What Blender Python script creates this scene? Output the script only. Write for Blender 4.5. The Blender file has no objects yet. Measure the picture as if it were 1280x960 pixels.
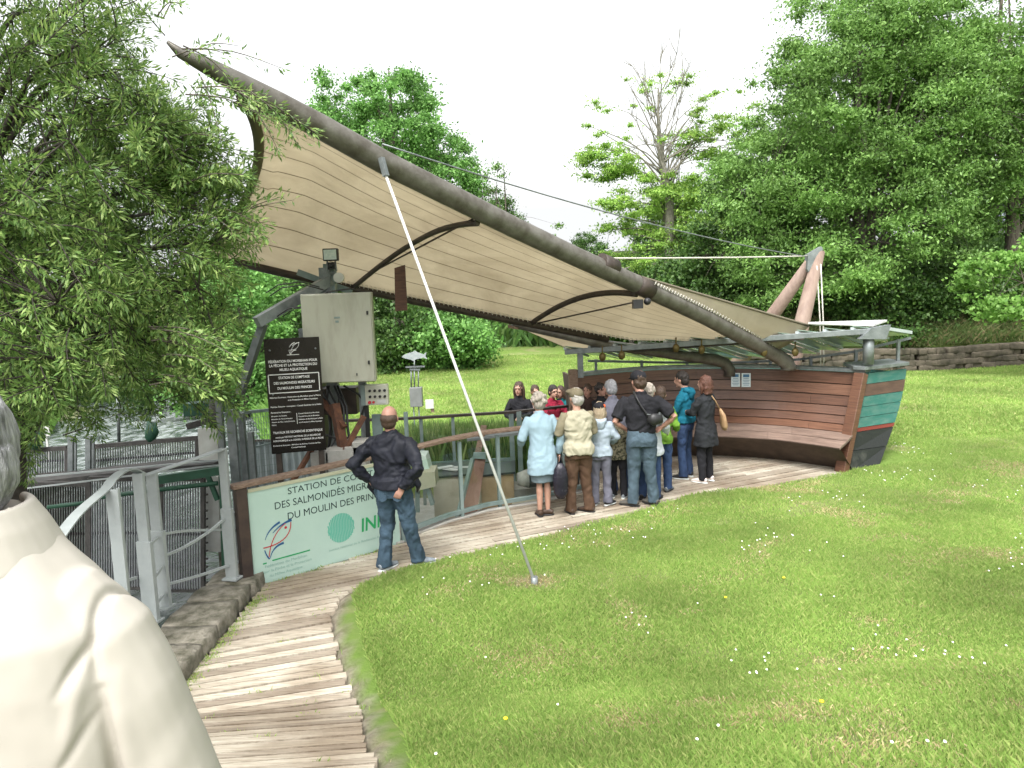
import bpy, bmesh, math, random
import numpy as np
from mathutils import Vector, Matrix, noise

# ------------------------------------------------------------------ camera, world, sun, exposure
scene = bpy.context.scene
F = 930.0; PITCH = math.radians(7.0); ROLL = math.radians(2.0); CAMZ = 2.9
fw = Vector((0, math.cos(PITCH), -math.sin(PITCH)))
r0 = Vector((1, 0, 0)); u0 = Vector((0, math.sin(PITCH), math.cos(PITCH)))
rr = r0*math.cos(ROLL) - u0*math.sin(ROLL)
uu = r0*math.sin(ROLL) + u0*math.cos(ROLL)
cam = bpy.data.cameras.new('camera'); cam.lens = 36*F/1280; cam.sensor_width = 36; cam.clip_start = .05; cam.clip_end = 900
co = bpy.data.objects.new('camera', cam); scene.collection.objects.link(co)
M = Matrix((rr, uu, -fw)).transposed().to_4x4(); M.translation = Vector((0, 0, CAMZ)); co.matrix_world = M
scene.camera = co

w = bpy.data.worlds.new('World'); scene.world = w; w.use_nodes = True
nt = w.node_tree; nt.nodes.clear()
sky = nt.nodes.new('ShaderNodeTexSky'); sky.sky_type = 'NISHITA'; sky.sun_disc = False
SUN_EL = math.radians(58); SUN_AZ = math.radians(200)
sky.sun_elevation = SUN_EL; sky.sun_rotation = SUN_AZ; sky.dust_density = 6; sky.air_density = 1.2
hs = nt.nodes.new('ShaderNodeHueSaturation'); hs.inputs['Saturation'].default_value = .10
hs.inputs['Value'].default_value = 1.25
bg = nt.nodes.new('ShaderNodeBackground'); bg.inputs['Strength'].default_value = .15
out = nt.nodes.new('ShaderNodeOutputWorld')
nt.links.new(sky.outputs[0], hs.inputs['Color']); lt = nt.nodes.new('ShaderNodeMix'); lt.data_type = 'RGBA'; lt.blend_type = 'LIGHTEN'; lt.inputs[0].default_value = 1; lt.inputs[7].default_value = (2.75, 2.8, 2.85, 1)
nt.links.new(hs.outputs[0], lt.inputs[6]); nt.links.new(lt.outputs[2], bg.inputs['Color']); nt.links.new(bg.outputs[0], out.inputs[0])
sl = bpy.data.lights.new('sun', 'SUN'); sl.energy = .75; sl.angle = math.radians(25); sl.color = (1, .97, .92)
so = bpy.data.objects.new('sun', sl); scene.collection.objects.link(so)
sdir = Vector((math.sin(SUN_AZ)*math.cos(SUN_EL), math.cos(SUN_AZ)*math.cos(SUN_EL), math.sin(SUN_EL)))
so.rotation_euler = sdir.to_track_quat('Z', 'Y').to_euler()
scene.view_settings.view_transform = 'Standard'; scene.view_settings.look = 'None'
scene.view_settings.gamma = 1; scene.view_settings.exposure = 1.25; scene.view_settings.use_curve_mapping = False
scene.cycles.max_bounces = 6; scene.cycles.transparent_max_bounces = 12

# ------------------------------------------------------------------ helpers
def ray(px, py): return fw + rr*((px-640)/F) + uu*((480-py)/F)
def P(px, py, d):                       # world point seen at a pixel, at depth Y = d
    r = ray(px, py); s = d/r.y
    return Vector((r.x*s, d, CAMZ + r.z*s))
def G(px, py, z=0.0):                   # world point seen at a pixel, on the level z
    r = ray(px, py); s = (z-CAMZ)/r.z
    return Vector((r.x*s, r.y*s, z))
def lerp(a, b, t): return a+(b-a)*t
rnd = random.Random(7)

def link(o, parent=None):
    scene.collection.objects.link(o)
    if parent is not None:
        o.parent = parent
        o.matrix_parent_inverse = parent.matrix_world.inverted() if False else Matrix.Identity(4)
    return o
def tag(o, label=None, cat=None, group=None, kind=None):
    if label: o['label'] = label
    if cat: o['category'] = cat
    if group: o['group'] = group
    if kind: o['kind'] = kind
    return o
def thing(name, label, cat, loc=(0, 0, 0), group=None, rotz=0):
    o = bpy.data.objects.new(name, None); o.empty_display_size = .2
    o.location = loc; o.rotation_euler = (0, 0, rotz); link(o); return tag(o, label, cat, group)

class MB:
    """collects shapes (in world coordinates) into one mesh"""
    def __init__(s): s.v = []; s.f = []; s.m = []; s.sm = []
    def add(s, vs, fs, mi=0, smooth=False):
        n = len(s.v); s.v += [tuple(v) for v in vs]
        for f in fs: s.f.append([i+n for i in f]); s.m.append(mi); s.sm.append(smooth)
    def box(s, c, size, mi=0, rot=None, rotz=0):
        c = Vector(c); hx, hy, hz = [q/2 for q in size]
        R = rot if rot is not None else Matrix.Rotation(rotz, 3, 'Z')
        vs = [c+R@Vector((x, y, z)) for z in (-hz, hz) for y in (-hy, hy) for x in (-hx, hx)]
        s.add(vs, [(0, 2, 3, 1), (4, 5, 7, 6), (0, 1, 5, 4), (2, 6, 7, 3), (0, 4, 6, 2), (1, 3, 7, 5)], mi)
    def bar(s, a, b, w, h, mi=0, up=(0, 0, 1)):     # box from a to b
        a, b = Vector(a), Vector(b); d = b-a; L = d.length; d.normalize()
        up = Vector(up)
        if abs(d.dot(up)) > .98: up = Vector((0, 1, 0))
        x = d.cross(up).normalized(); z = x.cross(d)
        R = Matrix((x, d, z)).transposed()
        s.box((a+b)/2, (w, L, h), mi, rot=R)
    def tube(s, pts, rad, n=10, mi=0, cap=True, flat=1.0, ref=None):
        pts = [Vector(p) for p in pts]
        if not hasattr(rad, '__len__'): rad = [rad]*len(pts)
        N = len(pts); rings = []; prev = None
        for i, p in enumerate(pts):
            t = (pts[min(i+1, N-1)]-pts[max(i-1, 0)])
            if t.length < 1e-9: t = Vector((0, 0, 1))
            t.normalize()
            if prev is None:
                a = Vector(ref) if ref is not None else (Vector((0, 0, 1)) if abs(t.z) < .9 else Vector((0, 1, 0)))
            else: a = prev
            x = (a-t*a.dot(t)).normalized(); prev = x; y = t.cross(x)
            r = rad[i]; rx, ry = (r if hasattr(r, '__len__') else (r, r*flat))
            rings.append([p+x*(ry*math.cos(k*2*math.pi/n))+y*(rx*math.sin(k*2*math.pi/n)) for k in range(n)])
        vs = [v for r in rings for v in r]; fs = []
        for i in range(N-1):
            for k in range(n):
                k2 = (k+1) % n; fs.append((i*n+k, i*n+k2, (i+1)*n+k2, (i+1)*n+k))
        s.add(vs, fs, mi, True)
        if cap:
            b = len(s.v)-len(vs)
            s.f.append([b+k for k in range(n)][::-1]); s.m.append(mi); s.sm.append(False)
            s.f.append([b+(N-1)*n+k for k in range(n)]); s.m.append(mi); s.sm.append(False)
    def ell(s, c, r, mi=0, seg=16, ring=10, rot=None):
        c = Vector(c); vs = []; fs = []
        R = rot if rot is not None else Matrix.Identity(3)
        vs.append(c+R@Vector((0, 0, r[2])))
        for i in range(1, ring):
            th = math.pi*i/ring
            for k in range(seg):
                ph = 2*math.pi*k/seg
                vs.append(c+R@Vector((r[0]*math.sin(th)*math.cos(ph), r[1]*math.sin(th)*math.sin(ph), r[2]*math.cos(th))))
        vs.append(c+R@Vector((0, 0, -r[2]))); L = len(vs)-1
        for k in range(seg): fs.append((0, 1+k, 1+(k+1) % seg))
        for i in range(ring-2):
            for k in range(seg):
                a = 1+i*seg+k; b = 1+i*seg+(k+1) % seg; fs.append((a, a+seg, b+seg, b))
        for k in range(seg): fs.append((L, 1+(ring-2)*seg+(k+1) % seg, 1+(ring-2)*seg+k))
        s.add(vs, fs, mi, True)
    def rings(s, rl, mi=0):                     # closed loft through equal-length rings
        n = len(rl[0]); vs = [v for r in rl for v in r]; fs = []
        for i in range(len(rl)-1):
            for k in range(n):
                k2 = (k+1) % n; fs.append((i*n+k, i*n+k2, (i+1)*n+k2, (i+1)*n+k))
        fs.append(list(range(n))[::-1]); fs.append([(len(rl)-1)*n+k for k in range(n)])
        s.add(vs, fs, mi, True)
    def grid(s, fn, nu, nv, mi=0, smooth=True):
        vs = [fn(i/nu, j/nv) for i in range(nu+1) for j in range(nv+1)]
        fs = [(i*(nv+1)+j, (i+1)*(nv+1)+j, (i+1)*(nv+1)+j+1, i*(nv+1)+j+1) for i in range(nu) for j in range(nv)]
        s.add(vs, fs, mi, smooth)
    def prism(s, pts, off, mi=0):               # polygon extruded by a vector
        pts = [Vector(p) for p in pts]; off = Vector(off); n = len(pts)
        s.add(pts+[p+off for p in pts], [list(range(n))[::-1], [n+i for i in range(n)]]+[(i, (i+1) % n, n+(i+1) % n, n+i) for i in range(n)], mi)
    def build(s, name, mats, parent=None, bevel=0, recenter=True):
        me = bpy.data.meshes.new(name)
        org = Vector((0, 0, 0))
        if parent is None and recenter and s.v:
            a = np.array(s.v); org = Vector(((a[:, 0].min()+a[:, 0].max())/2, (a[:, 1].min()+a[:, 1].max())/2, a[:, 2].min()))
        if parent is not None:
            p = parent; inv = Matrix.Identity(4); chain = []
            while p is not None: chain.append(p); p = p.parent
            Mx = Matrix.Identity(4)
            for q in reversed(chain): Mx = Mx @ (Matrix.Translation(q.location) @ q.rotation_euler.to_matrix().to_4x4())
            inv = Mx.inverted(); vv = [inv@Vector(v) for v in s.v]
        else: vv = [Vector(v)-org for v in s.v]
        me.from_pydata(vv, [], s.f)
        if not isinstance(mats, (list, tuple)): mats = [mats]
        for m in mats: me.materials.append(m)
        me.polygons.foreach_set('material_index', s.m); me.polygons.foreach_set('use_smooth', s.sm); me.update()
        o = bpy.data.objects.new(name, me); o.location = org; link(o, parent)
        if bevel:
            b = o.modifiers.new('bevel', 'BEVEL'); b.width = bevel; b.segments = 2; b.limit_method = 'ANGLE'
        return o

def raw_mesh(name, verts, quads, mats, parent=None, smooth=False, nper=4, loc=None):
    me = bpy.data.meshes.new(name); nv = len(verts); nf = len(quads)
    if loc is not None: verts = verts-np.array(loc)
    me.vertices.add(nv); me.vertices.foreach_set('co', verts.astype(np.float32).ravel())
    me.loops.add(nf*nper); me.loops.foreach_set('vertex_index', quads.astype(np.int32).ravel())
    me.polygons.add(nf); me.polygons.foreach_set('loop_start', np.arange(0, nf*nper, nper, dtype=np.int32))
    me.update(calc_edges=True)
    me.polygons.foreach_set('use_smooth', np.full(nf, smooth))
    for m in (mats if isinstance(mats, (list, tuple)) else [mats]): me.materials.append(m)
    o = bpy.data.objects.new(name, me); link(o, parent)
    if loc is not None and parent is None: o.location = loc
    return o

# ------------------------------------------------------------------ materials
def mat(name, col, rough=.6, col2=None, scale=6., bump=.0, bscale=40., metal=0., detail=6, stretch=None, lo=.35, hi=.65, spec=.4, coord='Object', trans=0., sheen=0):
    m = bpy.data.materials.new(name); m.use_nodes = True; t = m.node_tree; N = t.nodes; L = t.links
    b = N['Principled BSDF']; b.inputs['Roughness'].default_value = rough; b.inputs['Metallic'].default_value = metal
    b.inputs['Specular IOR Level'].default_value = spec
    b.inputs['Base Color'].default_value = (*col, 1)
    if sheen: b.inputs['Sheen Weight'].default_value = sheen
    tc = N.new('ShaderNodeTexCoord'); mp = N.new('ShaderNodeMapping'); L.new(tc.outputs[coord], mp.inputs[0])
    if stretch: mp.inputs['Scale'].default_value = stretch
    if col2:
        n = N.new('ShaderNodeTexNoise'); n.inputs['Scale'].default_value = scale; n.inputs['Detail'].default_value = detail
        n.inputs['Roughness'].default_value = .62
        L.new(mp.outputs[0], n.inputs[0]); r = N.new('ShaderNodeValToRGB'); L.new(n.outputs[0], r.inputs[0])
        r.color_ramp.elements[0].position = lo; r.color_ramp.elements[1].position = hi
        r.color_ramp.elements[0].color = (*col, 1); r.color_ramp.elements[1].color = (*col2, 1)
        L.new(r.outputs[0], b.inputs['Base Color'])
        rm = N.new('ShaderNodeMapRange'); rm.inputs['To Min'].default_value = max(0, rough-.12); rm.inputs['To Max'].default_value = min(1, rough+.12)
        L.new(n.outputs[0], rm.inputs[0]); L.new(rm.outputs[0], b.inputs['Roughness'])
    if bump:
        n2 = N.new('ShaderNodeTexNoise'); n2.inputs['Scale'].default_value = bscale; n2.inputs['Detail'].default_value = 5
        L.new(mp.outputs[0], n2.inputs[0]); bp = N.new('ShaderNodeBump'); bp.inputs['Strength'].default_value = bump; bp.inputs['Distance'].default_value = .02
        L.new(n2.outputs[0], bp.inputs['Height']); L.new(bp.outputs[0], b.inputs['Normal'])
    if trans:
        tr = N.new('ShaderNodeBsdfTranslucent'); mx = N.new('ShaderNodeMixShader'); mx.inputs[0].default_value = trans
        if col2: L.new(r.outputs[0], tr.inputs[0])
        else: tr.inputs[0].default_value = (*col, 1)
        o = N['Material Output']; L.new(b.outputs[0], mx.inputs[1]); L.new(tr.outputs[0], mx.inputs[2]); L.new(mx.outputs[0], o.inputs[0])
    return m

def leafmat(name, c1, c2, c3, trans=.35, rough=.5):
    m = bpy.data.materials.new(name); m.use_nodes = True; t = m.node_tree; N = t.nodes; L = t.links
    b = N['Principled BSDF']; b.inputs['Roughness'].default_value = rough; b.inputs['Specular IOR Level'].default_value = .35
    g = N.new('ShaderNodeNewGeometry'); r = N.new('ShaderNodeValToRGB'); L.new(g.outputs['Random Per Island'], r.inputs[0])
    e = r.color_ramp.elements; e[0].color = (*c1, 1); e[1].color = (*c3, 1); q = e.new(.55); q.color = (*c2, 1)
    n = N.new('ShaderNodeTexNoise'); n.inputs['Scale'].default_value = .6; n.inputs['Detail'].default_value = 3
    tc = N.new('ShaderNodeTexCoord'); L.new(tc.outputs['Object'], n.inputs[0])
    h = N.new('ShaderNodeHueSaturation'); h.inputs['Saturation'].default_value = .97; L.new(r.outputs[0], h.inputs['Color'])
    mr = N.new('ShaderNodeMapRange'); mr.inputs['From Min'].default_value = .3; mr.inputs['From Max'].default_value = .7
    mr.inputs['To Min'].default_value = .75; mr.inputs['To Max'].default_value = 1.3; L.new(n.outputs[0], mr.inputs[0]); L.new(mr.outputs[0], h.inputs['Value'])
    L.new(h.outputs[0], b.inputs['Base Color'])
    tr = N.new('ShaderNodeBsdfTranslucent'); L.new(h.outputs[0], tr.inputs[0])
    mx = N.new('ShaderNodeMixShader'); mx.inputs[0].default_value = trans
    L.new(b.outputs[0], mx.inputs[1]); L.new(tr.outputs[0], mx.inputs[2]); L.new(mx.outputs[0], N['Material Output'].inputs[0])
    return m

def glassmat(name, tint, gloss=.12, rough=.03):
    m = bpy.data.materials.new(name); m.use_nodes = True; t = m.node_tree; N = t.nodes; L = t.links
    N.remove(N['Principled BSDF'])
    tr = N.new('ShaderNodeBsdfTransparent'); tr.inputs[0].default_value = (*tint, 1)
    gl = N.new('ShaderNodeBsdfGlossy'); gl.inputs['Roughness'].default_value = rough
    lw = N.new('ShaderNodeLayerWeight'); lw.inputs[0].default_value = .5; fr = N.new('ShaderNodeMath'); fr.operation = 'POWER'; fr.inputs[1].default_value = 4.0; L.new(lw.outputs['Facing'], fr.inputs[0])
    ad = N.new('ShaderNodeMath'); ad.operation = 'MULTIPLY_ADD'; ad.inputs[1].default_value = .8; ad.inputs[2].default_value = gloss-.04; ad.use_clamp = True
    L.new(fr.outputs[0], ad.inputs[0])
    mx = N.new('ShaderNodeMixShader'); L.new(ad.outputs[0], mx.inputs[0]); L.new(tr.outputs[0], mx.inputs[1]); L.new(gl.outputs[0], mx.inputs[2])
    L.new(mx.outputs[0], N['Material Output'].inputs[0]); return m

m_steel = mat('galvanised_steel', (.15, .17, .17), .5, (.24, .26, .26), 9, .15, 60, metal=.55)
m_greypaint = mat('grey_paint', (.33, .38, .38), .42, (.42, .47, .46), 5, .08, 60)
m_mast = mat('weathered_mast_metal', (.09, .08, .065), .5, (.17, .16, .14), 6, .12, 50, metal=.35, stretch=(1, 1, 1))
m_dark = mat('dark_brown_metal', (.028, .02, .015), .5, (.06, .045, .035), 8, .1, 50)
m_rust = mat('rusty_iron', (.06, .025, .015), .8, (.14, .06, .03), 12, .3, 60)
m_black = mat('black_plastic', (.012, .012, .013), .45, (.02, .02, .02), 10)
m_white = mat('white_paint', (.52, .53, .50), .5, (.44, .44, .41), 6, .05)
m_cream = mat('cream_enamel', (.34, .34, .275), .38, (.25, .245, .19), 3.5, .05, stretch=(3, 3, .7), lo=.45, hi=.85)
m_wood = mat('dark_stained_wood', (.045, .02, .013), .6, (.11, .05, .032), 5, .3, 30, stretch=(1.2, 9, 9))
m_woodrail = mat('weathered_handrail_wood', (.12, .075, .05), .75, (.24, .17, .125), 6, .3, 60, stretch=(3, 3, 14))
m_concrete = mat('concrete', (.27, .26, .23), .9, (.38, .37, .34), 5, .3, 50)
m_stone = mat('mossy_stone', (.065, .062, .04), .95, (.23, .21, .17), 7, .9, 22)
m_wirew = mat('pale_rope', (.5, .48, .42), .8)
m_darkgreen = mat('dark_green_paint', (.012, .05, .03), .5, (.02, .085, .05), 6)
# ------------------------------------------------------------------ ground plan
def g2(px, py, z=0): p = G(px, py, z); return (p.x, p.y)
edge_r = [(-.15, -6), (-.15, .6), (-.45, 2.6)] + [g2(464, 960, .32)] + [g2(*q) for q in ((446, 880), (424, 830), (414, 770), (428, 745), (480, 717), (560, 697), (640, 681), (720, 657), (790, 641), (860, 620), (950, 609), (1052, 592))]
base_line = [g2(*q) for q in ((318, 733), (496, 680), (518, 668), (560, 652), (610, 638), (672, 628), (740, 612))]
hull_in = [(4.95, 11.9), (4.1, 12.5), (3.3, 12.8), (2.2, 12.8), (1.0, 12.35)]
deck_poly = edge_r + [(5.1, 11.4)] + hull_in + base_line[::-1] + [(-2.62, 7.3), (-2.62, 5), (-2.62, -6)]
pit_poly = base_line + [(1.0, 12.35), (0.95, 12.6), (-2.2, 12.6), (-3.0, 11.0), (-3.3, 9.0), (-2.7, 7.8)]
low_poly = [(-3.2, 12.6), (1.0, 12.6), (1.3, 15.6), (-3.2, 15.6)]
river = [(-7.4, -8), (-6.6, 2), (-6.6, 9), (-8.4, 15), (-11.2, 23), (-17, 36), (-30, 60)]
riverw = [4.4, 3.7, 3.7, 3.4, 3.0, 3.4, 4]

def inpoly(x, y, poly):
    x = np.asarray(x, float); y = np.asarray(y, float); c = np.zeros(x.shape, bool); n = len(poly)
    for i in range(n):
        x1, y1 = poly[i]; x2, y2 = poly[(i+1) % n]
        if y1 == y2: continue
        cond = ((y1 > y) != (y2 > y)) & (x < (x2-x1)*(y-y1)/(y2-y1)+x1)
        c ^= cond
    return c
def pdist(x, y, line, ws=None):
    best = np.full(np.shape(x), 1e9)
    for i in range(len(line)-1):
        ax, ay = line[i]; bx, by = line[i+1]; dx, dy = bx-ax, by-ay
        t = np.clip(((x-ax)*dx+(y-ay)*dy)/(dx*dx+dy*dy), 0, 1)
        d = np.hypot(x-ax-t*dx, y-ay-t*dy)
        if ws is not None: d = d-(ws[i]+(ws[i+1]-ws[i])*t)
        best = np.minimum(best, d)
    return best
def ss(t): t = np.clip(t, 0, 1); return t*t*(3-2*t)
def ramp(y): return .36*np.clip(5.0-y, 0, 3.5)
WALLY = 23.6
def zbase(x, y):
    x = np.asarray(x, float); y = np.asarray(y, float)
    z = ramp(y)
    e = pdist(x, y, edge_r)
    right = (x > -.2) | (y < 11.2)
    z = z + .06*np.minimum(e, 6)*ss((26-y)/20)*(x > -1.8)
    # undulation
    z = z + .05*np.sin(x*.9+1.3*np.sin(y*.5))*np.sin(y*.7+x*.3)*ss(e/1.5)
    # far meadow rises gently, then the wooded hill
    z = z + .035*np.clip(y-20, 0, 40)*ss((x+10)/6) * (1-ss((x-3)/4))
    z = z + .07*np.clip(y-33, 0, 60)*ss((x+9)/6)
    z = z + .10*np.clip(y-34, 0, 60)*(1-ss((x+12)/6))
    wl = WALLY+.0*x
    bank = (y > wl) & (x > 6.5)
    z = z + np.where(bank, .75*ss((x-6.5)/3)+.30*np.clip(y-wl, 0, 9), 0)
    return z
def zg(x, y):
    x = np.asarray(x, float); y = np.asarray(y, float)
    z = zbase(x, y)
    rd = pdist(x, y, river, riverw)
    z = np.where(rd < 0, -1.7, np.where((rd < 1.6) & (y > 10), lerp(-1.0, z-.0, ss(rd/1.6)), z))
    z = np.where((x < -2.66) & (y < 12), np.where(rd < .3, -1.7, -1.05), z)
    z = np.where((x < -10.4) & (y < 14), -.55, z)
    z = np.where(inpoly(x, y, deck_poly), ramp(y)-.07, z)
    z = np.where(inpoly(x, y, pit_poly), -.75, z)
    z = np.where(inpoly(x, y, low_poly), -.42, z)
    return z

xs = np.unique(np.round(np.concatenate([np.arange(-120, -14, 6), np.arange(-14, -4, .5), np.arange(-4, 8, .11), np.arange(8, 20, .5), np.arange(20, 140, 6)]), 3))
ys = np.unique(np.round(np.concatenate([np.arange(-60, -6, 6), np.arange(-6, 1, .5), np.arange(1, 16, .11), np.arange(16, 40, .5), np.arange(40, 240, 8)]), 3))
X, Y = np.meshgrid(xs, ys, indexing='ij'); Z = zg(X, Y)
nx, ny = X.shape; idx = np.arange(nx*ny).reshape(nx, ny)
quads = np.stack([idx[:-1, :-1], idx[1:, :-1], idx[1:, 1:], idx[:-1, 1:]], -1).reshape(-1, 4)

def terrain_mat():
    m = bpy.data.materials.new('meadow_ground'); m.use_nodes = True; t = m.node_tree; N = t.nodes; L = t.links
    b = N['Principled BSDF']; b.inputs['Roughness'].default_value = .95; b.inputs['Specular IOR Level'].default_value = .1
    tc = N.new('ShaderNodeTexCoord')
    def noi(s, d=5, r=.6):
        n = N.new('ShaderNodeTexNoise'); n.inputs['Scale'].default_value = s; n.inputs['Detail'].default_value = d; n.inputs['Roughness'].default_value = r
        L.new(tc.outputs['Object'], n.inputs[0]); return n
    def rampn(n, stops):
        r = N.new('ShaderNodeValToRGB'); e = r.color_ramp.elements
        e[0].position, e[0].color = stops[0][0], (*stops[0][1], 1); e[1].position, e[1].color = stops[-1][0], (*stops[-1][1], 1)
        for p, c in stops[1:-1]: q = e.new(p); q.color = (*c, 1)
        L.new(n.outputs[0], r.inputs[0]); return r
    def mix(f, a, b_):
        x = N.new('ShaderNodeMix'); x.data_type = 'RGBA'; L.new(f, x.inputs[0]); L.new(a, x.inputs[6]); L.new(b_, x.inputs[7]); return x.outputs[2]
    r1 = rampn(noi(.45, 8, .65), [(.3, (.125, .235, .035)), (.5, (.175, .275, .055)), (.7, (.22, .25, .10))])
    r2 = rampn(noi(14, 8, .8), [(.3, (.095, .18, .027)), (.7, (.19, .26, .075))])
    c = mix(rampn(noi(3), [(.4, (.4,)*3), (.6, (.6,)*3)]).outputs[0], r1.outputs[0], r2.outputs[0])
    dry = rampn(noi(.8, 7, .7), [(.50, (0,)*3), (.66, (.8,)*3)])
    br = N.new('ShaderNodeRGB'); br.outputs[0].default_value = (.33, .28, .17, 1)
    c = mix(dry.outputs[0], c, br.outputs[0])
    # earth / rubble where the ground is built up or below the lawn, woodland floor far back
    at = N.new('ShaderNodeAttribute'); at.attribute_name = 'earth'
    er = rampn(noi(7, 8, .7), [(.35, (.16, .13, .10)), (.65, (.38, .33, .27))])
    c = mix(at.outputs['Fac'], c, er.outputs[0])
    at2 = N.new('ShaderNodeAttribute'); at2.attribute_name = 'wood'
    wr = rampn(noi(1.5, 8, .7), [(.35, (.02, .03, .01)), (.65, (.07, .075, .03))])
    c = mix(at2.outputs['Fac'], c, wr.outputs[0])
    L.new(c, b.inputs['Base Color'])
    bp = N.new('ShaderNodeBump'); bp.inputs['Strength'].default_value = .9; bp.inputs['Distance'].default_value = .05
    L.new(noi(30, 6, .8).outputs[0], bp.inputs['Height']); L.new(bp.outputs[0], b.inputs['Normal'])
    return m
m_ground = terrain_mat()
V = np.stack([X, Y, Z], -1).reshape(-1, 3)
ground = raw_mesh('ground', V, quads, m_ground, smooth=True); tag(ground, kind='structure')
fx, fy, fz = V[:, 0], V[:, 1], V[:, 2]
ed = pdist(fx, fy, edge_r)
earth = (inpoly(fx, fy, deck_poly) | inpoly(fx, fy, pit_poly) | ((fx < -2.6) & (fy < 12)) | (fz < -.9)).astype(float)
guyx, guyy = g2(668, 727, .1)
earth = np.maximum(earth, .9*ss((.12-ed)/.08)*(fy < 9.3))
earth = np.maximum(earth, .85*ss((.34-np.hypot((fx-guyx), (fy-guyy)))/.25))
worn = g2(1135, 800, .6)
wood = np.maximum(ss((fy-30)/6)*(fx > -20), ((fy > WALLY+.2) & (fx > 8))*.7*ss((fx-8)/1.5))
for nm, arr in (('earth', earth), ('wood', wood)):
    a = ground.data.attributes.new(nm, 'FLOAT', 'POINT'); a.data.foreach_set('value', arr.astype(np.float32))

# ------------------------------------------------------------------ river
def water_mat():
    m = bpy.data.materials.new('river_water'); m.use_nodes = True; t = m.node_tree; N = t.nodes; L = t.links
    b = N['Principled BSDF']; b.inputs['Roughness'].default_value = .12; b.inputs['IOR'].default_value = 1.33; b.inputs['Specular IOR Level'].default_value = .6
    tc = N.new('ShaderNodeTexCoord'); mp = N.new('ShaderNodeMapping'); mp.inputs['Rotation'].default_value = (0, 0, .35); mp.inputs['Scale'].default_value = (1.6, .9, 1); L.new(tc.outputs['Object'], mp.inputs[0])
    n = N.new('ShaderNodeTexNoise'); n.inputs['Scale'].default_value = 2.2; n.inputs['Detail'].default_value = 8; n.inputs['Distortion'].default_value = .8; L.new(mp.outputs[0], n.inputs[0])
    at = N.new('ShaderNodeAttribute'); at.attribute_name = 'foam'
    r = N.new('ShaderNodeValToRGB'); r.color_ramp.elements[0].position = .42; r.color_ramp.elements[1].position = .62; L.new(n.outputs[0], r.inputs[0])
    mu = N.new('ShaderNodeMath'); mu.operation = 'MULTIPLY'; L.new(r.outputs[0], mu.inputs[0]); L.new(at.outputs['Fac'], mu.inputs[1])
    x = N.new('ShaderNodeMix'); x.data_type = 'RGBA'; x.inputs[6].default_value = (.05, .065, .06, 1); x.inputs[7].default_value = (.30, .33, .33, 1); L.new(mu.outputs[0], x.inputs[0])
    L.new(x.outputs[2], b.inputs['Base Color'])
    bp = N.new('ShaderNodeBump'); bp.inputs['Strength'].default_value = .5; bp.inputs['Distance'].default_value = .12; L.new(n.outputs[0], bp.inputs['Height']); L.new(bp.outputs[0], b.inputs['Normal'])
    return m
wx = np.arange(-40, -2.5, .5); wy = np.arange(-10, 64, .5); WX, WY = np.meshgrid(wx, wy, indexing='ij')
WZ = np.full(WX.shape, -1.0)+.03*np.sin(WX*2.1+WY)*np.sin(WY*1.7)
ii = np.arange(WX.size).reshape(WX.shape)
wq = np.stack([ii[:-1, :-1], ii[1:, :-1], ii[1:, 1:], ii[:-1, 1:]], -1).reshape(-1, 4)
wc = np.stack([WX, WY, WZ], -1).reshape(-1, 3)
fc = wc[wq].mean(1); keep = pdist(fc[:, 0], fc[:, 1], river, riverw) < 2.2
keep &= ~((fc[:, 0] > -3) & (fc[:, 1] > 8))
water = raw_mesh('water', wc, wq[keep], water_mat(), smooth=True); tag(water, kind='structure')
a = water.data.attributes.new('foam', 'FLOAT', 'POINT'); a.data.foreach_set('value', ss((wc[:, 1]-12)/6).astype(np.float32))

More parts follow.
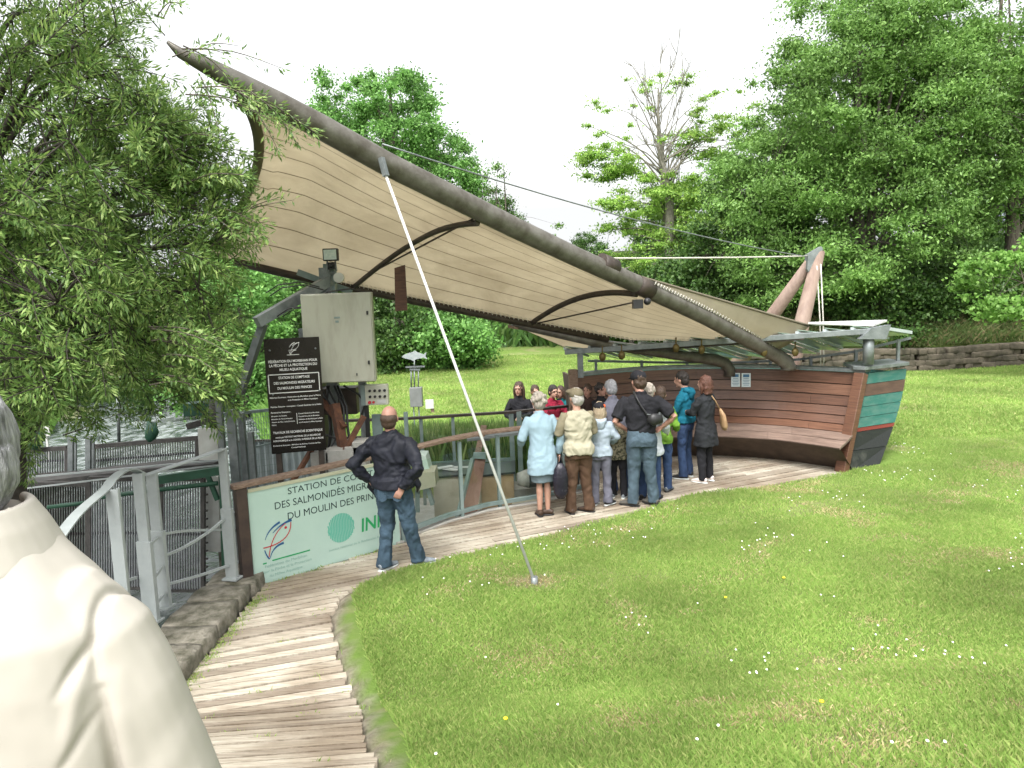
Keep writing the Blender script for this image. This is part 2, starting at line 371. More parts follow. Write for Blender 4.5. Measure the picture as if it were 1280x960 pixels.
# ------------------------------------------------------------------ boardwalk
m_board = None
def board_mat():
    m = bpy.data.materials.new('boardwalk_timber'); m.use_nodes = True; t = m.node_tree; N = t.nodes; L = t.links
    b = N['Principled BSDF']; b.inputs['Roughness'].default_value = .8
    g = N.new('ShaderNodeNewGeometry'); r = N.new('ShaderNodeValToRGB'); L.new(g.outputs['Random Per Island'], r.inputs[0])
    e = r.color_ramp.elements; e[0].color = (.23, .195, .155, 1); e[1].color = (.44, .405, .34, 1); q = e.new(.5); q.color = (.37, .335, .275, 1)
    tc = N.new('ShaderNodeTexCoord'); mp = N.new('ShaderNodeMapping'); mp.inputs['Rotation'].default_value = (0, 0, -math.radians(26)); mp.inputs['Scale'].default_value = (1.6, 22, 4); L.new(tc.outputs['Object'], mp.inputs[0])
    n = N.new('ShaderNodeTexNoise'); n.inputs['Scale'].default_value = 2.5; n.inputs['Detail'].default_value = 8; n.inputs['Roughness'].default_value = .7; L.new(mp.outputs[0], n.inputs[0])
    n3 = N.new('ShaderNodeTexNoise'); n3.inputs['Scale'].default_value = 1.1; n3.inputs['Detail'].default_value = 5; L.new(tc.outputs['Object'], n3.inputs[0])
    r3 = N.new('ShaderNodeValToRGB'); r3.color_ramp.elements[0].position = .38; r3.color_ramp.elements[0].color = (.62, .55, .48, 1); r3.color_ramp.elements[1].position = .6; r3.color_ramp.elements[1].color = (1.12, 1.12, 1.1, 1); L.new(n3.outputs[0], r3.inputs[0])
    r2 = N.new('ShaderNodeValToRGB'); r2.color_ramp.elements[0].position = .3; r2.color_ramp.elements[0].color = (.5, .45, .4, 1); r2.color_ramp.elements[1].position = .6; r2.color_ramp.elements[1].color = (1.1, 1.1, 1.1, 1); L.new(n.outputs[0], r2.inputs[0])
    def mul(a, c):
        x = N.new('ShaderNodeMix'); x.data_type = 'RGBA'; x.blend_type = 'MULTIPLY'; x.inputs[0].default_value = 1; L.new(a, x.inputs[6]); L.new(c, x.inputs[7]); return x.outputs[2]
    L.new(mul(mul(r.outputs[0], r2.outputs[0]), r3.outputs[0]), b.inputs['Base Color'])
    bp = N.new('ShaderNodeBump'); bp.inputs['Strength'].default_value = .5; bp.inputs['Distance'].default_value = .01; L.new(n.outputs[0], bp.inputs['Height']); L.new(bp.outputs[0], b.inputs['Normal'])
    return m
A = math.radians(26); ud = Vector((math.cos(A), math.sin(A))); vd = Vector((-math.sin(A), math.cos(A)))
mb = MB(); pitch = .106; tufts = []
# plank centre lines : parallel on the platform, fanning round on the way up the path
lines = []; c = Vector((-1.9, 7.25)); k = 0
while True:
    q = c+vd*pitch*k
    lines.append((q, A))
    if q.dot(vd) > 14.5: break
    k += 1
q = c.copy(); a_ = A
while q.y > -5.5:
    a_ = max(math.radians(9), a_-math.radians(.62)); q = q-Vector((-math.sin(a_), math.cos(a_)))*pitch+Vector((.012 if q.y > 3.5 else 0, 0)); lines.insert(0, (q.copy(), a_))
def crossings(q, a, poly):
    u = Vector((math.cos(a), math.sin(a))); n_ = Vector((-u.y, u.x)); pts = []; n = len(poly)
    for i in range(n):
        p1 = Vector(poly[i])-q; p2 = Vector(poly[(i+1) % n])-q; d1, d2 = p1.dot(n_), p2.dot(n_)
        if (d1 > 0) != (d2 > 0): pts.append((p1+(p2-p1)*(d1/(d1-d2))).dot(u))
    pts.sort(); return [(pts[i], pts[i+1]) for i in range(0, len(pts)-1, 2)]
for li, (q, a) in enumerate(lines):
    u = Vector((math.cos(a), math.sin(a))); n_ = Vector((-u.y, u.x)); q0, a0 = lines[max(0, li-1)]
    for u1, u2 in crossings(q, a, deck_poly):
        if a < A-1e-6 and (q+u*(u1+u2)/2).y > 9: continue
        if u2-u1 < .15: continue
        u1 += rnd.uniform(-.02, .01); u2 += rnd.uniform(-.02, .03)
        cuts = [u1]
        while u2-cuts[-1] > 4.2: cuts.append(cuts[-1]+rnd.uniform(2.4, 3.2))
        cuts.append(u2)
        for ca, cb in zip(cuts[:-1], cuts[1:]):
            dz = rnd.uniform(-.006, .005); kw = rnd.uniform(.385, .43); sk = rnd.uniform(-.004, .004)
            def loc_pitch(t):
                p = q+u*t; return abs((p-q0).dot(Vector((-math.sin(a0), math.cos(a0))))) if li else pitch
            ns = 1 if (q+u*ca).y > 5.3 else 4; rowv = []
            for k in range(ns+1):
                t = lerp(ca, cb-.006, k/ns); w_ = max(.02, loc_pitch(t))*kw
                for vv, tp in ((-w_, 0), (w_, 0), (w_, 1), (-w_, 1)):
                    p = q+u*t+n_*(vv+sk*(t-ca)); rowv.append((p.x, p.y, float(ramp(p.y))+dz+(0 if tp else -.04)))
            fs = [(k*4+m, k*4+(m+1) % 4, (k+1)*4+(m+1) % 4, (k+1)*4+m) for k in range(ns) for m in range(4)]+[(0, 3, 2, 1), tuple(ns*4+m for m in range(4))]
            mb.add(rowv, fs)
            if rnd.random() < .6:
                p = q+u*lerp(ca, cb, rnd.random()**.5)+n_*pitch*.5; tufts.append((p.x, p.y))
dk = mb.build('boardwalk_path', board_mat(), recenter=False); tag(dk, kind='structure')

# stone kerb on the left of the path, one mesh per stone run
mb = MB(); ks = random.Random(3)
def rough_stone(mb, c, s, rz=0, sd=0):
    bmx = bmesh.new(); bmesh.ops.create_cube(bmx, size=1)
    bmesh.ops.subdivide_edges(bmx, edges=bmx.edges[:], cuts=4, use_grid_fill=True)
    R = Matrix.Rotation(rz, 3, 'Z'); vs = []
    for v_ in bmx.verts:
        p = Vector((v_.co.x*s[0], v_.co.y*s[1], v_.co.z*s[2]))
        q = v_.co.normalized()*.62; p = p.lerp(Vector((q.x*s[0], q.y*s[1], q.z*s[2])), .22)
        p += noise.noise_vector((p+Vector((sd*3.1, sd, 0)))*7)*.022
        vs.append(Vector(c)+R@p)
    mb.add(vs, [[x.index for x in f.verts] for f in bmx.faces], 0, True); bmx.free()
y = 3.4; k = 0
while y < 7.5:
    L_ = ks.uniform(.35, .62); zz = float(ramp(y))
    rough_stone(mb, (-2.88+ks.uniform(-.02, .02), y+L_/2, zz+.02), (.5, L_, .22), ks.uniform(-.04, .04), k); k += 1
    for r_ in range(5):
        rough_stone(mb, (-2.9+ks.uniform(-.03, .03), y+L_/2+ks.uniform(-.1, .1), zz-.22-.23*r_), (.5, L_*1.05, .24), 0, k+r_*9)
    y += L_-.01
kerb = mb.build('stone_kerb_wall', m_stone); tag(kerb, 'mossy rough stone kerb along the left edge of the wooden path', 'kerb wall')
# narrow border of stone/concrete at the glass line
mb = MB()
bl = [Vector((*p, 0)) for p in base_line]
for i in range(1, len(bl)-1):
    a, b = bl[i], bl[i+1]; mb.bar(a+Vector((0, 0, -.33)), b+Vector((0, 0, -.33)), .09, .7)
o = mb.build('concrete_edge', m_concrete, bevel=.008); tag(o, 'low concrete edge under the glass guard of the viewing pit', 'edge')
# platform side under the sign
# ------------------------------------------------------------------ dry stone wall at the back right
mb = MB(); x = 5.6; ks = random.Random(5); k = 0
x = 7.6
while x < 26:
    wst = 0
    for r_ in range(4):
        L_ = ks.uniform(.22, .5)
        rough_stone(mb, (x+ks.uniform(-.1, .1), WALLY+ks.uniform(-.04, .04), float(zbase(x, WALLY-.3))+.08+r_*.18), (L_*1.1, .35, .2), 0, k); k += 1
    x += .3
o = mb.build('dry_stone_wall', mat('wall_stone', (.04, .036, .024), .95, (.12, .10, .075), 3, .6, 14)); tag(o, 'low dry stone wall at the foot of the wooded bank', 'stone wall')  # stone colour darkened to stand for the shade of the trees
# ------------------------------------------------------------------ boat-shaped bench (hull)
def plankmat(name, c1, c2, wet=.45):
    m = bpy.data.materials.new(name); m.use_nodes = True; t = m.node_tree; N = t.nodes; L = t.links
    b = N['Principled BSDF']; b.inputs['Roughness'].default_value = wet
    g = N.new('ShaderNodeNewGeometry'); r = N.new('ShaderNodeValToRGB'); L.new(g.outputs['Random Per Island'], r.inputs[0])
    r.color_ramp.elements[0].color = (*c1, 1); r.color_ramp.elements[1].color = (*c2, 1)
    tc = N.new('ShaderNodeTexCoord'); mp = N.new('ShaderNodeMapping'); mp.inputs['Scale'].default_value = (1.2, 1.2, 30); L.new(tc.outputs['Object'], mp.inputs[0])
    n = N.new('ShaderNodeTexNoise'); n.inputs['Scale'].default_value = 2.; n.inputs['Detail'].default_value = 8; n.inputs['Roughness'].default_value = .75; L.new(mp.outputs[0], n.inputs[0])
    r2 = N.new('ShaderNodeValToRGB'); r2.color_ramp.elements[0].position = .3; r2.color_ramp.elements[0].color = (.45, .42, .4, 1); r2.color_ramp.elements[1].position = .7; r2.color_ramp.elements[1].color = (1.4, 1.4, 1.4, 1); L.new(n.outputs[0], r2.inputs[0])
    x = N.new('ShaderNodeMix'); x.data_type = 'RGBA'; x.blend_type = 'MULTIPLY'; x.inputs[0].default_value = 1; L.new(r.outputs[0], x.inputs[6]); L.new(r2.outputs[0], x.inputs[7]); L.new(x.outputs[2], b.inputs['Base Color'])
    bp = N.new('ShaderNodeBump'); bp.inputs['Strength'].default_value = .35; bp.inputs['Distance'].default_value = .006; L.new(n.outputs[0], bp.inputs['Height']); L.new(bp.outputs[0], b.inputs['Normal'])
    return m
m_hullwood = plankmat('red_brown_planks', (.09, .040, .023), (.175, .088, .055))
m_seatwood = plankmat('worn_seat_planks', (.17, .12, .095), (.22, .16, .13), .5)
m_darkwood = mat('shaded_boards', (.045, .03, .022), .8, (.08, .055, .04), 6)  # dark brown stands for the shade behind and below the planks
m_teal = mat('faded_teal_paint', (.025, .125, .10), .65, (.085, .17, .14), 5, .3, 30, stretch=(1, 1, 2.5), lo=.4, hi=.75)
m_browns = mat('brown_painted_boards', (.07, .04, .03), .6, (.11, .065, .045), 3, .2, 30, stretch=(1, 1, 5))
m_hullblack = mat('worn_black_tar_paint', (.018, .02, .02), .5, (.16, .16, .14), 1.6, .2, 30, lo=.5, hi=.85)
m_redline = mat('dull_red_paint', (.16, .03, .02), .6)

hull = thing('boat_hull_bench', 'brown planked boat hull with a curved bench inside and teal striped end', 'boat bench', (3.5, 12.8, 0))
# sections: top point (x, y), inward direction, scale of the profile
T0 = P(718, 474, 12.3); TE = P(1083, 471, 11.5)
secs = [(Vector((T0.x, 12.35)), Vector((.12, -1)), .95), (Vector((2.2, 12.92)), Vector((.02, -1)), 1.0), (Vector((3.35, 12.98)), Vector((-.12, -.99)), 1.), (Vector((4.4, 12.55)), Vector((-.35, -.93)), 1.), (Vector((5.05, 12.0)), Vector((-.55, -.83)), 1.02), (Vector((TE.x, 11.5)), Vector((-.72, -.69)), 1.05)]
HT = 1.47
def cat(p0, p1, p2, p3, t): return .5*((2*p1)+(-p0+p2)*t+(2*p0-5*p1+4*p2-p3)*t*t+(-p0+3*p1-3*p2+p3)*t**3)
def sec(s):
    n = len(secs)-1; q = min(s*n, n-1e-6); i = int(q); t = q-i
    g = lambda j: secs[max(0, min(n, j))]
    T = cat(g(i-1)[0], g(i)[0], g(i+1)[0], g(i+2)[0], t); nn = g(i)[1].lerp(g(i+1)[1], t).normalized(); k = lerp(g(i)[2], g(i+1)[2], t)
    return T, nn, k
prof = [(0, HT), (.02, 1.27), (.05, 1.09), (.10, .93), (.17, .79), (.27, .67), (.42, .575), (.66, .50), (.92, .435)]
def HP(s, o, z, out=0):
    T, n, k = sec(s); return Vector((T.x+n.x*o*k, T.y+n.y*o*k, z))
mb = MB(); mb2 = MB(); NS = 36; hr = random.Random(4)
for j in range(len(prof)-1):
    tgt = mb if j < 6 else mb2
    (o1, z1), (o2, z2) = prof[j], prof[j+1]
    gp = .008
    d = Vector((o2-o1, z2-z1)); d = d*(gp/d.length)
    nrm = Vector((-(z2-z1), (o2-o1))).normalized()*.03
    # break each strake into planks
    cuts = sorted([0, 1]+[hr.uniform(.25, .8) for _ in range(1)])
    for ca, cb in zip(cuts[:-1], cuts[1:]):
        n_ = max(2, int((cb-ca)*NS)); off = hr.uniform(-.003, .003)
        vs = []
        for i in range(n_+1):
            s = lerp(ca+.0004, cb-.0004, i/n_)
            for (o_, z_) in ((o1+d.x+off, z1+d.y), (o2-d.x+off, z2-d.y), (o2-d.x-abs(nrm.x), z2-d.y-nrm.y), (o1+d.x-abs(nrm.x), z1+d.y-nrm.y)):
                vs.append(HP(s, o_, z_))
        fs = []
        for i in range(n_):
            for k in range(4): fs.append((i*4+k, i*4+(k+1) % 4, (i+1)*4+(k+1) % 4, (i+1)*4+k))
        fs += [(0, 3, 2, 1), tuple(n_*4+k for k in range(4))]
        tgt.add(vs, fs, 0, False)
mbk = MB(); mbk.grid(lambda u, v: HP(u, lerp(-.03, .36, v) if v > .5 else -.05+.12*v*2*.6, lerp(HT-.01, .55, v)), 30, 10) if False else None
bk = [(o_-.04, z_-.03 if i_ else z_-.01) for i_, (o_, z_) in enumerate(prof)]
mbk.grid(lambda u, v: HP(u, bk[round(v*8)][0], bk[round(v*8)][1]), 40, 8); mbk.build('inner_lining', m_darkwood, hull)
mb.build('backrest_planking', m_hullwood, hull); mb2.build('seat', m_seatwood, hull)
# recess under the seat, its shade put into the dark board colour
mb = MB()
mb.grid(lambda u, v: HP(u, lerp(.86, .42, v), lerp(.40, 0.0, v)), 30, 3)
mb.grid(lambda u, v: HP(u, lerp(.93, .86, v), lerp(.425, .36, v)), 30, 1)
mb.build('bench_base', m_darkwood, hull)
# outer skin
outer = [Vector((T0.x-.1, 13.15)), Vector((2.3, 13.75)), Vector((3.8, 13.8)), Vector((5.2, 13.2)), Vector((6.1, 12.4)), None]
pb_top = P(1130, 465, 11.9); pb_bot = P(1094, 592, 11.35); pb_bot.z = .0
outer[-1] = Vector((pb_top.x, pb_top.y))
def OP(s, z):
    n = len(outer)-1; q = min(s*n, n-1e-6); i = int(q); t = q-i; g = lambda j: outer[max(0, min(n, j))]
    p = cat(g(i-1), g(i), g(i+1), g(i+2), t); T, nn, k = sec(s)
    inn = Vector((T.x, T.y)) ; f = 1-(z/HT); f = f**1.6
    b = inn.lerp(p, .05)+nn*.35
    q2 = p.lerp(b, f*.75)
    if s > .8:
        e = Vector((pb_top.x, pb_top.y)).lerp(Vector((pb_bot.x, pb_bot.y)), f); q2 = q2.lerp(e, (s-.8)/.2)
    return Vector((q2.x, q2.y, z))
zl = [0, .33, .62, .80, .98, 1.14, 1.30, HT-.06]
mb = MB(); col = [2, 2, 0, 0, 0, 1, 0]
for j in range(len(zl)-1): mb.grid(lambda u, v, j=j: OP(u, lerp(zl[j]+(.004 if j else -.15), zl[j+1]-.004, v)), 30, 2, col[j])
mb.build('outer_planking', [m_teal, m_browns, m_hullblack], hull)
# end panel : from the inner post line to the outer skin
pa_top = Vector((TE.x, 11.5, HT)); pa_bot = P(1058, 592, 11.2); pa_bot.z = 0
def EP(u, z):
    f = 1-z/HT; a = pa_top.lerp(pa_bot, f); a.z = z; b = OP(1, z) if z >= 0 else OP(1, 0); b = b.copy(); b.z = z
    # outward belly of the outer line
    return a.lerp(b, u)
mb = MB(); zz = [-.05, .30, .58, .64, .795, .955, 1.115, 1.30, HT]; cc = [2, 2, 3, 0, 0, 0, 1, 0]
for j in range(len(zz)-1):
    q = [EP(0, zz[j]+.004), EP(1.0, zz[j]+.004), EP(1.0, zz[j+1]-.004), EP(0, zz[j+1]-.004)]
    mb.prism(q, Vector((.02, -.035, 0)), cc[j])
mb.build('end_panel', [m_teal, m_browns, m_hullblack, m_redline], hull)
mb = MB(); nrm = Vector((-.05, -.06, 0))
mb.bar(pa_bot+nrm+Vector((-.06, 0, -.03)), pa_top+nrm+Vector((-.06, 0, 0)), .17, .12, up=(1, .6, 0)); mb.build('end_post', m_hullwood, hull, bevel=.008)
mb = MB()
for s0, s1, n_ in ((0, 1, 30),):
    vs = []
    for i in range(n_+1):
        s = i/n_; a = HP(s, .05, HT+.005); b = OP(s, HT-.001); b.z = HT+.005
        a2 = a.copy(); b2 = HP(s, -.16, HT+.005)
        for p in (a2, b2, b2+Vector((0, 0, .05)), a2+Vector((0, 0, .05))): vs.append(p)
    fs = []
    for i in range(n_):
        for k in range(4): fs.append((i*4+k, i*4+(k+1) % 4, (i+1)*4+(k+1) % 4, (i+1)*4+k))
    fs += [(0, 3, 2, 1), tuple(n_*4+k for k in range(4))]; mb.add(vs, fs)
mb.build('cap_rail', m_steel, hull)
mb = MB(); q = [HP(.965, .09, HT+.056), P(1130, 464, 11.9)+Vector((.03, 0, 0)), OP(.93, HT)+Vector((.05, .1, 0)), HP(.93, -.1, HT)]
for p in q: p.z = HT+.058
q = [Vector((pa_top.x-.22, pa_top.y-.02, HT+.058)), Vector((pa_top.x-.1, pa_top.y-.16, HT+.058)), Vector((pb_top.x+.03, pb_top.y-.1, HT+.058)), Vector((pb_top.x+.02, pb_top.y+.5, HT+.058)), Vector((pa_top.x-.1, pa_top.y+.6, HT+.058))]
mb.prism(q, (0, 0, .055)); mb.build('end_cap', m_steel, hull, bevel=.005)
# leftmost end stub post
mb = MB(); a = P(717, 520, 12.2); b = P(716, 462, 12.2); mb.bar((b.x, b.y, 0), b, .15, .15, up=(0, 1, 0))
mb.build('left_end_post', m_woodrail, hull, bevel=.01)
# close the left end
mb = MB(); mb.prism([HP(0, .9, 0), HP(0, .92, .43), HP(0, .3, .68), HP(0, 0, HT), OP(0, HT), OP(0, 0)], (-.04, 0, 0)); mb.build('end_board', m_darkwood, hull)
# notices on the planks
m_paper = mat('paper_notice', (.62, .68, .72), .35); m_bluep = mat('notice_print', (.06, .16, .30), .5)
for px in (919, 932):
    mb = MB(); c = P(px, 481, 12.5)
    best = min((((HP(i/200, .03, 1.25)-c).xy.length, i/200) for i in range(200)), key=lambda q_: abs((HP(q_[1], .03, 1.25).x/HP(q_[1], .03, 1.25).y)-(c.x/c.y)))[1]
    T, n, k = sec(best); tz = Vector((-n.y, n.x, 0))
    if tz.x < 0: tz = -tz
    c = HP(best, .05, 1.27)+Vector((n.x, n.y, 0))*.02
    mb.prism([c-tz*.075+Vector((0, 0, -.12)), c+tz*.075+Vector((0, 0, -.12)), c+tz*.075+Vector((0, 0, .12)), c-tz*.075+Vector((0, 0, .12))], Vector((n.x, n.y, 0))*-.004)
    nt_ = mb.build('notice_sheet', m_paper); tag(nt_, ('left' if px == 919 else 'right')+' one of the two small paper notices pinned to the hull planks', 'notice', 'paper notices on the hull')
    mb = MB(); f = Vector((n.x, n.y, 0))*.004
    mb.prism([c+f-tz*.05+Vector((0, 0, .05)), c+f+tz*.05+Vector((0, 0, .05)), c+f+tz*.05+Vector((0, 0, .10)), c+f-tz*.05+Vector((0, 0, .10))], -f*.5)
    for r_ in range(5):
        zz_ = .03-.028*r_; ww = .055 if r_ % 2 else .045
        mb.prism([c+f-tz*ww+Vector((0, 0, zz_-.008)), c+f+tz*ww+Vector((0, 0, zz_-.008)), c+f+tz*ww+Vector((0, 0, zz_)), c+f-tz*ww+Vector((0, 0, zz_))], -f*.5)
    mb.build('printed_lines', m_bluep, nt_)

# ------------------------------------------------------------------ glass louvre roof on posts over the hull
m_glassroof = mat('frosted_roof_glass', (.26, .35, .28), .12, (.34, .42, .37), 3, spec=.7, trans=.3)
roof = thing('glass_louvre_roof', 'grey steel roof frame with tilted glass panes above the hull', 'glass roof', (3.5, 12.8, HT))
bl0 = P(706, 440, 12.2); bl1 = P(1100, 413, 11.35)
mb = MB(); mb.bar(bl0, bl1, .07, .085); mb.build('front_beam', m_steel, roof, bevel=.006)
mb = MB(); a = P(1092, 425, 11.35); b = P(1112, 408, 11.35); mb.prism([P(1075, 424, 11.3), P(1108, 424, 11.3), P(1114, 406, 11.3), P(1090, 410, 11.3)], (0, .12, 0)); mb.build('beam_end_plate', m_steel, roof)
mb = MB(); mb.prism([P(1010, 405, 11.55), P(1092, 408, 11.4), P(1109, 402, 11.75), P(1020, 407, 12.5)], (0, 0, .03)); mb.build('glare_plate', m_white, roof)  # white plate paints the glare on top of the roof end
# panes run back from the beam to the outer edge and slope down
ol0 = P(722, 447, 13.0); ol1 = P(1139, 419, 11.95)
_ol = [Vector(P(*q)) for q in ((735, 449, 13.0), (830, 451, 13.3), (927, 451, 13.1), (1000, 447, 12.8), (1070, 437, 12.3), (1139, 420, 11.95))]
def OL(t):
    k = min(4, int(t*5)); return _ol[k].lerp(_ol[k+1], t*5-k)
mbr = MB(); NPN = 12
for i in range(NPN):
    t0 = i/NPN; t1 = (i+1)/NPN
    a0 = bl0.lerp(bl1, t0); a1 = bl0.lerp(bl1, t1); b0 = OL(t0); b1 = OL(t1)
    up = Vector((0, 0, .09)); dn = Vector((0, 0, .02))
    mb = MB(); mb.prism([a0+up, a1+dn+(a0-a1)*.06, b1+dn+(a0-a1)*.06, b0+up], (0, 0, .012)); mb.build('glass_pane', m_glassroof, roof)
    mbr.bar(a0+Vector((0, 0, .06)), b0+Vector((0, 0, .06)), .05, .035)
mbr.bar(bl1+Vector((0, 0, .045)), ol1+Vector((0, 0, .045)), .035, .05)
mbr.build('rafters', m_greypaint, roof)
mb = MB(); sweep = [OL(i/10)-Vector((0, 0, .03)) for i in range(11)]
for a_, b_ in zip(sweep[:-1], sweep[1:]): mb.bar(a_, b_, .04, .04)
mb.build('rear_rail', m_steel, roof)
for t in (.02, .14, .26, .37, .5, .64, .80, .955):
    p = OL(t); mb = MB(); mb.box((p.x, p.y, (p.z+HT)/2), (.045, .045, p.z-HT)); mb.build('post', m_steel, roof)
p = P(1086, 420, 11.42); mb = MB(); mb.tube([(p.x, p.y, HT+.14), (p.x, p.y, p.z)], .08, 16); mb.build('post', m_steel, roof)
p = P(725, 440, 12.2); mb = MB(); mb.box((p.x, p.y, (p.z+HT)/2), (.09, .09, p.z-HT)); mb.build('post', m_steel, roof)

# ------------------------------------------------------------------ sail canopy
m_sail = bpy.data.materials.new('sail_canvas')
def sailmat():
    m = m_sail; m.use_nodes = True; t = m.node_tree; N = t.nodes; L = t.links
    b = N['Principled BSDF']; b.inputs['Roughness'].default_value = .85; b.inputs['Specular IOR Level'].default_value = .1
    at = N.new('ShaderNodeAttribute'); at.attribute_name = 'seam'
    mul = N.new('ShaderNodeMath'); mul.operation = 'FRACT'; L.new(at.outputs['Fac'], mul.inputs[0])
    s2 = N.new('ShaderNodeMath'); s2.operation = 'SUBTRACT'; s2.inputs[1].default_value = .5; L.new(mul.outputs[0], s2.inputs[0])
    ab = N.new('ShaderNodeMath'); ab.operation = 'ABSOLUTE'; L.new(s2.outputs[0], ab.inputs[0])
    r = N.new('ShaderNodeMapRange'); r.inputs['From Min'].default_value = .476; r.inputs['From Max'].default_value = .490; L.new(ab.outputs[0], r.inputs[0])
    tc = N.new('ShaderNodeTexCoord'); n = N.new('ShaderNodeTexNoise'); n.inputs['Scale'].default_value = 1.1; n.inputs['Detail'].default_value = 9; n.inputs['Roughness'].default_value = .68; n.inputs['Distortion'].default_value = .6; L.new(tc.outputs['Object'], n.inputs[0])
    bpn = N.new('ShaderNodeBump'); bpn.inputs['Strength'].default_value = .4; bpn.inputs['Distance'].default_value = .08; L.new(n.outputs[0], bpn.inputs['Height']); L.new(bpn.outputs[0], b.inputs['Normal'])
    cr = N.new('ShaderNodeValToRGB'); cr.color_ramp.elements[0].position = .3; cr.color_ramp.elements[0].color = (.52, .47, .375, 1); cr.color_ramp.elements[1].position = .7; cr.color_ramp.elements[1].color = (.66, .61, .50, 1); L.new(n.outputs[0], cr.inputs[0])
    x = N.new('ShaderNodeMix'); x.data_type = 'RGBA'; x.inputs[7].default_value = (.20, .165, .12, 1); L.new(r.outputs[0], x.inputs[0]); L.new(cr.outputs[0], x.inputs[6])
    L.new(x.outputs[2], b.inputs['Base Color'])
    tr = N.new('ShaderNodeBsdfTranslucent'); L.new(x.outputs[2], tr.inputs[0]); mx = N.new('ShaderNodeMixShader'); mx.inputs[0].default_value = .68
    L.new(b.outputs[0], mx.inputs[1]); L.new(tr.outputs[0], mx.inputs[2]); L.new(mx.outputs[0], N['Material Output'].inputs[0])
sailmat()
mast_px = [(209, 52), (225, 66), (260, 83), (300, 105), (350, 131), (400, 158), (480, 203), (560, 243), (640, 283), (720, 321), (800, 357), (880, 395), (940, 427), (972, 445)]
def md(x): t = (x-215)/(985-215); return 1/lerp(1/6.6, 1/12.2, t)
mast_pts = [P(x, y, md(x)) for x, y in mast_px]
def bd(x): t = (x-300)/(908-300); return 1/lerp(1/10.4, 1/12.75, t)
boom_px = [(292, 327), (360, 343), (420, 356), (520, 377), (640, 401), (760, 424), (830, 436), (880, 443)]
boom_pts = [P(x, y, bd(x)) for x, y in boom_px]
def along(pts, pxs, x):
    for i in range(len(pxs)-1):
        if x <= pxs[i+1][0] or i == len(pxs)-2:
            t = (x-pxs[i][0])/(pxs[i+1][0]-pxs[i][0]); return pts[i].lerp(pts[i+1], t)
canopy = thing('sail_canopy', 'beige sail canopy stretched between a long grey mast and a dark boom', 'sail canopy', (4.6, 12.2, HT))
mb = MB(); last = mast_pts[-1]
rad = [.015, .045, .075, .098, .112, .12] + [.121]*(len(mast_pts)-6)
mb.tube(mast_pts+[last+Vector((.17, .05, -.12)), last+Vector((.2, .06, -.2)), Vector((last.x+.2, last.y+.06, HT+.02))], rad+[.121, .121, .121], 20)
mb.build('mast', m_mast, canopy)
mb = MB(); last = boom_pts[-1]
mb.tube(boom_pts[:6], .055, 12, mi=0)
mb.tube([boom_pts[4]+Vector((0, .05, -.05)), boom_pts[5]+Vector((0, .05, -.10)), P(830, 441, 12.5), P(895, 450, 12.75), P(906, 454, 12.8), P(912, 462, 12.8), P(912, 470, 12.8)], [.06, .075, .09, .10, .10, .10, .10], 16, mi=1)
mb.build('boom', [m_dark, m_mast], canopy)

X0m, X1m, X0b, X1b = 303, 922, 258, 898
ePX = [(258, 314), (300, 327)]+boom_px
def bx(t):
    x = lerp(X0b, X1b, t)
    if x < 292: return P(x, 315+(x-258)*.35, bd(x))
    if x > 790: q_ = along(boom_pts, boom_px, 790)+Vector((0, 0, .05)); return q_.lerp(P(898, 427, 11.9), (x-790)/108)
    return along(boom_pts, boom_px, x)+Vector((0, 0, .05))
def mx_(t):
    x = lerp(X0m, X1m, t); p = along(mast_pts, mast_px, x); return p+Vector((-.02, .03, -.085))
def S(t, v):
    p = bx(t).lerp(mx_(t), v)
    b = 4*v*(1-v)
    p += Vector((.40*b*(1-t)**4, 0, .30*b*(1-t*.75)*min(1, t*4+.45)))
    p += Vector((0, 0, .012*math.sin(t*11)*b))
    return p
def sail_piece(fn, name, nu, nv, seams, parent, v0=0.0):
    vs = np.array([fn(i/nu, j/nv) for i in range(nu+1) for j in range(nv+1)])
    q = [(i*(nv+1)+j, (i+1)*(nv+1)+j, (i+1)*(nv+1)+j+1, i*(nv+1)+j+1) for i in range(nu) for j in range(nv)]
    pl = np.array(parent.location)
    o = raw_mesh(name, vs-pl, np.array(q), m_sail, parent, smooth=True)
    o.data.update()
    at = o.data.attributes.new('seam', 'FLOAT', 'POINT'); at.data.foreach_set('value', np.array([j/nv*seams+v0+.5*0 for i in range(nu+1) for j in range(nv+1)], dtype=np.float32))
    so_ = o.modifiers.new('solid', 'SOLIDIFY'); so_.thickness = .006
    return o
# rib lines divide the sail: seams are fanned past the first rib
sail_piece(S, 'main_sail', 70, 210, 9, canopy)
# side sail on the near side of the mast
def S2(t, v):
    x = lerp(800, 962, t); a = along(mast_pts, mast_px, x)+Vector((.10, 0, .02))
    b = P(lerp(797, 1012, t), lerp(345, 407, t), lerp(md(797)+.02, 11.75, t))
    if t > .75:
        c = P(lerp(962, 1000, (t-.75)/.25*.0+1), 424, 11.6)
    p = a.lerp(b, v); p.z += -.06*4*v*(1-v)*t; return p
sail_piece(S2, 'side_sail', 30, 16, 1, canopy, .02)
def S3(t, v):
    x = lerp(642, 868, t); a = along(boom_pts, boom_px, min(x, 868))+Vector((0, .04, -.05)); b = P(lerp(646, 860, t), 404+36*min(1, t*3.2)**.8+(.0), lerp(11.9, 13.1, t))
    b2 = P(lerp(646, 868, t), lerp(408, 440, min(1, t*3)) , lerp(12.2, 13.2, t))
    return a.lerp(b2, v)
sail_piece(S3, 'lower_sail', 24, 8, 1, canopy, .02)
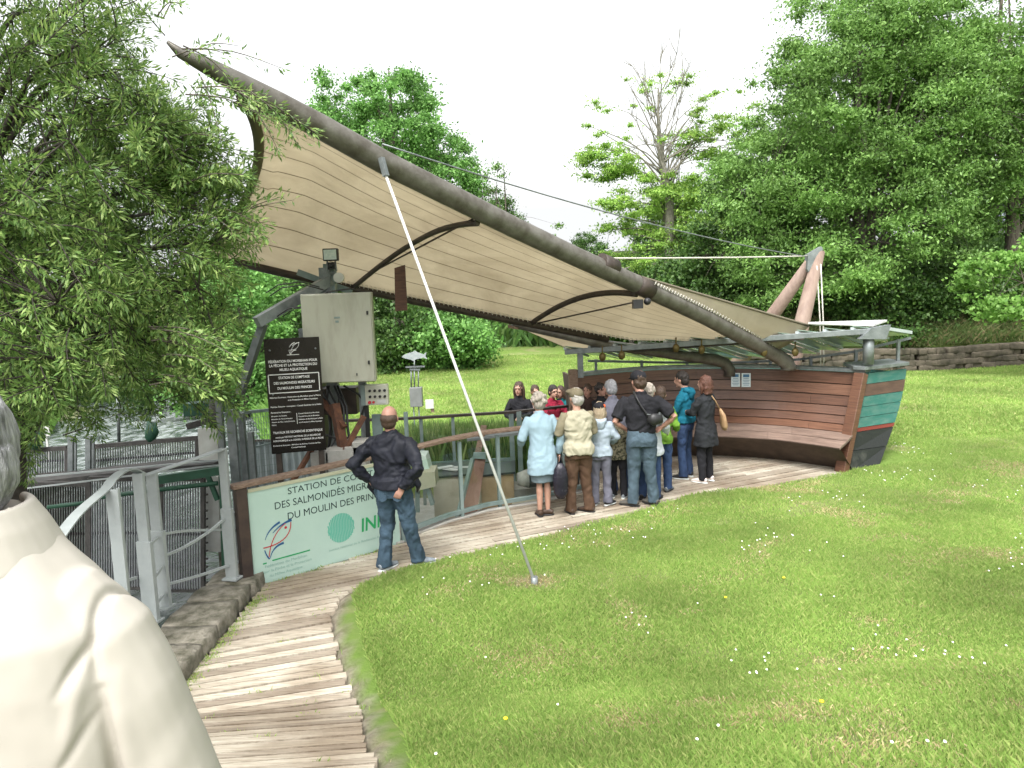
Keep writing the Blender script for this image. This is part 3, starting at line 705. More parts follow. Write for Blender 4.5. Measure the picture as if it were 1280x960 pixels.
# edge webbing, ribs, tie rods, lacing
mb = MB(); mb.tube([S(0, i/24)+Vector((-.0, -.02, 0)) for i in range(25)], .055, 8, flat=.5)
m_web = mat('edge_webbing', (.14, .12, .085), .8); mb.build('edge_webbing', m_web, canopy)
mb = MB(); mb.tube([S2(i/20, 1) for i in range(21)], .018, 6); mb.build('edge_webbing', m_web, canopy)
mb = MB()
def ribline(tb, tt, dz=-.06): return [S(lerp(tb, tt, (i/20)**1.0), i/20)+Vector((0, 0, dz)) for i in range(21)]
mb.tube(ribline(.283, .475), .036, 8); mb.build('rib', m_dark, canopy)
mb = MB(); mb.tube(ribline(.632, .80, -.04), .042, 8); mb.build('rib', m_dark, canopy)
mb = MB(); mb.tube([P(447, 350, bd(447)), P(598, 270, md(598))], .013, 6); mb.build('tie_rod', m_dark, canopy)
mb = MB(); mb.tube([P(672, 404, bd(672)), P(792, 378, md(792))], .012, 6); mb.build('tie_rod', m_dark, canopy)
# lacing along the boom and along the mast
mb = MB()
pts = []
for i in range(171):
    t = lerp(.24, .97, i/170); p = bx(t); q = p+Vector((0, -.05, .055)); pts.append(q if i % 2 else p+Vector((0, -.075, -.015)))
mb.tube(pts, .009, 4)
pts = []
for i in range(91):
    x = lerp(806, 958, i/90); a = along(mast_pts, mast_px, x); pts.append(a+Vector((.12, -.05, .09 if i % 2 else .04)))
mb.tube(pts, .007, 4); mb.build('lacing', m_wirew, canopy)
# curved head plate at the top corner
mb = MB(); mb.prism([P(290, 128, 6.95), P(300, 124, 6.95), P(330, 132, 7.1), P(336, 142, 7.1), P(312, 139, 7.0), P(296, 134, 6.95)], (0, .25, .03)); mb.build('corner_plate', m_dark, canopy)
# collar where the side sail starts, small pulleys
mb = MB(); c = along(mast_pts, mast_px, 795); c2 = along(mast_pts, mast_px, 812); mb.tube([c, c2], .128, 18); mb.tube([P(750, 328, md(750)), P(768, 336, md(768))], .127, 16)
mb.build('collar', m_dark, canopy)
mb = MB(); c = P(797, 380, md(797)-.15); mb.box(c, (.13, .12, .12)); mb.ell(c+Vector((.13, 0, .03)), (.05, .05, .05)); mb.build('spotlight', m_black, canopy)
for px, py in ((877, 434), (845, 432), (955, 437), (994, 437), (753, 443), (777, 441)):
    mb = MB(); c = P(px, py, 11.7); mb.tube([c+Vector((0, 0, .13)), c], .012, 6); mb.ell(c-Vector((0, 0, .04)), (.055, .04, .07)); mb.build('pulley', mat('brass_block', (.12, .09, .03), .45, metal=.5), canopy)
# brown board and plate hanging from the tie rod
mb = MB(); a = P(500, 333, 9.6); b = P(502, 389, 9.6); mb.prism([P(493, 335, 9.6), P(494, 389, 9.6), P(509, 388, 9.6), P(506, 331, 9.6)], (0, .04, 0)); mb.build('hanging_board', m_wood, canopy)
mb = MB(); mb.prism([P(635, 406, 11.6), P(648, 409, 11.6), P(648, 412, 11.6), P(635, 410, 11.6)], (0, .15, 0)); mb.build('clamp', m_woodrail, canopy)
# grey beam carrying the foot of the sail, its shade painted as dark metal
mb = MB(); mb.bar(P(792, 437, 12.2), P(1004, 421, 11.55), .07, .09); mb.build('foot_beam', m_dark, canopy)

# stays
fr = thing('a_frame_mast', 'two tan raking poles joined at the top behind the hull', 'mast', (5.5, 14, 0))
ap = P(1021, 316, 13.6)
for bxp, top in (((960, 402, 14.4), (1013, 328)), ((989, 460, 13.3), (1024, 314))):
    mb = MB(); b = P(bxp[0], bxp[1], bxp[2]); t_ = P(top[0], top[1], 13.6); d_ = (b-t_).normalized()
    k_ = (t_.z-.0)/(-d_.z); foot = t_+d_*k_
    mb.tube([foot, lerp(foot, t_, .5), t_], [.15, .15, .10], 18); mb.build('pole', mat('tan_timber_pole', (.17, .115, .09), .65, (.25, .185, .145), 3, .1, 30, stretch=(3, 3, 1)), fr)
mb = MB(); mb.prism([P(1010, 318, 13.5), P(1027, 308, 13.5), P(1029, 312, 13.5), P(1018, 326, 13.5), P(1011, 340, 13.5), P(1009, 336, 13.5)], (0, .14, 0)); mb.build('head_bracket', m_steel, fr)
for px0, px1, dd in ((1021, 1026, 13.45), (1026, 1030, 13.4)):
    mb = MB(); mb.tube([P(px0, 332 if px0 == 1021 else 330, dd), P(px1-1, 400, dd), P(px1, 468, dd)], .012, 5); mb.build('halyard', m_wirew, fr)
def cable(name, label, a, b, r, sag=0, m=None):
    mb = MB(); n = 16; pts = [a.lerp(b, i/n)-Vector((0, 0, sag*4*(i/n)*(1-i/n))) for i in range(n+1)]; mb.tube(pts, r, 6)
    o = mb.build(name, m or m_steel); tag(o, label, 'cable'); return o
cable('stay_cable', 'long thin steel cable from high on the mast down to the pole heads', P(478, 180, md(478)), P(1010, 321, 13.5), .009, .12)
cable('stay_cable', 'pale horizontal cable between the lower mast and the pole heads', P(752, 323, md(752)), P(1009, 320, 13.5), .012, .01, m_wirew)
rod = thing('guy_rod', 'slender white steel rod bracing the mast down to the lawn', 'guy rod', G(668, 727, .1), None)
gtop = P(477, 205, md(475)-.13); gb = G(668, 727, .12)
mb = MB(); mb.tube([gtop, gb], .015, 10); mb.build('rod', m_white, rod)
mb = MB(); mb.bar(gtop+Vector((0, 0, .06)), gtop.lerp(gb, .03), .05, .05); mb.prism([P(466, 195, md(475)-.1), P(484, 204, md(480)-.1), P(480, 212, md(475)-.1)], (0, .03, 0)); mb.build('clevis', m_steel, rod)
mb = MB(); mb.tube([gb+Vector((0, 0, -.1)), gb+Vector((0, 0, .05))], .035, 10); mb.build('anchor', m_steel, rod)
# ------------------------------------------------------------------ lettering
def text_geo(s, bold=False):
    cu = bpy.data.curves.new('t', 'FONT'); cu.body = s; cu.size = 1; cu.resolution_u = 3
    if bold: cu.offset = .018
    o = bpy.data.objects.new('t', cu); scene.collection.objects.link(o)
    dg = bpy.context.evaluated_depsgraph_get(); dg.update(); me = o.evaluated_get(dg).to_mesh()
    v = [(q.co.x, q.co.y) for q in me.vertices]; f = [list(p.vertices) for p in me.polygons]
    o.evaluated_get(dg).to_mesh_clear(); bpy.data.objects.remove(o); bpy.data.curves.remove(cu); return v, f
def write(mb, s, org, ux, uy, x0, y0, h, width=None, off=None, mi=0, bold=False, align='l', shear=0):
    """letters of cap height h at (x0, y0) in the plane org + x ux + y uy"""
    v, f = text_geo(s, bold)
    if not v: return
    a = min(q[0] for q in v); b = max(q[0] for q in v); capk = h/.72
    kx = (width/(b-a)) if width else capk
    if align == 'c': x0 = x0-(b-a)*kx/2
    vs = [org+ux*(x0+(q[0]-a)*kx+shear*q[1]*capk)+uy*(y0+q[1]*capk)+off for q in v]
    mb.add(vs, f, mi)
def stroke(mb, org, ux, uy, off, pts, wd, mi=0):      # flat ribbon through points, wd = list of widths
    n = len(pts); L_ = []; R_ = []
    for i in range(n):
        p = Vector(pts[i]); t = Vector(pts[min(i+1, n-1)])-Vector(pts[max(i-1, 0)]); t.normalize(); q = Vector((-t.y, t.x)); ww = wd[i] if hasattr(wd, '__len__') else wd
        for s_, lst in ((1, L_), (-1, R_)):
            c = p+q*ww*s_/2; lst.append(org+ux*c.x+uy*c.y+off)
    mb.add(L_+R_, [(i, i+1, n+i+1, n+i) for i in range(n-1)], mi)
def bez(p0, p1, p2, n=14):
    return [tuple(Vector(p0)*(1-t)**2+Vector(p1)*2*t*(1-t)+Vector(p2)*t*t) for t in [i/n for i in range(n+1)]]
def fish_logo(mb, org, ux, uy, off, cx, cy, s, blue, red, eye=True):
    T = lambda pts: [(cx+p[0]*s, cy+p[1]*s) for p in pts]
    tw = lambda a, b, n=15: [lerp(a, b, i/(n-1))*s for i in range(n)]
    stroke(mb, org, ux, uy, off, T(bez((.10, .62), (.22, .95), (.62, 1.08))), tw(.015, .075), blue)
    stroke(mb, org, ux, uy, off, T(bez((.36, .78), (.62, 1.02), (1.02, 1.06))), tw(.02, .085), blue)
    stroke(mb, org, ux, uy, off*1.2, T(bez((.18, .05), (.30, .75), (.80, 1.0))), tw(.03, .025), red)
    stroke(mb, org, ux, uy, off*1.2, T(bez((.98, 1.0), (.96, .35), (.02, .38))), tw(.03, .035), red)
    stroke(mb, org, ux, uy, off, T(bez((.22, .0), (.32, .36), (.70, .38))), tw(.02, .075), blue)
    stroke(mb, org, ux, uy, off, T(bez((.20, -.02), (.10, .10), (.06, .30))), tw(.05, .03), blue)
    if eye:
        k = 12; c = Vector((cx+.80*s, cy+.86*s)); r = .045*s
        mb.add([org+ux*(c.x+r*math.cos(6.283*i/k))+uy*(c.y+r*math.sin(6.283*i/k))+off for i in range(k)], [tuple(range(k))], red)

# ------------------------------------------------------------------ guard with the big green-white board
m_board_w = mat('pale_mint_board', (.36, .49, .43), .35, (.40, .53, .46), 1.2, .02)
m_beige0 = mat('pale_batten', (.40, .40, .28), .6)
m_ink = mat('dark_ink', (.03, .05, .05), .5); m_blue = mat('ink_blue', (.02, .09, .22), .5); m_red = mat('ink_red', (.45, .03, .04), .5)
m_green = mat('ink_green', (.02, .30, .10), .5); m_mint = mat('ink_mint', (.12, .40, .30), .5); m_faint = mat('faded_ink', (.22, .36, .31), .6)
SL = G(318, 732); SR = G(500, 678); SH = 1.03
sx = (SR-SL).normalized(); sz = Vector((0, 0, 1)); sn = Vector((sx.y, -sx.x, 0))   # towards the viewer
SW = (SR-SL).length
board = thing('information_board', 'large pale mint notice board naming the fish counting station', 'information board', SL)
mb = MB(); c = (SL+SR)/2+Vector((0, 0, SH/2+.02)); mb.bar(SL+Vector((0, 0, .50)), SR+Vector((0, 0, .50)), .02, SH); mb.build('panel', m_board_w, board, bevel=.003)
mb = MB(); mb.bar(SL+sn*.016+Vector((0, 0, 1.0)), SR+sn*.016+Vector((0, 0, 1.0)), .012, .035); mb.build('top_batten', m_beige0, board)
mb = MB(); off = sn*.013; org = SL.copy()
def W(s, x, y, h, wd=None, **k): write(mb, s, org, sx, sz, x, y, h, wd, off, **k)
k_ = SW/1.75
W('STATION DE COMPTAGE', .42*k_, .875, .072, 1.22*k_, mi=0); W('DES SALMONIDÉS MIGRATEURS', .27*k_, .745, .078, 1.43*k_, mi=0); W('DU MOULIN DES PRINCES', .40*k_, .605, .078, 1.20*k_, mi=0)
fish_logo(mb, org, sx, sz, off, .11*k_, .245, .33, 1, 2)
# striped disc
cx, cy, R_ = 1.0*k_, .37, .165
for i in range(17):
    x = -R_+R_*2*(i+.5)/17; hh = math.sqrt(max(0, R_*R_-x*x))
    stroke(mb, org, sx, sz, off, [(cx+x+.004*math.sin(j*1.4), cy+lerp(-hh, hh, j/8)) for j in range(9)], R_*2/17*.78, 4)
W('INRA', 1.25*k_, .26, .155, .45*k_, mi=3, bold=True, shear=.08)
W('Institut National de la Recherche Agronomique', .84*k_, .135, .026, .84*k_, mi=5)
stroke(mb, org, sx, sz, off, [(.10*k_, .205), (.14*k_, .205)], .014, 3); stroke(mb, org, sx, sz, off, [(.20*k_, .215), (.62*k_, .215)], .014, 3)
W('Fédération du Morbihan', .12*k_, .155, .03, .46*k_, mi=5); W('pour la Pêche et la Protection', .08*k_, .10, .03, .55*k_, mi=5); W('du Milieu Aquatique', .16*k_, .045, .03, .36*k_, mi=5)
mb.build('lettering', [m_ink, m_blue, m_red, m_green, m_mint, m_faint], board)
mb = MB(); a = SL-sx*.07; mb.box((a.x, a.y, .52), (.11, .09, 1.08), rotz=math.atan2(sx.y, sx.x)); mb.build('end_post', mat('black_brown_post', (.03, .02, .018), .6, (.06, .04, .03), 6), board, bevel=.005)
# bits of lichen / leaf stuck on the lower board
guard = thing('glass_guard', 'wooden handrail on grey posts with glass panes round the viewing pit', 'guard rail', G(610, 638))
RZ = 1.03
top = [SL-sx*.16+Vector((0, 0, RZ+.04)), SR+Vector((0, 0, RZ+.04))]
for px, py in ((518, 668), (560, 652), (610, 638), (672, 628), (740, 612)): q = G(px, py); top.append(q+Vector((0, 0, RZ+.04)))
top[1] = (top[0]+top[2])/2
mb = MB()
def sweep_box(mb, pts, w_, h_, mi=0):
    vs = []; n = len(pts)
    for i, p in enumerate(pts):
        t = (pts[min(i+1, n-1)]-pts[max(0, i-1)]); t.z = 0; t.normalize(); s_ = Vector((t.y, -t.x, 0))
        for a_, b_ in ((-1, -1), (1, -1), (1, 1), (-1, 1)): vs.append(p+s_*a_*w_/2+Vector((0, 0, b_*h_/2)))
    fs = [(i*4+k, i*4+(k+1) % 4, (i+1)*4+(k+1) % 4, (i+1)*4+k) for i in range(n-1) for k in range(4)]+[(0, 3, 2, 1), tuple((n-1)*4+k for k in range(4))]
    mb.add(vs, fs, mi)
sweep_box(mb, top, .13, .045); mb.build('handrail', m_woodrail, guard, bevel=.008)
m_gpost = mat('green_grey_post', (.13, .18, .17), .5, (.20, .25, .24), 5, .08)
m_glass = glassmat('guard_glass', (.93, .97, .955), .07)
gp = [SR+sx*.05]+[G(*q) for q in ((518, 668), (578, 647), (625, 635), (706, 620))]
for q in gp[:1]+gp[2:]:
    mb = MB(); mb.box((q.x, q.y, .5), (.045, .05, 1.02), rotz=.4); mb.build('post', m_gpost, guard, bevel=.003)
for a, b in zip(gp[:-1], gp[1:]):
    d_ = (b-a).normalized(); a2 = a+d_*.03+Vector((0, 0, .08)); b2 = b-d_*.03+Vector((0, 0, .08)); mb = MB(); mb.bar(a2+Vector((0, 0, .41)), b2+Vector((0, 0, .41)), .010, .80); mb.build('glass_pane', m_glass, guard)
mb = MB(); sweep_box(mb, [p+Vector((0, 0, -.985)) for p in top[2:]], .05, .05); mb.build('bottom_channel', m_gpost, guard)

# far guard of the pit
fg = thing('far_guard', 'dark topped metal guard on the far side of the viewing pit', 'guard rail', (-.8, 12.6, 0))
f0 = G(510, 523, .92); f1 = G(641, 515, .92); f1.z = .92; f2 = Vector((1.0, 12.75, .92))
fl = Vector((-3.1, 12.0, .92))
mb = MB(); sweep_box(mb, [fl, f0, f1, f2], .09, .04); mb.build('top_rail', m_dark, fg)
for p in (fl, f0.lerp(fl, .4), f0.lerp(f1, .12), f0.lerp(f1, .42)):
    mb = MB(); mb.box((p.x, p.y, .1), (.05, .05, 1.6)); mb.build('post', m_gpost, fg)
for dx in (0, .13):
    mb = MB(); mb.box((f1.x-.03+dx, f1.y+.02, .1), (.08, .10, 1.65)); mb.build('post', m_gpost, fg)
mb = MB(); mb.bar(fl+Vector((0, 0, -.8)), f1+Vector((0, 0, -.8)), .05, .05); mb.build('lower_rail', m_gpost, fg)
for a, b in ((f0, f1), (f1, f2)):
    mb = MB(); mb.bar(a.lerp(b, .03)+Vector((0, 0, -.42)), a.lerp(b, .97)+Vector((0, 0, -.42)), .008, .72); mb.build('glass_pane', m_glass, fg)

# ------------------------------------------------------------------ pit : counters, boards, machinery
m_beige = mat('beige_panel', (.36, .33, .25), .6, (.42, .39, .31), 3, .05)
m_tan = mat('tan_panel', (.36, .25, .14), .6, (.42, .31, .19), 3)
mb = MB(); mb.prism([(p[0], p[1], -.72) for p in [(-3.2, 8.2), (-2.55, 7.75)]+base_line[1:]+[(1.0, 12.3), (-2.2, 12.5), (-3.2, 11)]], (0, 0, .17)); o = mb.build('pit_floor', m_concrete); tag(o, kind='structure')
def pit_box(name, label, cat_, px0, px1, pyt, d, h, dep, m, m2=None, zt=None):
    a = P(px0, pyt, d); b = P(px1, pyt, d+.15); mb = MB(); z0 = a.z-h
    mb.prism([Vector((a.x, a.y, z0)), Vector((b.x, b.y, z0)), Vector((b.x, b.y+dep, z0)), Vector((a.x, a.y+dep, z0))], (0, 0, h))
    o = mb.build(name, m, bevel=.006); tag(o, label, cat_)
    if m2:
        mb = MB(); mb.prism([Vector((a.x-.03, a.y-.03, a.z)), Vector((b.x+.03, b.y-.03, a.z)), Vector((b.x+.03, b.y+dep+.03, a.z)), Vector((a.x-.03, a.y+dep+.03, a.z))], (0, 0, .03)); mb.build('worktop', m2, o)
    return o
m_dkg = mat('dark_worktop', (.035, .045, .045), .35)
pit_box('counter', 'beige counter with dark worktop behind the glass left of the leaning board', 'counter', 541, 600, 598, 10.5, .62, .8, m_beige, m_dkg)
pit_box('counter', 'tan cupboard under the worktop behind the leaning brown board', 'counter', 600, 642, 596, 10.9, .62, .7, m_tan, m_dkg)
pit_box('channel_box', 'pale concrete trough in the pit beyond the middle glass post', 'trough', 640, 716, 612, 11.2, .45, .5, m_concrete)
pit_box('worn_plank_stack', 'low stack of pale planks in the pit beside the blue coated woman', 'planks', 640, 700, 632, 10.4, .14, .25, m_beige)
mb = MB(); a = P(660, 598, 10.9); mb.tube([a, a+Vector((.75, .1, -.03))], .14, 18); t_ = mb.build('drum', m_dkg); tag(t_, 'dark horizontal drum lying behind the glass beside the blue coated woman', 'drum')
mb = MB(); mb.tube([a-Vector((.16, 0.02, 0)), a-Vector((.0, 0, 0))], [.09, .145], 18); mb.build('end_cone', m_concrete, t_)
# white tapered machine left
mc = thing('chute', 'pale mint sheet metal chute standing in the pit beside the man in jeans', 'chute', G(525, 640, -.5))
mb = MB(); mb.prism([P(516, 570, 9.9), P(532, 570, 9.9), P(540, 600, 9.9), P(519, 602, 9.9)], (0, .35, 0)); mb.build('hood', mat('mint_metal', (.42, .52, .46), .45, (.5, .6, .54), 3), mc)
mb = MB(); mb.prism([P(516, 592, 9.7), P(543, 590, 9.7), P(545, 608, 9.7), P(520, 614, 9.7)], (0, .4, 0)); mb.build('bin', m_beige, mc)
mb = MB(); mb.bar(P(534, 608, 9.8), P(541, 630, 9.8), .12, .05); mb.bar(P(522, 612, 9.8), P(522, 640, 9.8), .06, .05); mb.build('support', m_gpost, mc)
# leaning red-brown board
lb = thing('leaning_board', 'red brown metal plate leaning upright in the viewing pit', 'board', G(585, 655, -.5))
q = [P(570, 657, 9.55), P(594, 655, 9.65), P(607, 574, 10.15), P(592, 573, 10.15)]
mb = MB(); mb.prism(q, (0, .03, 0)); mb.build('plate', mat('red_brown_plate', (.13, .055, .035), .6, (.20, .10, .07), 2.5, .1), lb)
mb = MB(); mb.bar(q[0]+Vector((-.01, -.01, 0)), q[3]+Vector((-.01, -.01, 0)), .05, .05); mb.prism([P(590, 573, 10.1), P(607, 574, 10.1), P(607, 566, 10.1), P(592, 566, 10.1)], (0, .05, 0)); mb.build('edge_strip', m_gpost, lb)
# tools on the worktop, wooden prop
mb = MB(); c = P(572, 594, 10.9)
for i in range(5): mb.box(c+Vector((rnd.uniform(-.2, .3), rnd.uniform(-.1, .2), .05+.02*i)), (.25, .10, .015), rotz=rnd.uniform(-1, 1))
o = mb.build('paper_stack', m_white); tag(o, 'scattered white papers on the dark worktop in the pit', 'papers')
mb = MB(); mb.bar(P(592, 592, 10.5), P(605, 532, 11.0), .09, .03); o = mb.build('wooden_prop', m_woodrail); tag(o, 'narrow wooden plank standing up over the pit handrail', 'plank')
mb = MB(); a = P(584, 549, 10.9); b = P(648, 541, 10.9); mb.bar(a, b, .15, .035); mb.bar(P(590, 546, 11), P(612, 546, 11), .1, .1); o = mb.build('support_bracket', m_steel); tag(o, 'flat grey bracket under the wooden prop above the pit', 'bracket')

# ------------------------------------------------------------------ metal-sheet enclosure behind the big board
m_sheet = mat('grey_corrugated_sheet', (.20, .24, .25), .55, (.27, .31, .31), 3, .05, metal=.2)
mb = MB(); a = P(290, 560, 11.2); b = P(452, 560, 11.2)
def corr(u, v): x = lerp(a.x, b.x, u); return Vector((x, 11.2+.02*math.sin(x*60), lerp(-1.0, .78, v)))
mb.grid(corr, 260, 1); o = mb.build('sheet_wall', m_sheet); tag(o, 'grey corrugated metal sheet wall behind the mesh fence', 'sheet wall')
mb = MB(); mb.bar((a.x, 11.2, .79), (b.x, 11.2, .79), .05, .03); mb.build('top_edge', m_dark, o)
mf = thing('mesh_fence', 'grey steel mesh fence panels behind the black text panel', 'fence', P(300, 560, 9.6))
posts_px = [(273, 9.4, 500), (288, 9.2, 512), (301, 9.4, 516), (313, 9.3, 540)]
for px, d, py in posts_px:
    t_ = P(px, py, d); mb = MB(); mb.box((t_.x, t_.y, (t_.z-1)/2), (.07 if px != 288 else .11, .06, t_.z+1)); mb.build('post', m_steel, mf, bevel=.003)
mb = MB(); x0 = P(276, 520, 9.5).x; x1 = P(345, 520, 9.8).x; zt_ = P(300, 516, 9.6).z
mb.bar((x0, 9.5, zt_), (x1, 9.8, zt_), .04, .04)
n = 22
for i in range(n): x = lerp(x0, x1, i/(n-1)); y = lerp(9.5, 9.8, i/(n-1)); mb.bar((x, y, -.6), (x, y, zt_), .006, .006)
for j in range(24): z = lerp(-.5, zt_, j/24); mb.bar((x0, 9.5, z), (x1, 9.8, z), .005, .005)
for z in (.95, .45): mb.bar((x0, 9.49, z), (x1, 9.79, z+.08), .03, .02)
mb.build('wire_mesh', m_gpost, mf)

# ------------------------------------------------------------------ black text panel
tp = thing('text_panel', 'dark plastic panel with white French lettering above the big board', 'sign', P(365, 600, 8.5))
m_plexi = mat('smoked_panel', (.008, .006, .005), .25, (.013, .010, .008), 2, spec=.3)
PA = P(329, 424, 8.6); PB = P(400, 424, 8.75); PC = P(332, 568, 8.6)
px_ = (PB-PA); px_.z = 0; PW = px_.length*.985; px_.normalize(); pz_ = Vector((0, 0, 1)); pn = Vector((px_.y, -px_.x, 0)); PH = PA.z-PC.z; org = Vector((PA.x, PA.y, PC.z))
slant = -.03
pz_ = Vector((0, 0, 1)); pxs = (px_+Vector((0, 0, .0))).normalized()
mb = MB(); mb.prism([org, org+px_*PW, org+px_*PW+pz_*PH, org+pz_*PH], -pn*.012); mb.build('panel', m_plexi, tp)
mb = MB(); off = pn*.003
def W2(s, x, y, h, wd, **k): write(mb, s, org, px_, sz, x*PW, y*PH, h*PH, wd*PW if wd else None, off, **k)
fish_logo(mb, org, px_, sz, off, .43*PW, .86*PH, .20*PW, 0, 0, False); stroke(mb, org, px_, sz, off, [(.40*PW, .855*PH), (.62*PW, .855*PH)], .006)
W2('FÉDÉRATION DU MORBIHAN POUR', .5, .792, .022, .88, align='c', bold=True); W2('LA PÊCHE ET LA PROTECTION DU', .5, .757, .022, .86, align='c', bold=True); W2('MILIEU AQUATIQUE', .5, .720, .022, .5, align='c', bold=True)
for a_, b_ in (((.04, .69), (.95, .69)), ((.04, .53), (.95, .53)), ((.04, .69), (.04, .53)), ((.95, .69), (.95, .53))):
    stroke(mb, org, px_, sz, off, [(a_[0]*PW, a_[1]*PH), (b_[0]*PW, b_[1]*PH)], .010)
W2('STATION DE COMPTAGE', .5, .65, .022, .56, align='c', bold=True); W2('DES SALMONIDES MIGRATEURS', .5, .605, .022, .74, align='c', bold=True); W2('DU MOULIN DES PRINCES', .5, .56, .022, .62, align='c', bold=True)
W2("Maîtrise d'ouvrage : Fédération du Morbihan pour la Pêche", .04, .485, .013, .92, bold=True); W2('et la Protection du Milieu Aquatique', .36, .458, .013, .54, bold=True)
W2("Maîtrise d'oeuvre - conception : Conseil Supérieur de la Pêche", .04, .405, .013, .92, bold=True)
W2('Partenaires financiers :', .04, .355, .014, .36, bold=True)
for i, s in enumerate(('Ministère du Budget', "Ministère de l'Environnement", "Agence de l'Eau Loire Bretagne", 'FNDAE')): W2(s, .04, .325-.026*i, .011, (.28, .38, .42, .08)[i], bold=True)
for i, s in enumerate(('Conseil Général du Morbihan', 'Conseil Régional de Bretagne', 'Fédération du Morbihan pour la Pêche', 'et la Protection du Milieu Aquatique')): W2(s, .53, .335-.026*i, .011, (.38, .38, .44, .42)[i], bold=True)
stroke(mb, org, px_, sz, off, [(.50*PW, .345*PH), (.50*PW, .25*PH)], .006)
W2('TRAVAUX DE RECHERCHE SCIENTIFIQUE', .5, .175, .020, .9, align='c', bold=True); W2('menés par INSTITUT NATIONAL DE LA RECHERCHE', .5, .135, .015, .82, align='c', bold=True); W2('AGRONOMIQUE et le CONSEIL SUPERIEUR DE LA PECHE', .5, .105, .015, .92, align='c', bold=True)
W2('Partenaires financiers : Ministère du Budget, Contrat de Plan', .04, .065, .011, .86, bold=True); W2('Conseil Régional', .36, .04, .011, .26, bold=True)
mb.build('lettering', mat('white_lettering', (.7, .7, .68), .5), tp)
mb = MB()
for x, y in ((.1, .9), (.92, .9), (.1, .52), (.94, .53)): mb = MB(); mb.ell(org+px_*PW*x+sz*PH*y+pn*.004, (.012, .012, .012), seg=8, ring=6); mb.build('screw', m_steel, tp)
mb = MB()
for x in (.12, .9): mb.box(org+px_*PW*x-pn*.06+sz*(-.3), (.06, .06, PH*1.6), rotz=.1)
mb.build('support_posts', m_dark, tp)

# ------------------------------------------------------------------ cabinet on its frame, lamp, truss arm
cb = thing('electrical_cabinet', 'cream wall cabinet raised on a frame beside the black text panel', 'cabinet', P(420, 480, 9.2))
A_ = P(375, 368, 9.0); B_ = P(464, 369, 9.0); C_ = P(467, 477, 9.0)
mb = MB(); mb.prism([Vector((A_.x, 9.0, C_.z)), Vector((B_.x, 9.0, C_.z)), Vector((B_.x, 9.0, A_.z)), Vector((A_.x, 9.0, A_.z))], (-.05, .38, 0)); mb.build('body', m_cream, cb, bevel=.008)
mb = MB(); mb.prism([Vector((A_.x+.012, 8.985, C_.z+.012)), Vector((B_.x-.012, 8.985, C_.z+.012)), Vector((B_.x-.012, 8.985, A_.z-.012)), Vector((A_.x+.012, 8.985, A_.z-.012))], (0, -.018, 0)); dr = mb.build('door', m_cream, cb, bevel=.005)
mb = MB()
for px, py in ((459, 391), (461, 453), (446, 468)): mb = MB(); c = P(px, py, 8.95); mb.box((c.x, 8.955, c.z), (.02, .02, .045) if px > 450 else (.012, .012, .03)); mb.build('lock', m_black, dr)
mb = MB(); c = P(421, 397, 8.95); mb.box((c.x, 8.962, c.z), (.07, .004, .02)); c = P(421, 402, 8.95); mb.box((c.x, 8.962, c.z), (.04, .004, .025)); mb.build('label_plate', m_gpost, dr)
fm = thing('steel_frame_tower', 'grimy steel frame and inclined arm holding up the cabinet and boom', 'steel frame', P(420, 600, 9.5))
mb = MB(); p = P(405, 350, 9.8)
for px in (382, 452):
    q = P(px, 470, 9.4); mb.box((q.x, 9.42, (q.z-.9)/2+.3), (.09, .09, q.z+1.5))
mb.box((p.x+.05, 9.7, 1.3), (.14, .14, 4.0)); mb.build('uprights', m_steel, fm)
mb = MB(); mb.bar(P(321, 403, 9.0), P(412, 350, 9.7), .12, .13); mb.bar(P(300, 492, 9.2), P(329, 405, 9.1), .09, .09); mb.build('inclined_arm', m_steel, fm, bevel=.004)
mb = MB(); mb.bar(P(396, 366, 9.7), P(420, 342, 9.8), .2, .16); mb.bar(P(412, 330, 9.75), P(414, 372, 9.75), .14, .14); mb.bar(P(372, 340, 9.9), P(440, 365, 10.0), .06, .08); mb.build('head_bracket', m_gpost, fm)
mb = MB(); c = P(423, 347, 9.55); mb.tube([c, c+Vector((0, .06, 0))], .065, 20); mb.build('dial', m_white, fm)
# cables looping
mb = MB()
for i in range(9):
    mb = MB(); a = P(rnd.uniform(380, 440), 482, 9.3); b = P(rnd.uniform(395, 450), rnd.uniform(540, 590), 9.0+rnd.random()*.4); m_ = (a+b)/2+Vector((rnd.uniform(-.25, .25), 0, rnd.uniform(-.2, .1))); mb.tube([a, a.lerp(m_, .5)+Vector((.05, 0, 0)), m_, m_.lerp(b, .6), b], .012+.006*rnd.random(), 6); mb.build('cable', m_black, fm)
for i in range(6):
    mb = MB(); a = P(330+rnd.random()*80, 400-rnd.random()*40, 9.1); mb.tube([a, a+Vector((.15, 0, .09)), a+Vector((.4, .1, .12)), a+Vector((.6, .2, .05))], .008, 5); mb.build('cable', m_black, fm)
mb = MB(); mb.bar(P(418, 505, 9.2), P(435, 590, 9.0), .10, .10); mb.bar(P(404, 500, 9.3), P(430, 535, 9.1), .07, .07); mb.bar(P(360, 612, 8.6), P(398, 548, 9.0), .05, .05); mb.bar(P(430, 565, 8.9), P(455, 520, 9.0), .06, .06); mb.build('rusty_struts', m_rust, fm)
mb = MB(); mb.box(P(425, 500, 9.8), (.5, .3, .35)); mb.box(P(392, 520, 9.9), (.35, .3, .9)); mb.build('motor_housing', m_dark, fm, bevel=.01)
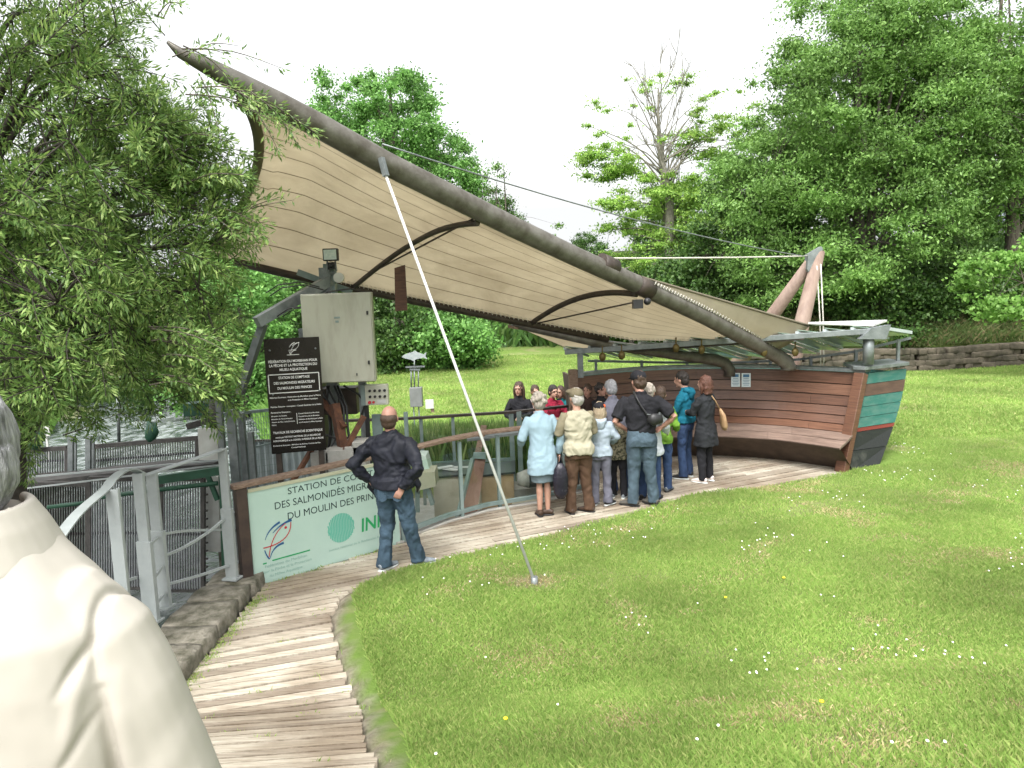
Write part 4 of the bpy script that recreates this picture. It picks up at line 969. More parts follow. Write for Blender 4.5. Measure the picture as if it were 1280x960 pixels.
for i, (px, py, s_) in enumerate(((424, 582, .26), (404, 585, .22), (445, 578, .2), (452, 572, .15))):
    c = P(px, py, 9.0); mb = MB(); mb.box(c, (s_, .3, .45)); o = mb.build('concrete_block', m_concrete, bevel=.01); tag(o, 'pale concrete block, %s one under the cabinet frame behind the board' % ('second' if i == 0 else 'leftmost' if i == 1 else 'third' if i == 2 else 'rightmost'), 'block', 'concrete blocks under the cabinet')
fl_ = thing('floodlight', 'small black floodlight with sensor on top of the frame', 'floodlight', P(414, 345, 9.6))
c = P(413.5, 318.5, 9.6); mb = MB(); mb.box(c, (.19, .09, .155)); mb.build('housing', m_black, fl_, bevel=.01)
mb = MB(); mb.box(c+Vector((0, -.047, 0)), (.16, .006, .125)); mb.build('lens', mat('lamp_glass', (.42, .52, .52), .1, (.6, .66, .64), 20), fl_)
mb = MB(); mb.box(c+Vector((.01, -.02, -.14)), (.09, .07, .09)); mb.ell(c+Vector((.01, -.06, -.14)), (.03, .03, .03)); mb.build('motion_sensor', m_black, fl_)
mb = MB(); mb.tube([c+Vector((-.05, 0, -.07)), c+Vector((-.06, 0, -.2)), c+Vector((.0, 0, -.24)), c+Vector((.06, 0, -.2)), c+Vector((.05, 0, -.07))], .012, 6); mb.build('bracket', m_steel, fl_)

# control box on its post
cp = thing('control_box', 'cream control box with two rows of black knobs on a black post', 'control box', P(462, 600, 9.4))
c = P(471.5, 493, 9.3); mb = MB(); mb.box(c, (.285, .1, .255)); mb.build('panel', mat('ivory_panel', (.45, .45, .37), .4), cp, bevel=.006)
mb = MB(); mb.box(c+Vector((-.17, .03, 0)), (.06, .14, .26)); mb.build('side_box', m_gpost, cp)
for r_ in range(2):
    for i in range(4):
        mb = MB(); q = c+Vector((-.08+.062*i, -.05, .055-.075*r_)); mb.tube([q, q-Vector((0, .025, 0))], .017, 10); mb.build('knob', m_black, cp)
mb = MB(); q = c+Vector((-.09, -.05, -.09)); mb.tube([q, q-Vector((0, .03, 0))], .02, 10); mb.tube([q+Vector((.05, 0, 0)), q+Vector((.05, -.03, 0))], .015, 10); mb.build('red_button', m_red, cp)
mb = MB(); mb.box(c+Vector((.06, -.052, -.085)), (.11, .004, .05)); mb.build('label_plate', m_white, cp)
mb = MB(); q = P(455, 470, 9.3); mb.box((q.x, 9.35, .55), (.05, .05, q.z+.4)); mb.build('post', m_black, cp)
q = P(465, 510, 9.35); mb = MB(); mb.box((q.x+.03, 9.5, .45), (.13, .06, 1.9)); mb.build('support_plate', m_gpost, cp)
q = P(507, 515, 9.6); mb = MB(); mb.box((q.x, 9.6, .2), (.05, .05, 2*(q.z-.2))); o = mb.build('grey_post', m_gpost); tag(o, 'thin green grey post just right of the bald man', 'post')

# fish weathervane on a pole with a meter box
wv = thing('fish_weathervane', 'white cut-out fish above a grey meter box on a thin pole', 'weathervane', P(520, 600, 15))
D_ = 14.5
fp = [(-16, 1), (-12, -2), (-6, -4), (-2, -5), (0, -7), (3, -5), (7, -3.5), (11, -2), (15, -5), (14, 0), (16, 4), (11, 2), (5, 3.5), (0, 5), (-1, 6.5), (-5, 4.5), (-12, 3)]
mb = MB(); mb.prism([P(518+x, 445+y, D_) for x, y in fp], (0, .02, 0)); mb.build('fish', mat('pale_fish', (.22, .26, .26), .5, (.36, .39, .38), 14, stretch=(1, 1, 3)), wv)
mb = MB(); mb.tube([P(518, 450, D_), P(518, 462, D_)], .012, 6); mb.bar(P(507, 459, D_), P(531, 458, D_), .03, .03); mb.bar(P(512, 462, D_), P(525, 462, D_), .05, .03)
for x in (514, 518, 523): mb.tube([P(x, 462, D_), P(x, 484, D_)], .014, 6)
q = P(519, 484, D_)
for dx in (-.05, .05): mb.tube([(q.x+dx, D_, q.z), (q.x+dx, D_, -.5)], .014, 6)
mb.build('pole', m_steel, wv)
mb = MB(); mb.box(P(520.5, 496, D_), (.24, .18, .38)); mb.build('meter_box', mat('meter_grey', (.14, .15, .14), .5, (.2, .21, .2), 5), wv, bevel=.01)
mk = thing('marker_post', 'short white marker post standing in the far meadow', 'marker', P(537, 515, 18))
mb = MB(); c = P(537, 505, 18); mb.box(c, (.2, .05, .22)); mb.build('plate', m_white, mk); mb = MB(); mb.box((c.x+.06, 18.04, (c.z)/2), (.08, .06, c.z)); mb.build('post', m_woodrail, mk)

# ------------------------------------------------------------------ grey flat-bar railing in the foreground
rl = thing('steel_railing', 'pale grey flat-bar railing with bent rails on the stone kerb', 'railing', (-2.9, 7, .1))
m_rail = mat('rail_grey_paint', (.25, .275, .27), .38, (.31, .335, .33), 4, .06, 50)
def railpost(pxt, pyt, d, zb, wd=.075, sleeve=True):
    t_ = P(pxt, pyt, d); mb = MB(); mb.box((t_.x, t_.y, (t_.z+zb)/2), (wd, .02, t_.z-zb), rotz=-.2); mb.box((t_.x+.02, t_.y+.03, (t_.z+zb)/2), (.015, .06, t_.z-zb), rotz=-.2)
    if sleeve: mb.box((t_.x, t_.y, zb+.36), (wd*1.4, .045, .74), rotz=-.2)
    mb.box((t_.x, t_.y, zb+.01), (.16, .13, .02), rotz=-.2)
    mb.build('post', m_rail, rl, bevel=.003); return t_
pD = railpost(277, 561, 7.2, .14, .085); pC = railpost(189, 593, 6.55, .14, .105); pB = railpost(172, 592, 6.25, .14, .10); pA = railpost(140, 612, 5.6, .1, .11, False); pZ = railpost(60, 700, 4.4, .4, .11, False)
def flat(pts, wd=.07, th=.012): 
    mb = MB(); sweep = [Vector(p) for p in pts]
    for a, b in zip(sweep[:-1], sweep[1:]): mb.bar(a, b+(b-a).normalized()*.004, wd, th)
    return mb
def curve3(pts, n=8):
    out = []; N_ = len(pts)
    for i in range(N_-1):
        p0, p1, p2, p3 = pts[max(0, i-1)], pts[i], pts[i+1], pts[min(N_-1, i+2)]
        for k in range(n): out.append(cat(p0, p1, p2, p3, k/n))
    return out+[pts[-1]]
flat(curve3([P(20, 735, 4.1), P(60, 690, 4.5), P(96, 643, 5.1), P(131, 612, 5.6), P(140, 600, 5.8), P(152, 590, 6.0), P(165, 587, 6.2), P(177, 592, 6.35)], 8), .08).build('handrail', m_rail, rl)
flat(curve3([P(183, 594, 6.5), P(215, 583, 6.8), P(248, 572, 7.0), P(279, 561, 7.2)], 4), .08).build('handrail', m_rail, rl)
for pts in (((206, 667, 6.6), (240, 663, 6.9), (308, 662, 7.5)), ((205, 695, 6.6), (232, 683, 6.8), (262, 664, 7.05), (282, 648, 7.2), (309, 634, 7.5)), ((207, 731, 6.6), (250, 719, 6.9), (288, 706, 7.2), (312, 698, 7.5)),
            ((178, 700, 6.3), (184, 685, 6.35), (197, 672, 6.5)), ((180, 725, 6.3), (192, 722, 6.4), (203, 708, 6.5)), ((190, 762, 6.4), (197, 752, 6.45), (207, 741, 6.5)),
            ((60, 760, 4.8), (120, 738, 5.6), (170, 722, 6.2)), ((60, 830, 4.8), (120, 790, 5.6), (176, 765, 6.2))):
    flat(curve3([P(*p) for p in pts], 5), .022, .022).build('rail', m_rail, rl)

# ------------------------------------------------------------------ sluice : walkway beam, bar racks, green gate frame
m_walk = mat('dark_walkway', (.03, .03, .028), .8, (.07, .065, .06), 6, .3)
m_bars = mat('grey_rack_bars', (.19, .195, .21), .5, (.28, .285, .29), 8, metal=.3)
m_gframe = mat('green_steel', (.01, .05, .025), .5, (.02, .08, .045), 6)
sw = thing('sluice_walkway', 'dark timber walkway beam spanning the channel above the racks', 'walkway', P(150, 600, 9.2))
mb = MB(); sweep_box(mb, [P(-60, 612, 9.9), P(28, 603, 9.9), P(120, 592, 9.9), P(200, 583, 9.9), P(276, 577, 9.9)], .5, .06); mb.build('deck', m_walk, sw)
mb = MB(); sweep_box(mb, [P(-60, 622, 9.4), P(28, 611, 9.4), P(120, 600, 9.4), P(275, 581, 9.4)], .015, .02); sweep_box(mb, [P(-60, 609, 9.4), P(28, 597, 9.4), P(120, 589, 9.4), P(275, 575, 9.4)], .03, .02); mb.build('edge_rail', m_rail, sw)
for i, (x0, x1, y0, y1, d, lab, skew) in enumerate(((28, 84, 561, 592, 10.6, 'shorter upper bar rack at the far left of the sluice', 4), (116, 247, 551, 588, 10.6, 'long upper bar rack in front of the white water', 12), (202, 254, 598, 738, 9.4, 'tall grey bar rack standing in the channel behind the railing', 0), (-40, 110, 605, 730, 9.6, 'bar rack below the walkway at the left, coloured dark for shade', 0), (112, 188, 598, 735, 9.5, 'worn bar rack between the posts below the walkway', 0))):
    rk = thing('bar_rack', lab, 'bar rack', P((x0+x1)/2, y1, d), 'bar racks of the sluice')
    a0 = P(x0, y0+skew*.6, d); a1 = P(x1, y0-skew*.3, d); b0 = P(x0, y1+skew*.6, d); b1 = P(x1, y1-skew*.3, d)
    mb = MB(); n = int((x1-x0)/3.1)
    for k in range(n+1):
        t = k/n; mb.bar(b0.lerp(b1, t), a0.lerp(a1, t), .030, .011, up=(1, 0, 0))
    mb.build('bars', m_bars if i != 3 else m_walk, rk)  # rack below the walkway: shade painted by swapping in the dark material
    mb = MB(); mb.bar(a0, a1, .06, .06); mb.bar(b0, b1, .04, .04); mb.bar(a0.lerp(b0, .5)+Vector((0, .03, 0)), a1.lerp(b1, .5)+Vector((0, .03, 0)), .03, .03)
    mb.bar(a0, b0, .05, .05, up=(1, 0, 0)); mb.bar(a1, b1, .05, .05, up=(1, 0, 0))
    for t in [k/14 for k in range(15)]: q = a1.lerp(b1, t); mb.box(q+Vector((.035, 0, 0)), (.05, .03, .02))
    mb.build('frame', m_walk, rk)
gg = thing('green_gate_frame', 'green painted steel gate frame between the railing and racks', 'gate frame', P(230, 640, 8.8))
mb = MB(); mb.bar(P(196, 600, 8.9), P(276, 588, 8.9), .08, .10); mb.build('top_beam', m_gframe, gg)
mb = MB(); mb.bar(P(279, 585, 8.9), P(284, 740, 8.9), .09, .08, up=(1, 0, 0)); mb.bar(P(258, 590, 8.9), P(272, 625, 8.9), .05, .05); mb.build('side_post', m_gframe, gg)
mb = MB(); mb.tube([P(120, 622, 8.8), P(200, 612, 8.8), P(272, 604, 8.8)], .028, 8); mb.tube([P(60, 634, 8.8), P(120, 627, 8.8)], .025, 8); mb.build('cross_pipe', m_gframe, gg)
# slender posts, winches
for px, d, y0, y1, lab in ((89, 10.4, 545, 590, 'left one of two short grey guide posts on the sluice'), (111, 10.4, 545, 590, 'right one of two short grey guide posts on the sluice')):
    mb = MB(); a = P(px, y0, d); b = P(px, y1, d); mb.bar(b, a, .07, .06); mb.bar(b+Vector((.06, 0, 0)), a+Vector((.06, 0, -.03)), .03, .03); o = mb.build('guide_post', m_steel); tag(o, lab, 'guide post', 'guide posts on the sluice')
mb = MB(); mb.tube([P(149, 555, 11), P(147, 490, 11)], .025, 8); o = mb.build('scaffold_pole', m_steel); tag(o, 'tall thin grey pole rising above the sluice under the willow', 'pole')
mb = MB(); c = P(189, 538, 10.6); mb.tube([P(189, 552, 10.6), P(188, 548, 10.6), P(190, 540, 10.6), P(189, 531, 10.6), P(186, 529, 10.6), P(186, 521, 10.6)], [.05, .075, .10, .07, .03, .025], 10, flat=.7); o = mb.build('winch_cover', m_darkgreen); tag(o, 'small dark green winch cover on the sluice in front of the white water', 'winch', 'winch covers')
mb = MB(); mb.tube([P(43, 562, 10.5), P(43, 556, 10.5), P(44, 546, 10.5), P(44, 536, 10.5)], [.05, .10, .13, .08], 10, flat=.7); o = mb.build('winch_cover', m_darkgreen); tag(o, 'bigger dark winch cover beside the small white sign', 'winch', 'winch covers')
mb = MB(); mb.prism([P(228, 505, 9.8), P(270, 503, 9.8), P(270, 519, 9.8), P(229, 521, 9.8)], (0, .35, 0)); o = mb.build('green_housing', m_darkgreen, bevel=.01); tag(o, 'dark green metal housing above the white panel beside the willow tips', 'housing')
mb = MB(); mb.tube([P(268, 500, 9.8), P(269, 560, 9.8)], .07, 10); mb.bar(P(235, 533, 9.7), P(276, 522, 9.7), .1, .08); mb.build('bracket', m_walk, o)
mb = MB(); mb.prism([P(247, 536, 9.6), P(272, 537, 9.6), P(273, 575, 9.6), P(249, 575, 9.6)], (0, .08, 0)); o = mb.build('white_panel', m_white); tag(o, 'upright white board beside the green housing', 'white board')
mb = MB(); mb.prism([P(250, 592, 9.6), P(272, 596, 9.6), P(276, 690, 9.6), P(252, 690, 9.6)], (0, .08, 0)); mb.build('lower_board', m_white, o)
sg = thing('small_sign', 'small white sign on a short post beyond the sluice', 'sign', P(57, 560, 12))
mb = MB(); c = P(56.5, 539, 12); mb.box(c, (.15, .02, .16)); mb.build('plate', m_white, sg); mb = MB(); mb.box(c+Vector((0, .02, -.25)), (.03, .02, .5)); mb.build('post', m_white, sg)
mb = MB()
for i in range(3): mb.box(c+Vector((0, -.012, .03-.035*i)), (.08, .002, .01))
mb.build('printed_lines', m_ink, sg)
# low abutment wall (right bank of the channel) and far bank footings
mb = MB(); mb.box((-3.6, 10.4, -.75), (.9, 1.4, 1.0)); mb.box((-3.3, 11.6, -.45), (1.8, .6, .9)); o = mb.build('abutment', m_stone, bevel=.03); tag(o, 'low stone abutment under the mesh fence at the channel edge', 'abutment')
# stone bridge
br = thing('stone_bridge', 'low grey stone bridge parapet across the river far left', 'bridge', P(200, 500, 34))
mb = MB(); a = P(120, 492, 34); b = P(262, 487, 34); mb.bar(a, b, .6, .9); mb.build('parapet', m_stone, br)
mb = MB(); a = P(120, 488, 33.9); b = P(262, 482, 33.9); mb.bar(a, b, .7, .15); mb.build('coping', m_concrete, br)
mb = MB()
for px in (130, 172, 232, 258): c = P(px, 508, 34); mb.box(c, (1.5, .7, 1.3))
mb.build('piers', m_stone, br)
# ------------------------------------------------------------------ people
m_skin = mat('skin', (.36, .20, .145), .55, (.42, .245, .18), 8, .05)
m_skin2 = mat('skin_rosy', (.30, .16, .115), .55, (.36, .20, .15), 8, .05)
m_lip = mat('lips', (.30, .10, .08), .5); m_eye = mat('eye_dark', (.02, .015, .012), .2)
def hairmat(n, a, b): return mat('hair_'+n, a, .5, b, 40, .5, 90, stretch=(3, 3, .5), lo=.25, hi=.75)
H = {'white': hairmat('white', (.30, .28, .25), (.45, .43, .40)), 'grey': hairmat('grey', (.10, .10, .11), (.36, .36, .37)), 'brown': hairmat('brown', (.03, .018, .012), (.075, .045, .028)),
     'black': hairmat('black', (.010, .008, .007), (.03, .022, .018)), 'red': hairmat('auburn', (.05, .02, .013), (.12, .05, .032)), 'blond': hairmat('blond', (.24, .18, .11), (.42, .34, .24)), 'pale': hairmat('pale', (.24, .21, .17), (.40, .36, .31))}
def cloth(n, a, k=1.2, rough=.85, bump=.25, bs=35): return mat('cloth_'+n, a, rough, tuple(min(1, c*k) for c in a), 5, bump, bs, spec=.2)
def remesh(mb, name, mats, parent, vox, smooth=4, disp=0., dscale=9., seed=0, aniso=(1, 1, 1), hscale=1.0, matfn=None, taub=.5):
    """fuse overlapping shapes into one continuous smooth mesh"""
    me = bpy.data.meshes.new(name+'_src'); me.from_pydata([Vector(v) for v in mb.v], [], mb.f); me.update()
    bm_ = bmesh.new(); bm_.from_mesh(me); bmesh.ops.recalc_face_normals(bm_, faces=bm_.faces[:]); bm_.to_mesh(me); bm_.free()
    t = bpy.data.objects.new('tmp', me); scene.collection.objects.link(t)
    r = t.modifiers.new('r', 'REMESH'); r.mode = 'VOXEL'; r.voxel_size = vox; r.use_smooth_shade = True
    s = t.modifiers.new('s', 'SMOOTH'); s.iterations = smooth; s.factor = taub
    dg = bpy.context.evaluated_depsgraph_get(); dg.update()
    m2 = bpy.data.meshes.new_from_object(t.evaluated_get(dg)); m2.name = name
    bpy.data.objects.remove(t); bpy.data.meshes.remove(me)
    if disp:
        nr = [v.normal.copy() for v in m2.vertices]
        for v, n_ in zip(m2.vertices, nr):
            q = Vector((v.co.x*aniso[0], v.co.y*aniso[1], v.co.z*aniso[2]))*dscale+Vector((seed*7.3, 0, seed))
            q = q+noise.noise_vector(q*.4)*1.1
            h = noise.noise(q)+.45*noise.noise(q*2.3)
            v.co += n_*(h*disp)
    for m in (mats if isinstance(mats, (list, tuple)) else [mats]): m2.materials.append(m)
    for p in m2.polygons: p.use_smooth = True
    if matfn:
        for p in m2.polygons: p.material_index = matfn(p.center)
    o = bpy.data.objects.new(name, m2); link(o, parent); return o

def ringz(z, cx, cy, rx, ry, n=20, tilt=0, p=2.4):
    out = []
    for k in range(n):
        a = 2*math.pi*k/n; c, s = math.cos(a), math.sin(a)
        x = rx*math.copysign(abs(c)**(2/p), c); y = ry*math.copysign(abs(s)**(2/p), s)
        out.append(Vector((cx+x, cy+y, z+tilt*y)))
    return out
def hand(mb, w_, d, side, fw_, curl=.5, k=1.0):
    """palm + five bent fingers; d = direction from wrist, fw_ = palm facing direction"""
    d = Vector(d).normalized(); f = Vector(fw_); f = (f-d*f.dot(d)).normalized(); x = d.cross(f)*side
    w_ = Vector(w_); palm = w_+d*.045*k
    mb.tube([w_-d*.02*k, w_+d*.01*k, palm, w_+d*.088*k], [(.022*k, .026*k), (.034*k, .019*k), (.042*k, .016*k), (.040*k, .013*k)], 10, ref=f)
    lens = (.066, .076, .071, .056)
    for i in range(4):
        b = w_+d*.085*k+x*((i-1.5)*.0205*k)*-1; L_ = lens[i]*k; c = curl*(.8+.15*i)
        p1 = b+(d*math.cos(c*.6)+f*math.sin(c*.6))*L_*.45; p2 = p1+(d*math.cos(c*1.4)+f*math.sin(c*1.4))*L_*.32; p3 = p2+(d*math.cos(c*2.1)+f*math.sin(c*2.1))*L_*.25
        mb.tube([b-d*.02*k, b, p1, p2, p3], [.0085*k, .0098*k, .009*k, .008*k, .006*k], 8)
    b = w_+d*.025*k+x*.030*k; q = (d*.75+x*.65+f*.35).normalized(); p1 = b+q*.035*k; p2 = p1+(q+d*.5+f*.3).normalized()*.03*k
    mb.tube([b-q*.02*k, b, p1, p2], [.013*k, .013*k, .010*k, .007*k], 8)

def person(label, pos, rotz, h=1.75, top=None, bottom=None, hair='short', hcol='brown', skin=None, arms=None, legs=None, lean=0, head=(0, 0), build=1.0, shoes=None, sole=None,
           topstyle='jacket', botstyle='trousers', sleeves='long', collar=True, hood=None, cap=None, group=None, vox=.011, wrinkle=.010, face=False, headyaw=0, shoulder=1.0, sleevecol=None, socks=False, hem=.80, toplen=None, hands=True, belly=0, open_hem=1.07):
    K = h/1.75; Z = pos[2]; root = thing('person', label, 'person', pos, group, rotz); B = build
    skin = skin or m_skin; wrinkle = wrinkle
    def LN(z): return lean*max(0, z-.95)**1.15
    def V_(x, y, z): return Vector((x*K, (y+LN(z))*K, z*K))
    legs = legs or {}; arms = arms or {}
    J = dict(hip=.085, kneeL=(-.10, .02, .50), kneeR=(.10, .02, .50), ankL=(-.11, -.01, .09), ankR=(.11, -.01, .09), toeL=-.12, toeR=.12)
    J.update(legs)
    Aa = dict(elbL=(-.27, -.03, 1.13), elbR=(.27, -.03, 1.13), wrL=(-.28, .06, .88), wrR=(.28, .06, .88), hdL=(0, .15, -1), hdR=(0, .15, -1), pfL=(1, 0, 0), pfR=(-1, 0, 0))
    Aa.update(arms)
    sh = .175*shoulder
    shL, shR = V_(-sh, 0, 1.375), V_(sh, 0, 1.375)
    P3 = lambda t: V_(*t)
    # ---- body, one continuous surface
    mb = MB(); hx, hy = head
    neck = V_(0, -.01, 1.46); hc = V_(0+hx, .015+hy, 1.628)
    def trs(e, mi=0, infl=0): return e
    rl_ = [ringz(z*K, 0, (cy+LN(z))*K, rx*K*B, ry*K*B, 18) for z, cy, rx, ry in ((.80, 0, .13, .085), (.90, -.01, .15, .10), (1.02, 0, .135, .09), (1.15, 0, .14, .095), (1.30, 0, .14, .085), (1.38, -.01, .11, .06), (1.43, -.01, .065, .05))]
    mb.rings(rl_)
    nk = neck.lerp(hc, .0); mb.tube([V_(0, -.02, 1.38), neck, hc+Vector((0, -.02*K, -.06*K))], [.065*K, .056*K, .054*K], 12)
    Rh = Matrix.Rotation(headyaw, 3, 'Z') @ Matrix.Rotation(-hy*2.2, 3, 'X')
    HK = K*1.09
    def HD(x, y, z): return hc+Rh@Vector((x*HK, y*HK, z*HK))
    mb.ell(HD(0, -.01, .02), (.083*K, .104*K, .109*K), rot=Rh); mb.ell(HD(0, .022, -.04), (.061*K, .074*K, .085*K), rot=Rh)
    mb.tube([HD(0, .085, .018), HD(0, .105, -.012), HD(0, .112, -.025)], [.008*K, .012*K, .014*K], 8); mb.tube([HD(0, .108, -.028), HD(0, .08, -.04)], [.014*K, .01*K], 8)
    mb.tube([HD(-.018, .085, -.058), HD(0, .093, -.056), HD(.018, .085, -.058)], .008*K, 6); mb.ell(HD(0, .075, -.095), (.024*K, .02*K, .018*K))
    mb.tube([HD(-.045, .078, .03), HD(0, .09, .036), HD(.045, .078, .03)], .009*K, 6)
    for s_ in (-1, 1): mb.ell(HD(.077*s_, -.005, -.01), (.011*K, .021*K, .032*K), seg=10, ring=8, rot=Rh)
    for s_, sp, el, wr_, hd_, pf in ((-1, shL, 'elbL', 'wrL', 'hdL', 'pfL'), (1, shR, 'elbR', 'wrR', 'hdR', 'pfR')):
        e, w2 = P3(Aa[el]), P3(Aa[wr_])
        mb.tube([V_(.07*s_, -.005, 1.375), sp, sp.lerp(e, .35), e, e.lerp(w2, .3), w2], [.04*K, .045*K, .040*K, .037*K, .039*K, .025*K], 12)
        if hands: hand(mb, w2, Vector(Aa[hd_]), -s_, Aa[pf], .55, K)
    for s_, kn, an, toe in ((-1, 'kneeL', 'ankL', 'toeL'), (1, 'kneeR', 'ankR', 'toeR')):
        hp = V_(J['hip']*s_, -.005, .90); k_2 = P3(J[kn]); a2 = P3(J[an]); dv = Vector((math.sin(J[toe]), math.cos(J[toe]), 0))
        mb.tube([hp, hp.lerp(k_2, .4), k_2, k_2.lerp(a2, .3)+Vector((0, -.012*K, 0)), a2, a2-Vector((0, 0, .04*K))], [.075*K, .062*K, .040*K, (.050*K if botstyle == 'skirt' else .04*K), .034*K, .030*K], 12)
        mb.tube([a2+Vector((0, 0, -.045*K))-dv*.05*K, a2+dv*.06*K-Vector((0, 0, .055*K)), a2+dv*.15*K-Vector((0, 0, .065*K))], [.03*K, .03*K, .02*K], 8)
    remesh(mb, 'body', skin, root, vox*.72, 3, taub=.4)
    if face:
        for s_ in (-1, 1):
            m3 = MB(); m3.ell(HD(.03*s_, .083, .012), (.011*K, .007*K, .007*K), seg=8, ring=6); m3.build('eye', m_eye, None, recenter=False).parent = root
        m3 = MB(); m3.tube([HD(-.02, .092, -.058), HD(0, .101, -.057), HD(.02, .092, -.058)], .0055*K, 6); m3.build('mouth', m_lip, None, recenter=False).parent = root
    # ---- hair
    if hair:
        mb = MB(); hm = H[hcol]
        if hair == 'fringe':       # bald on top, short at the sides and back
            mb.ell(HD(0, -.035, .0), (.091*K, .096*K, .075*K), rot=Rh); mb.ell(HD(0, -.05, -.04), (.08*K, .07*K, .065*K), rot=Rh)
        else:
            mb.ell(HD(0, -.022, .032), (.094*K, .111*K, .115*K), rot=Rh); mb.ell(HD(0, -.055, -.02), (.088*K, .074*K, .088*K), rot=Rh)
            if hair in ('curly',):
                for i in range(26):
                    a = rnd.uniform(0, 6.28); t_ = rnd.uniform(-.3, 1.4); mb.ell(HD(.085*math.cos(a)*math.cos(t_), -.03+.09*math.sin(a)*math.cos(t_)-.01, .02+.10*math.sin(t_)), (.034*K,)*3, seg=8, ring=6)
            if hair in ('bob', 'long'):
                L_ = .15 if hair == 'bob' else .26
                mb.tube([HD(0, -.05, .03), HD(0, -.065, -.05), HD(0, -.07, -L_)], [(.094*K, .08*K), (.10*K, .072*K), (.095*K, .05*K)], 16, ref=(0, 1, 0))
                for s_ in (-1, 1): mb.tube([HD(.07*s_, .0, .04), HD(.085*s_, -.0, -.04), HD(.08*s_, .0, -L_*.95)], [.03*K, .028*K, .02*K], 8)
        remesh(mb, 'hair', hm, root, vox*.75, 2, disp=.010*K if hair != 'fringe' else .002, dscale=34, aniso=(1, 1, .45), seed=rnd.random()*9)
    if cap:
        mb = MB(); mb.ell(HD(0, -.014, .055), (.102*K, .120*K, .090*K), rot=Rh)
        if cap[1] == 'flat': mb.ell(HD(0, .03, .075), (.112*K, .14*K, .045*K), rot=Rh)
        mb.tube([HD(0, .08, .045), HD(0, .155, .03)], [(.065*K, .012*K), (.05*K, .008*K)], 12, ref=(0, 0, 1))
        o = remesh(mb, 'cap', cap[0], root, vox*.7, 3)
        if len(cap) > 2:
            mb = MB(); mb.ell(HD(*cap[3]), (.034*K, .012*K, .03*K), rot=Rh, seg=12); mb.build('cap_patch', cap[2], None, recenter=False).parent = root
    # ---- trousers / skirt
    zt = 1.02
    if botstyle in ('trousers', 'jeans'):
        mb = MB()
        mb.rings([ringz(z*K, 0, (cy+LN(z))*K, rx*K*B, ry*K*B, 20) for z, cy, rx, ry in ((.80, -.01, .165, .118), (.88, -.012, .172, .125), (.97, -.005, .16, .112), (zt, 0, .152, .105))])
        for s_, kn, an in ((-1, 'kneeL', 'ankL'), (1, 'kneeR', 'ankR')):
            hp = V_(.088*s_, -.008, .88); k_2 = P3(J[kn]); a2 = P3(J[an]); wd = legs.get('hem', .068)
            mb.tube([hp, hp.lerp(k_2, .35), k_2+Vector((0, .0, .0)), k_2.lerp(a2, .5), a2+Vector((0, 0, .02*K)), a2-Vector((0, 0, .045*K))], [.100*K*B, .092*K*B, .074*K*B, .070*K, wd*K, wd*1.05*K], 16)
        remesh(mb, 'trousers', bottom, root, vox, 3, disp=wrinkle*1.15, dscale=13, aniso=(1.1, 1.1, .75), seed=rnd.random()*9)
    elif botstyle == 'skirt':
        mb = MB(); mb.rings([ringz(z*K, 0, (cy+LN(z))*K, rx*K*B, ry*K*B, 20) for z, cy, rx, ry in ((.50, 0, .16, .125), (.62, 0, .17, .13), (.88, -.01, .175, .13), (1.0, 0, .15, .105))])
        remesh(mb, 'skirt', bottom, root, vox, 3, disp=.004, dscale=7)
    # ---- top
    mb = MB(); hz = hem; P_ = open_hem
    tors = [(hz, -.008, .185*P_, .14*P_), (hz+.10, -.01, .182*P_, .135*P_), (1.03, belly*.3, .168+belly*.1, .120+belly*.3), (1.17, belly*.2, .17, .122+belly*.2), (1.30, 0, .19*shoulder, .125), (1.375, -.008, .180*shoulder, .105), (1.425, -.012, .135*shoulder, .088), (1.465, -.012, .085, .07)]
    if hz > .95: tors = [(hz, 0, .158, .112)]+tors[3:]
    elif hz < .72: tors = [(hz, -.01, .205*P_, .165*P_), ((hz+.95)/2, -.01, .20*P_, .15*P_)]+tors[2:]
    mb.rings([ringz(z*K, 0, (cy+LN(z))*K, rx*K*B, ry*K*B, 24) for z, cy, rx, ry in tors])
    mbs = mb if sleevecol is None else MB()
    for s_, sp, el, wr_ in ((-1, shL, 'elbL', 'wrL'), (1, shR, 'elbR', 'wrR')):
        e, w2 = P3(Aa[el]), P3(Aa[wr_])
        if sleeves == 'none': mb.tube([V_(.06*s_, -.005, 1.37), sp], [.055*K, .065*K*B], 12); continue
        if sleeves == 'short': pts = [V_(.06*s_, -.005, 1.37), sp, sp.lerp(e, .4), sp.lerp(e, .82)]; rr_ = [.055*K, .070*K*B, .072*K*B, .070*K*B]
        else: pts = [V_(.06*s_, -.005, 1.37), sp, sp.lerp(e, .45), e, e.lerp(w2, .5), w2+(w2-e).normalized()*.0]; rr_ = [.055*K, .070*K*B, .068*K*B, .062*K*B, .054*K*B, .046*K*B]
        mbs.tube(pts, rr_, 14)
    if collar and sleevecol is None: mb.tube([V_(0, -.014, 1.45), V_(0, -.012, 1.505)], [(.078*K, .074*K), (.072*K, .07*K)], 16, ref=(0, 1, 0))
    remesh(mb, topstyle, top, root, vox, 3, disp=wrinkle*1.9, dscale=8.5, aniso=(1, 1, 1.1), seed=rnd.random()*9)
    if sleevecol is not None and sleeves != 'none': remesh(mbs, 'shirt_sleeves', sleevecol, root, vox, 3, disp=wrinkle*.7, dscale=9, seed=rnd.random()*9)
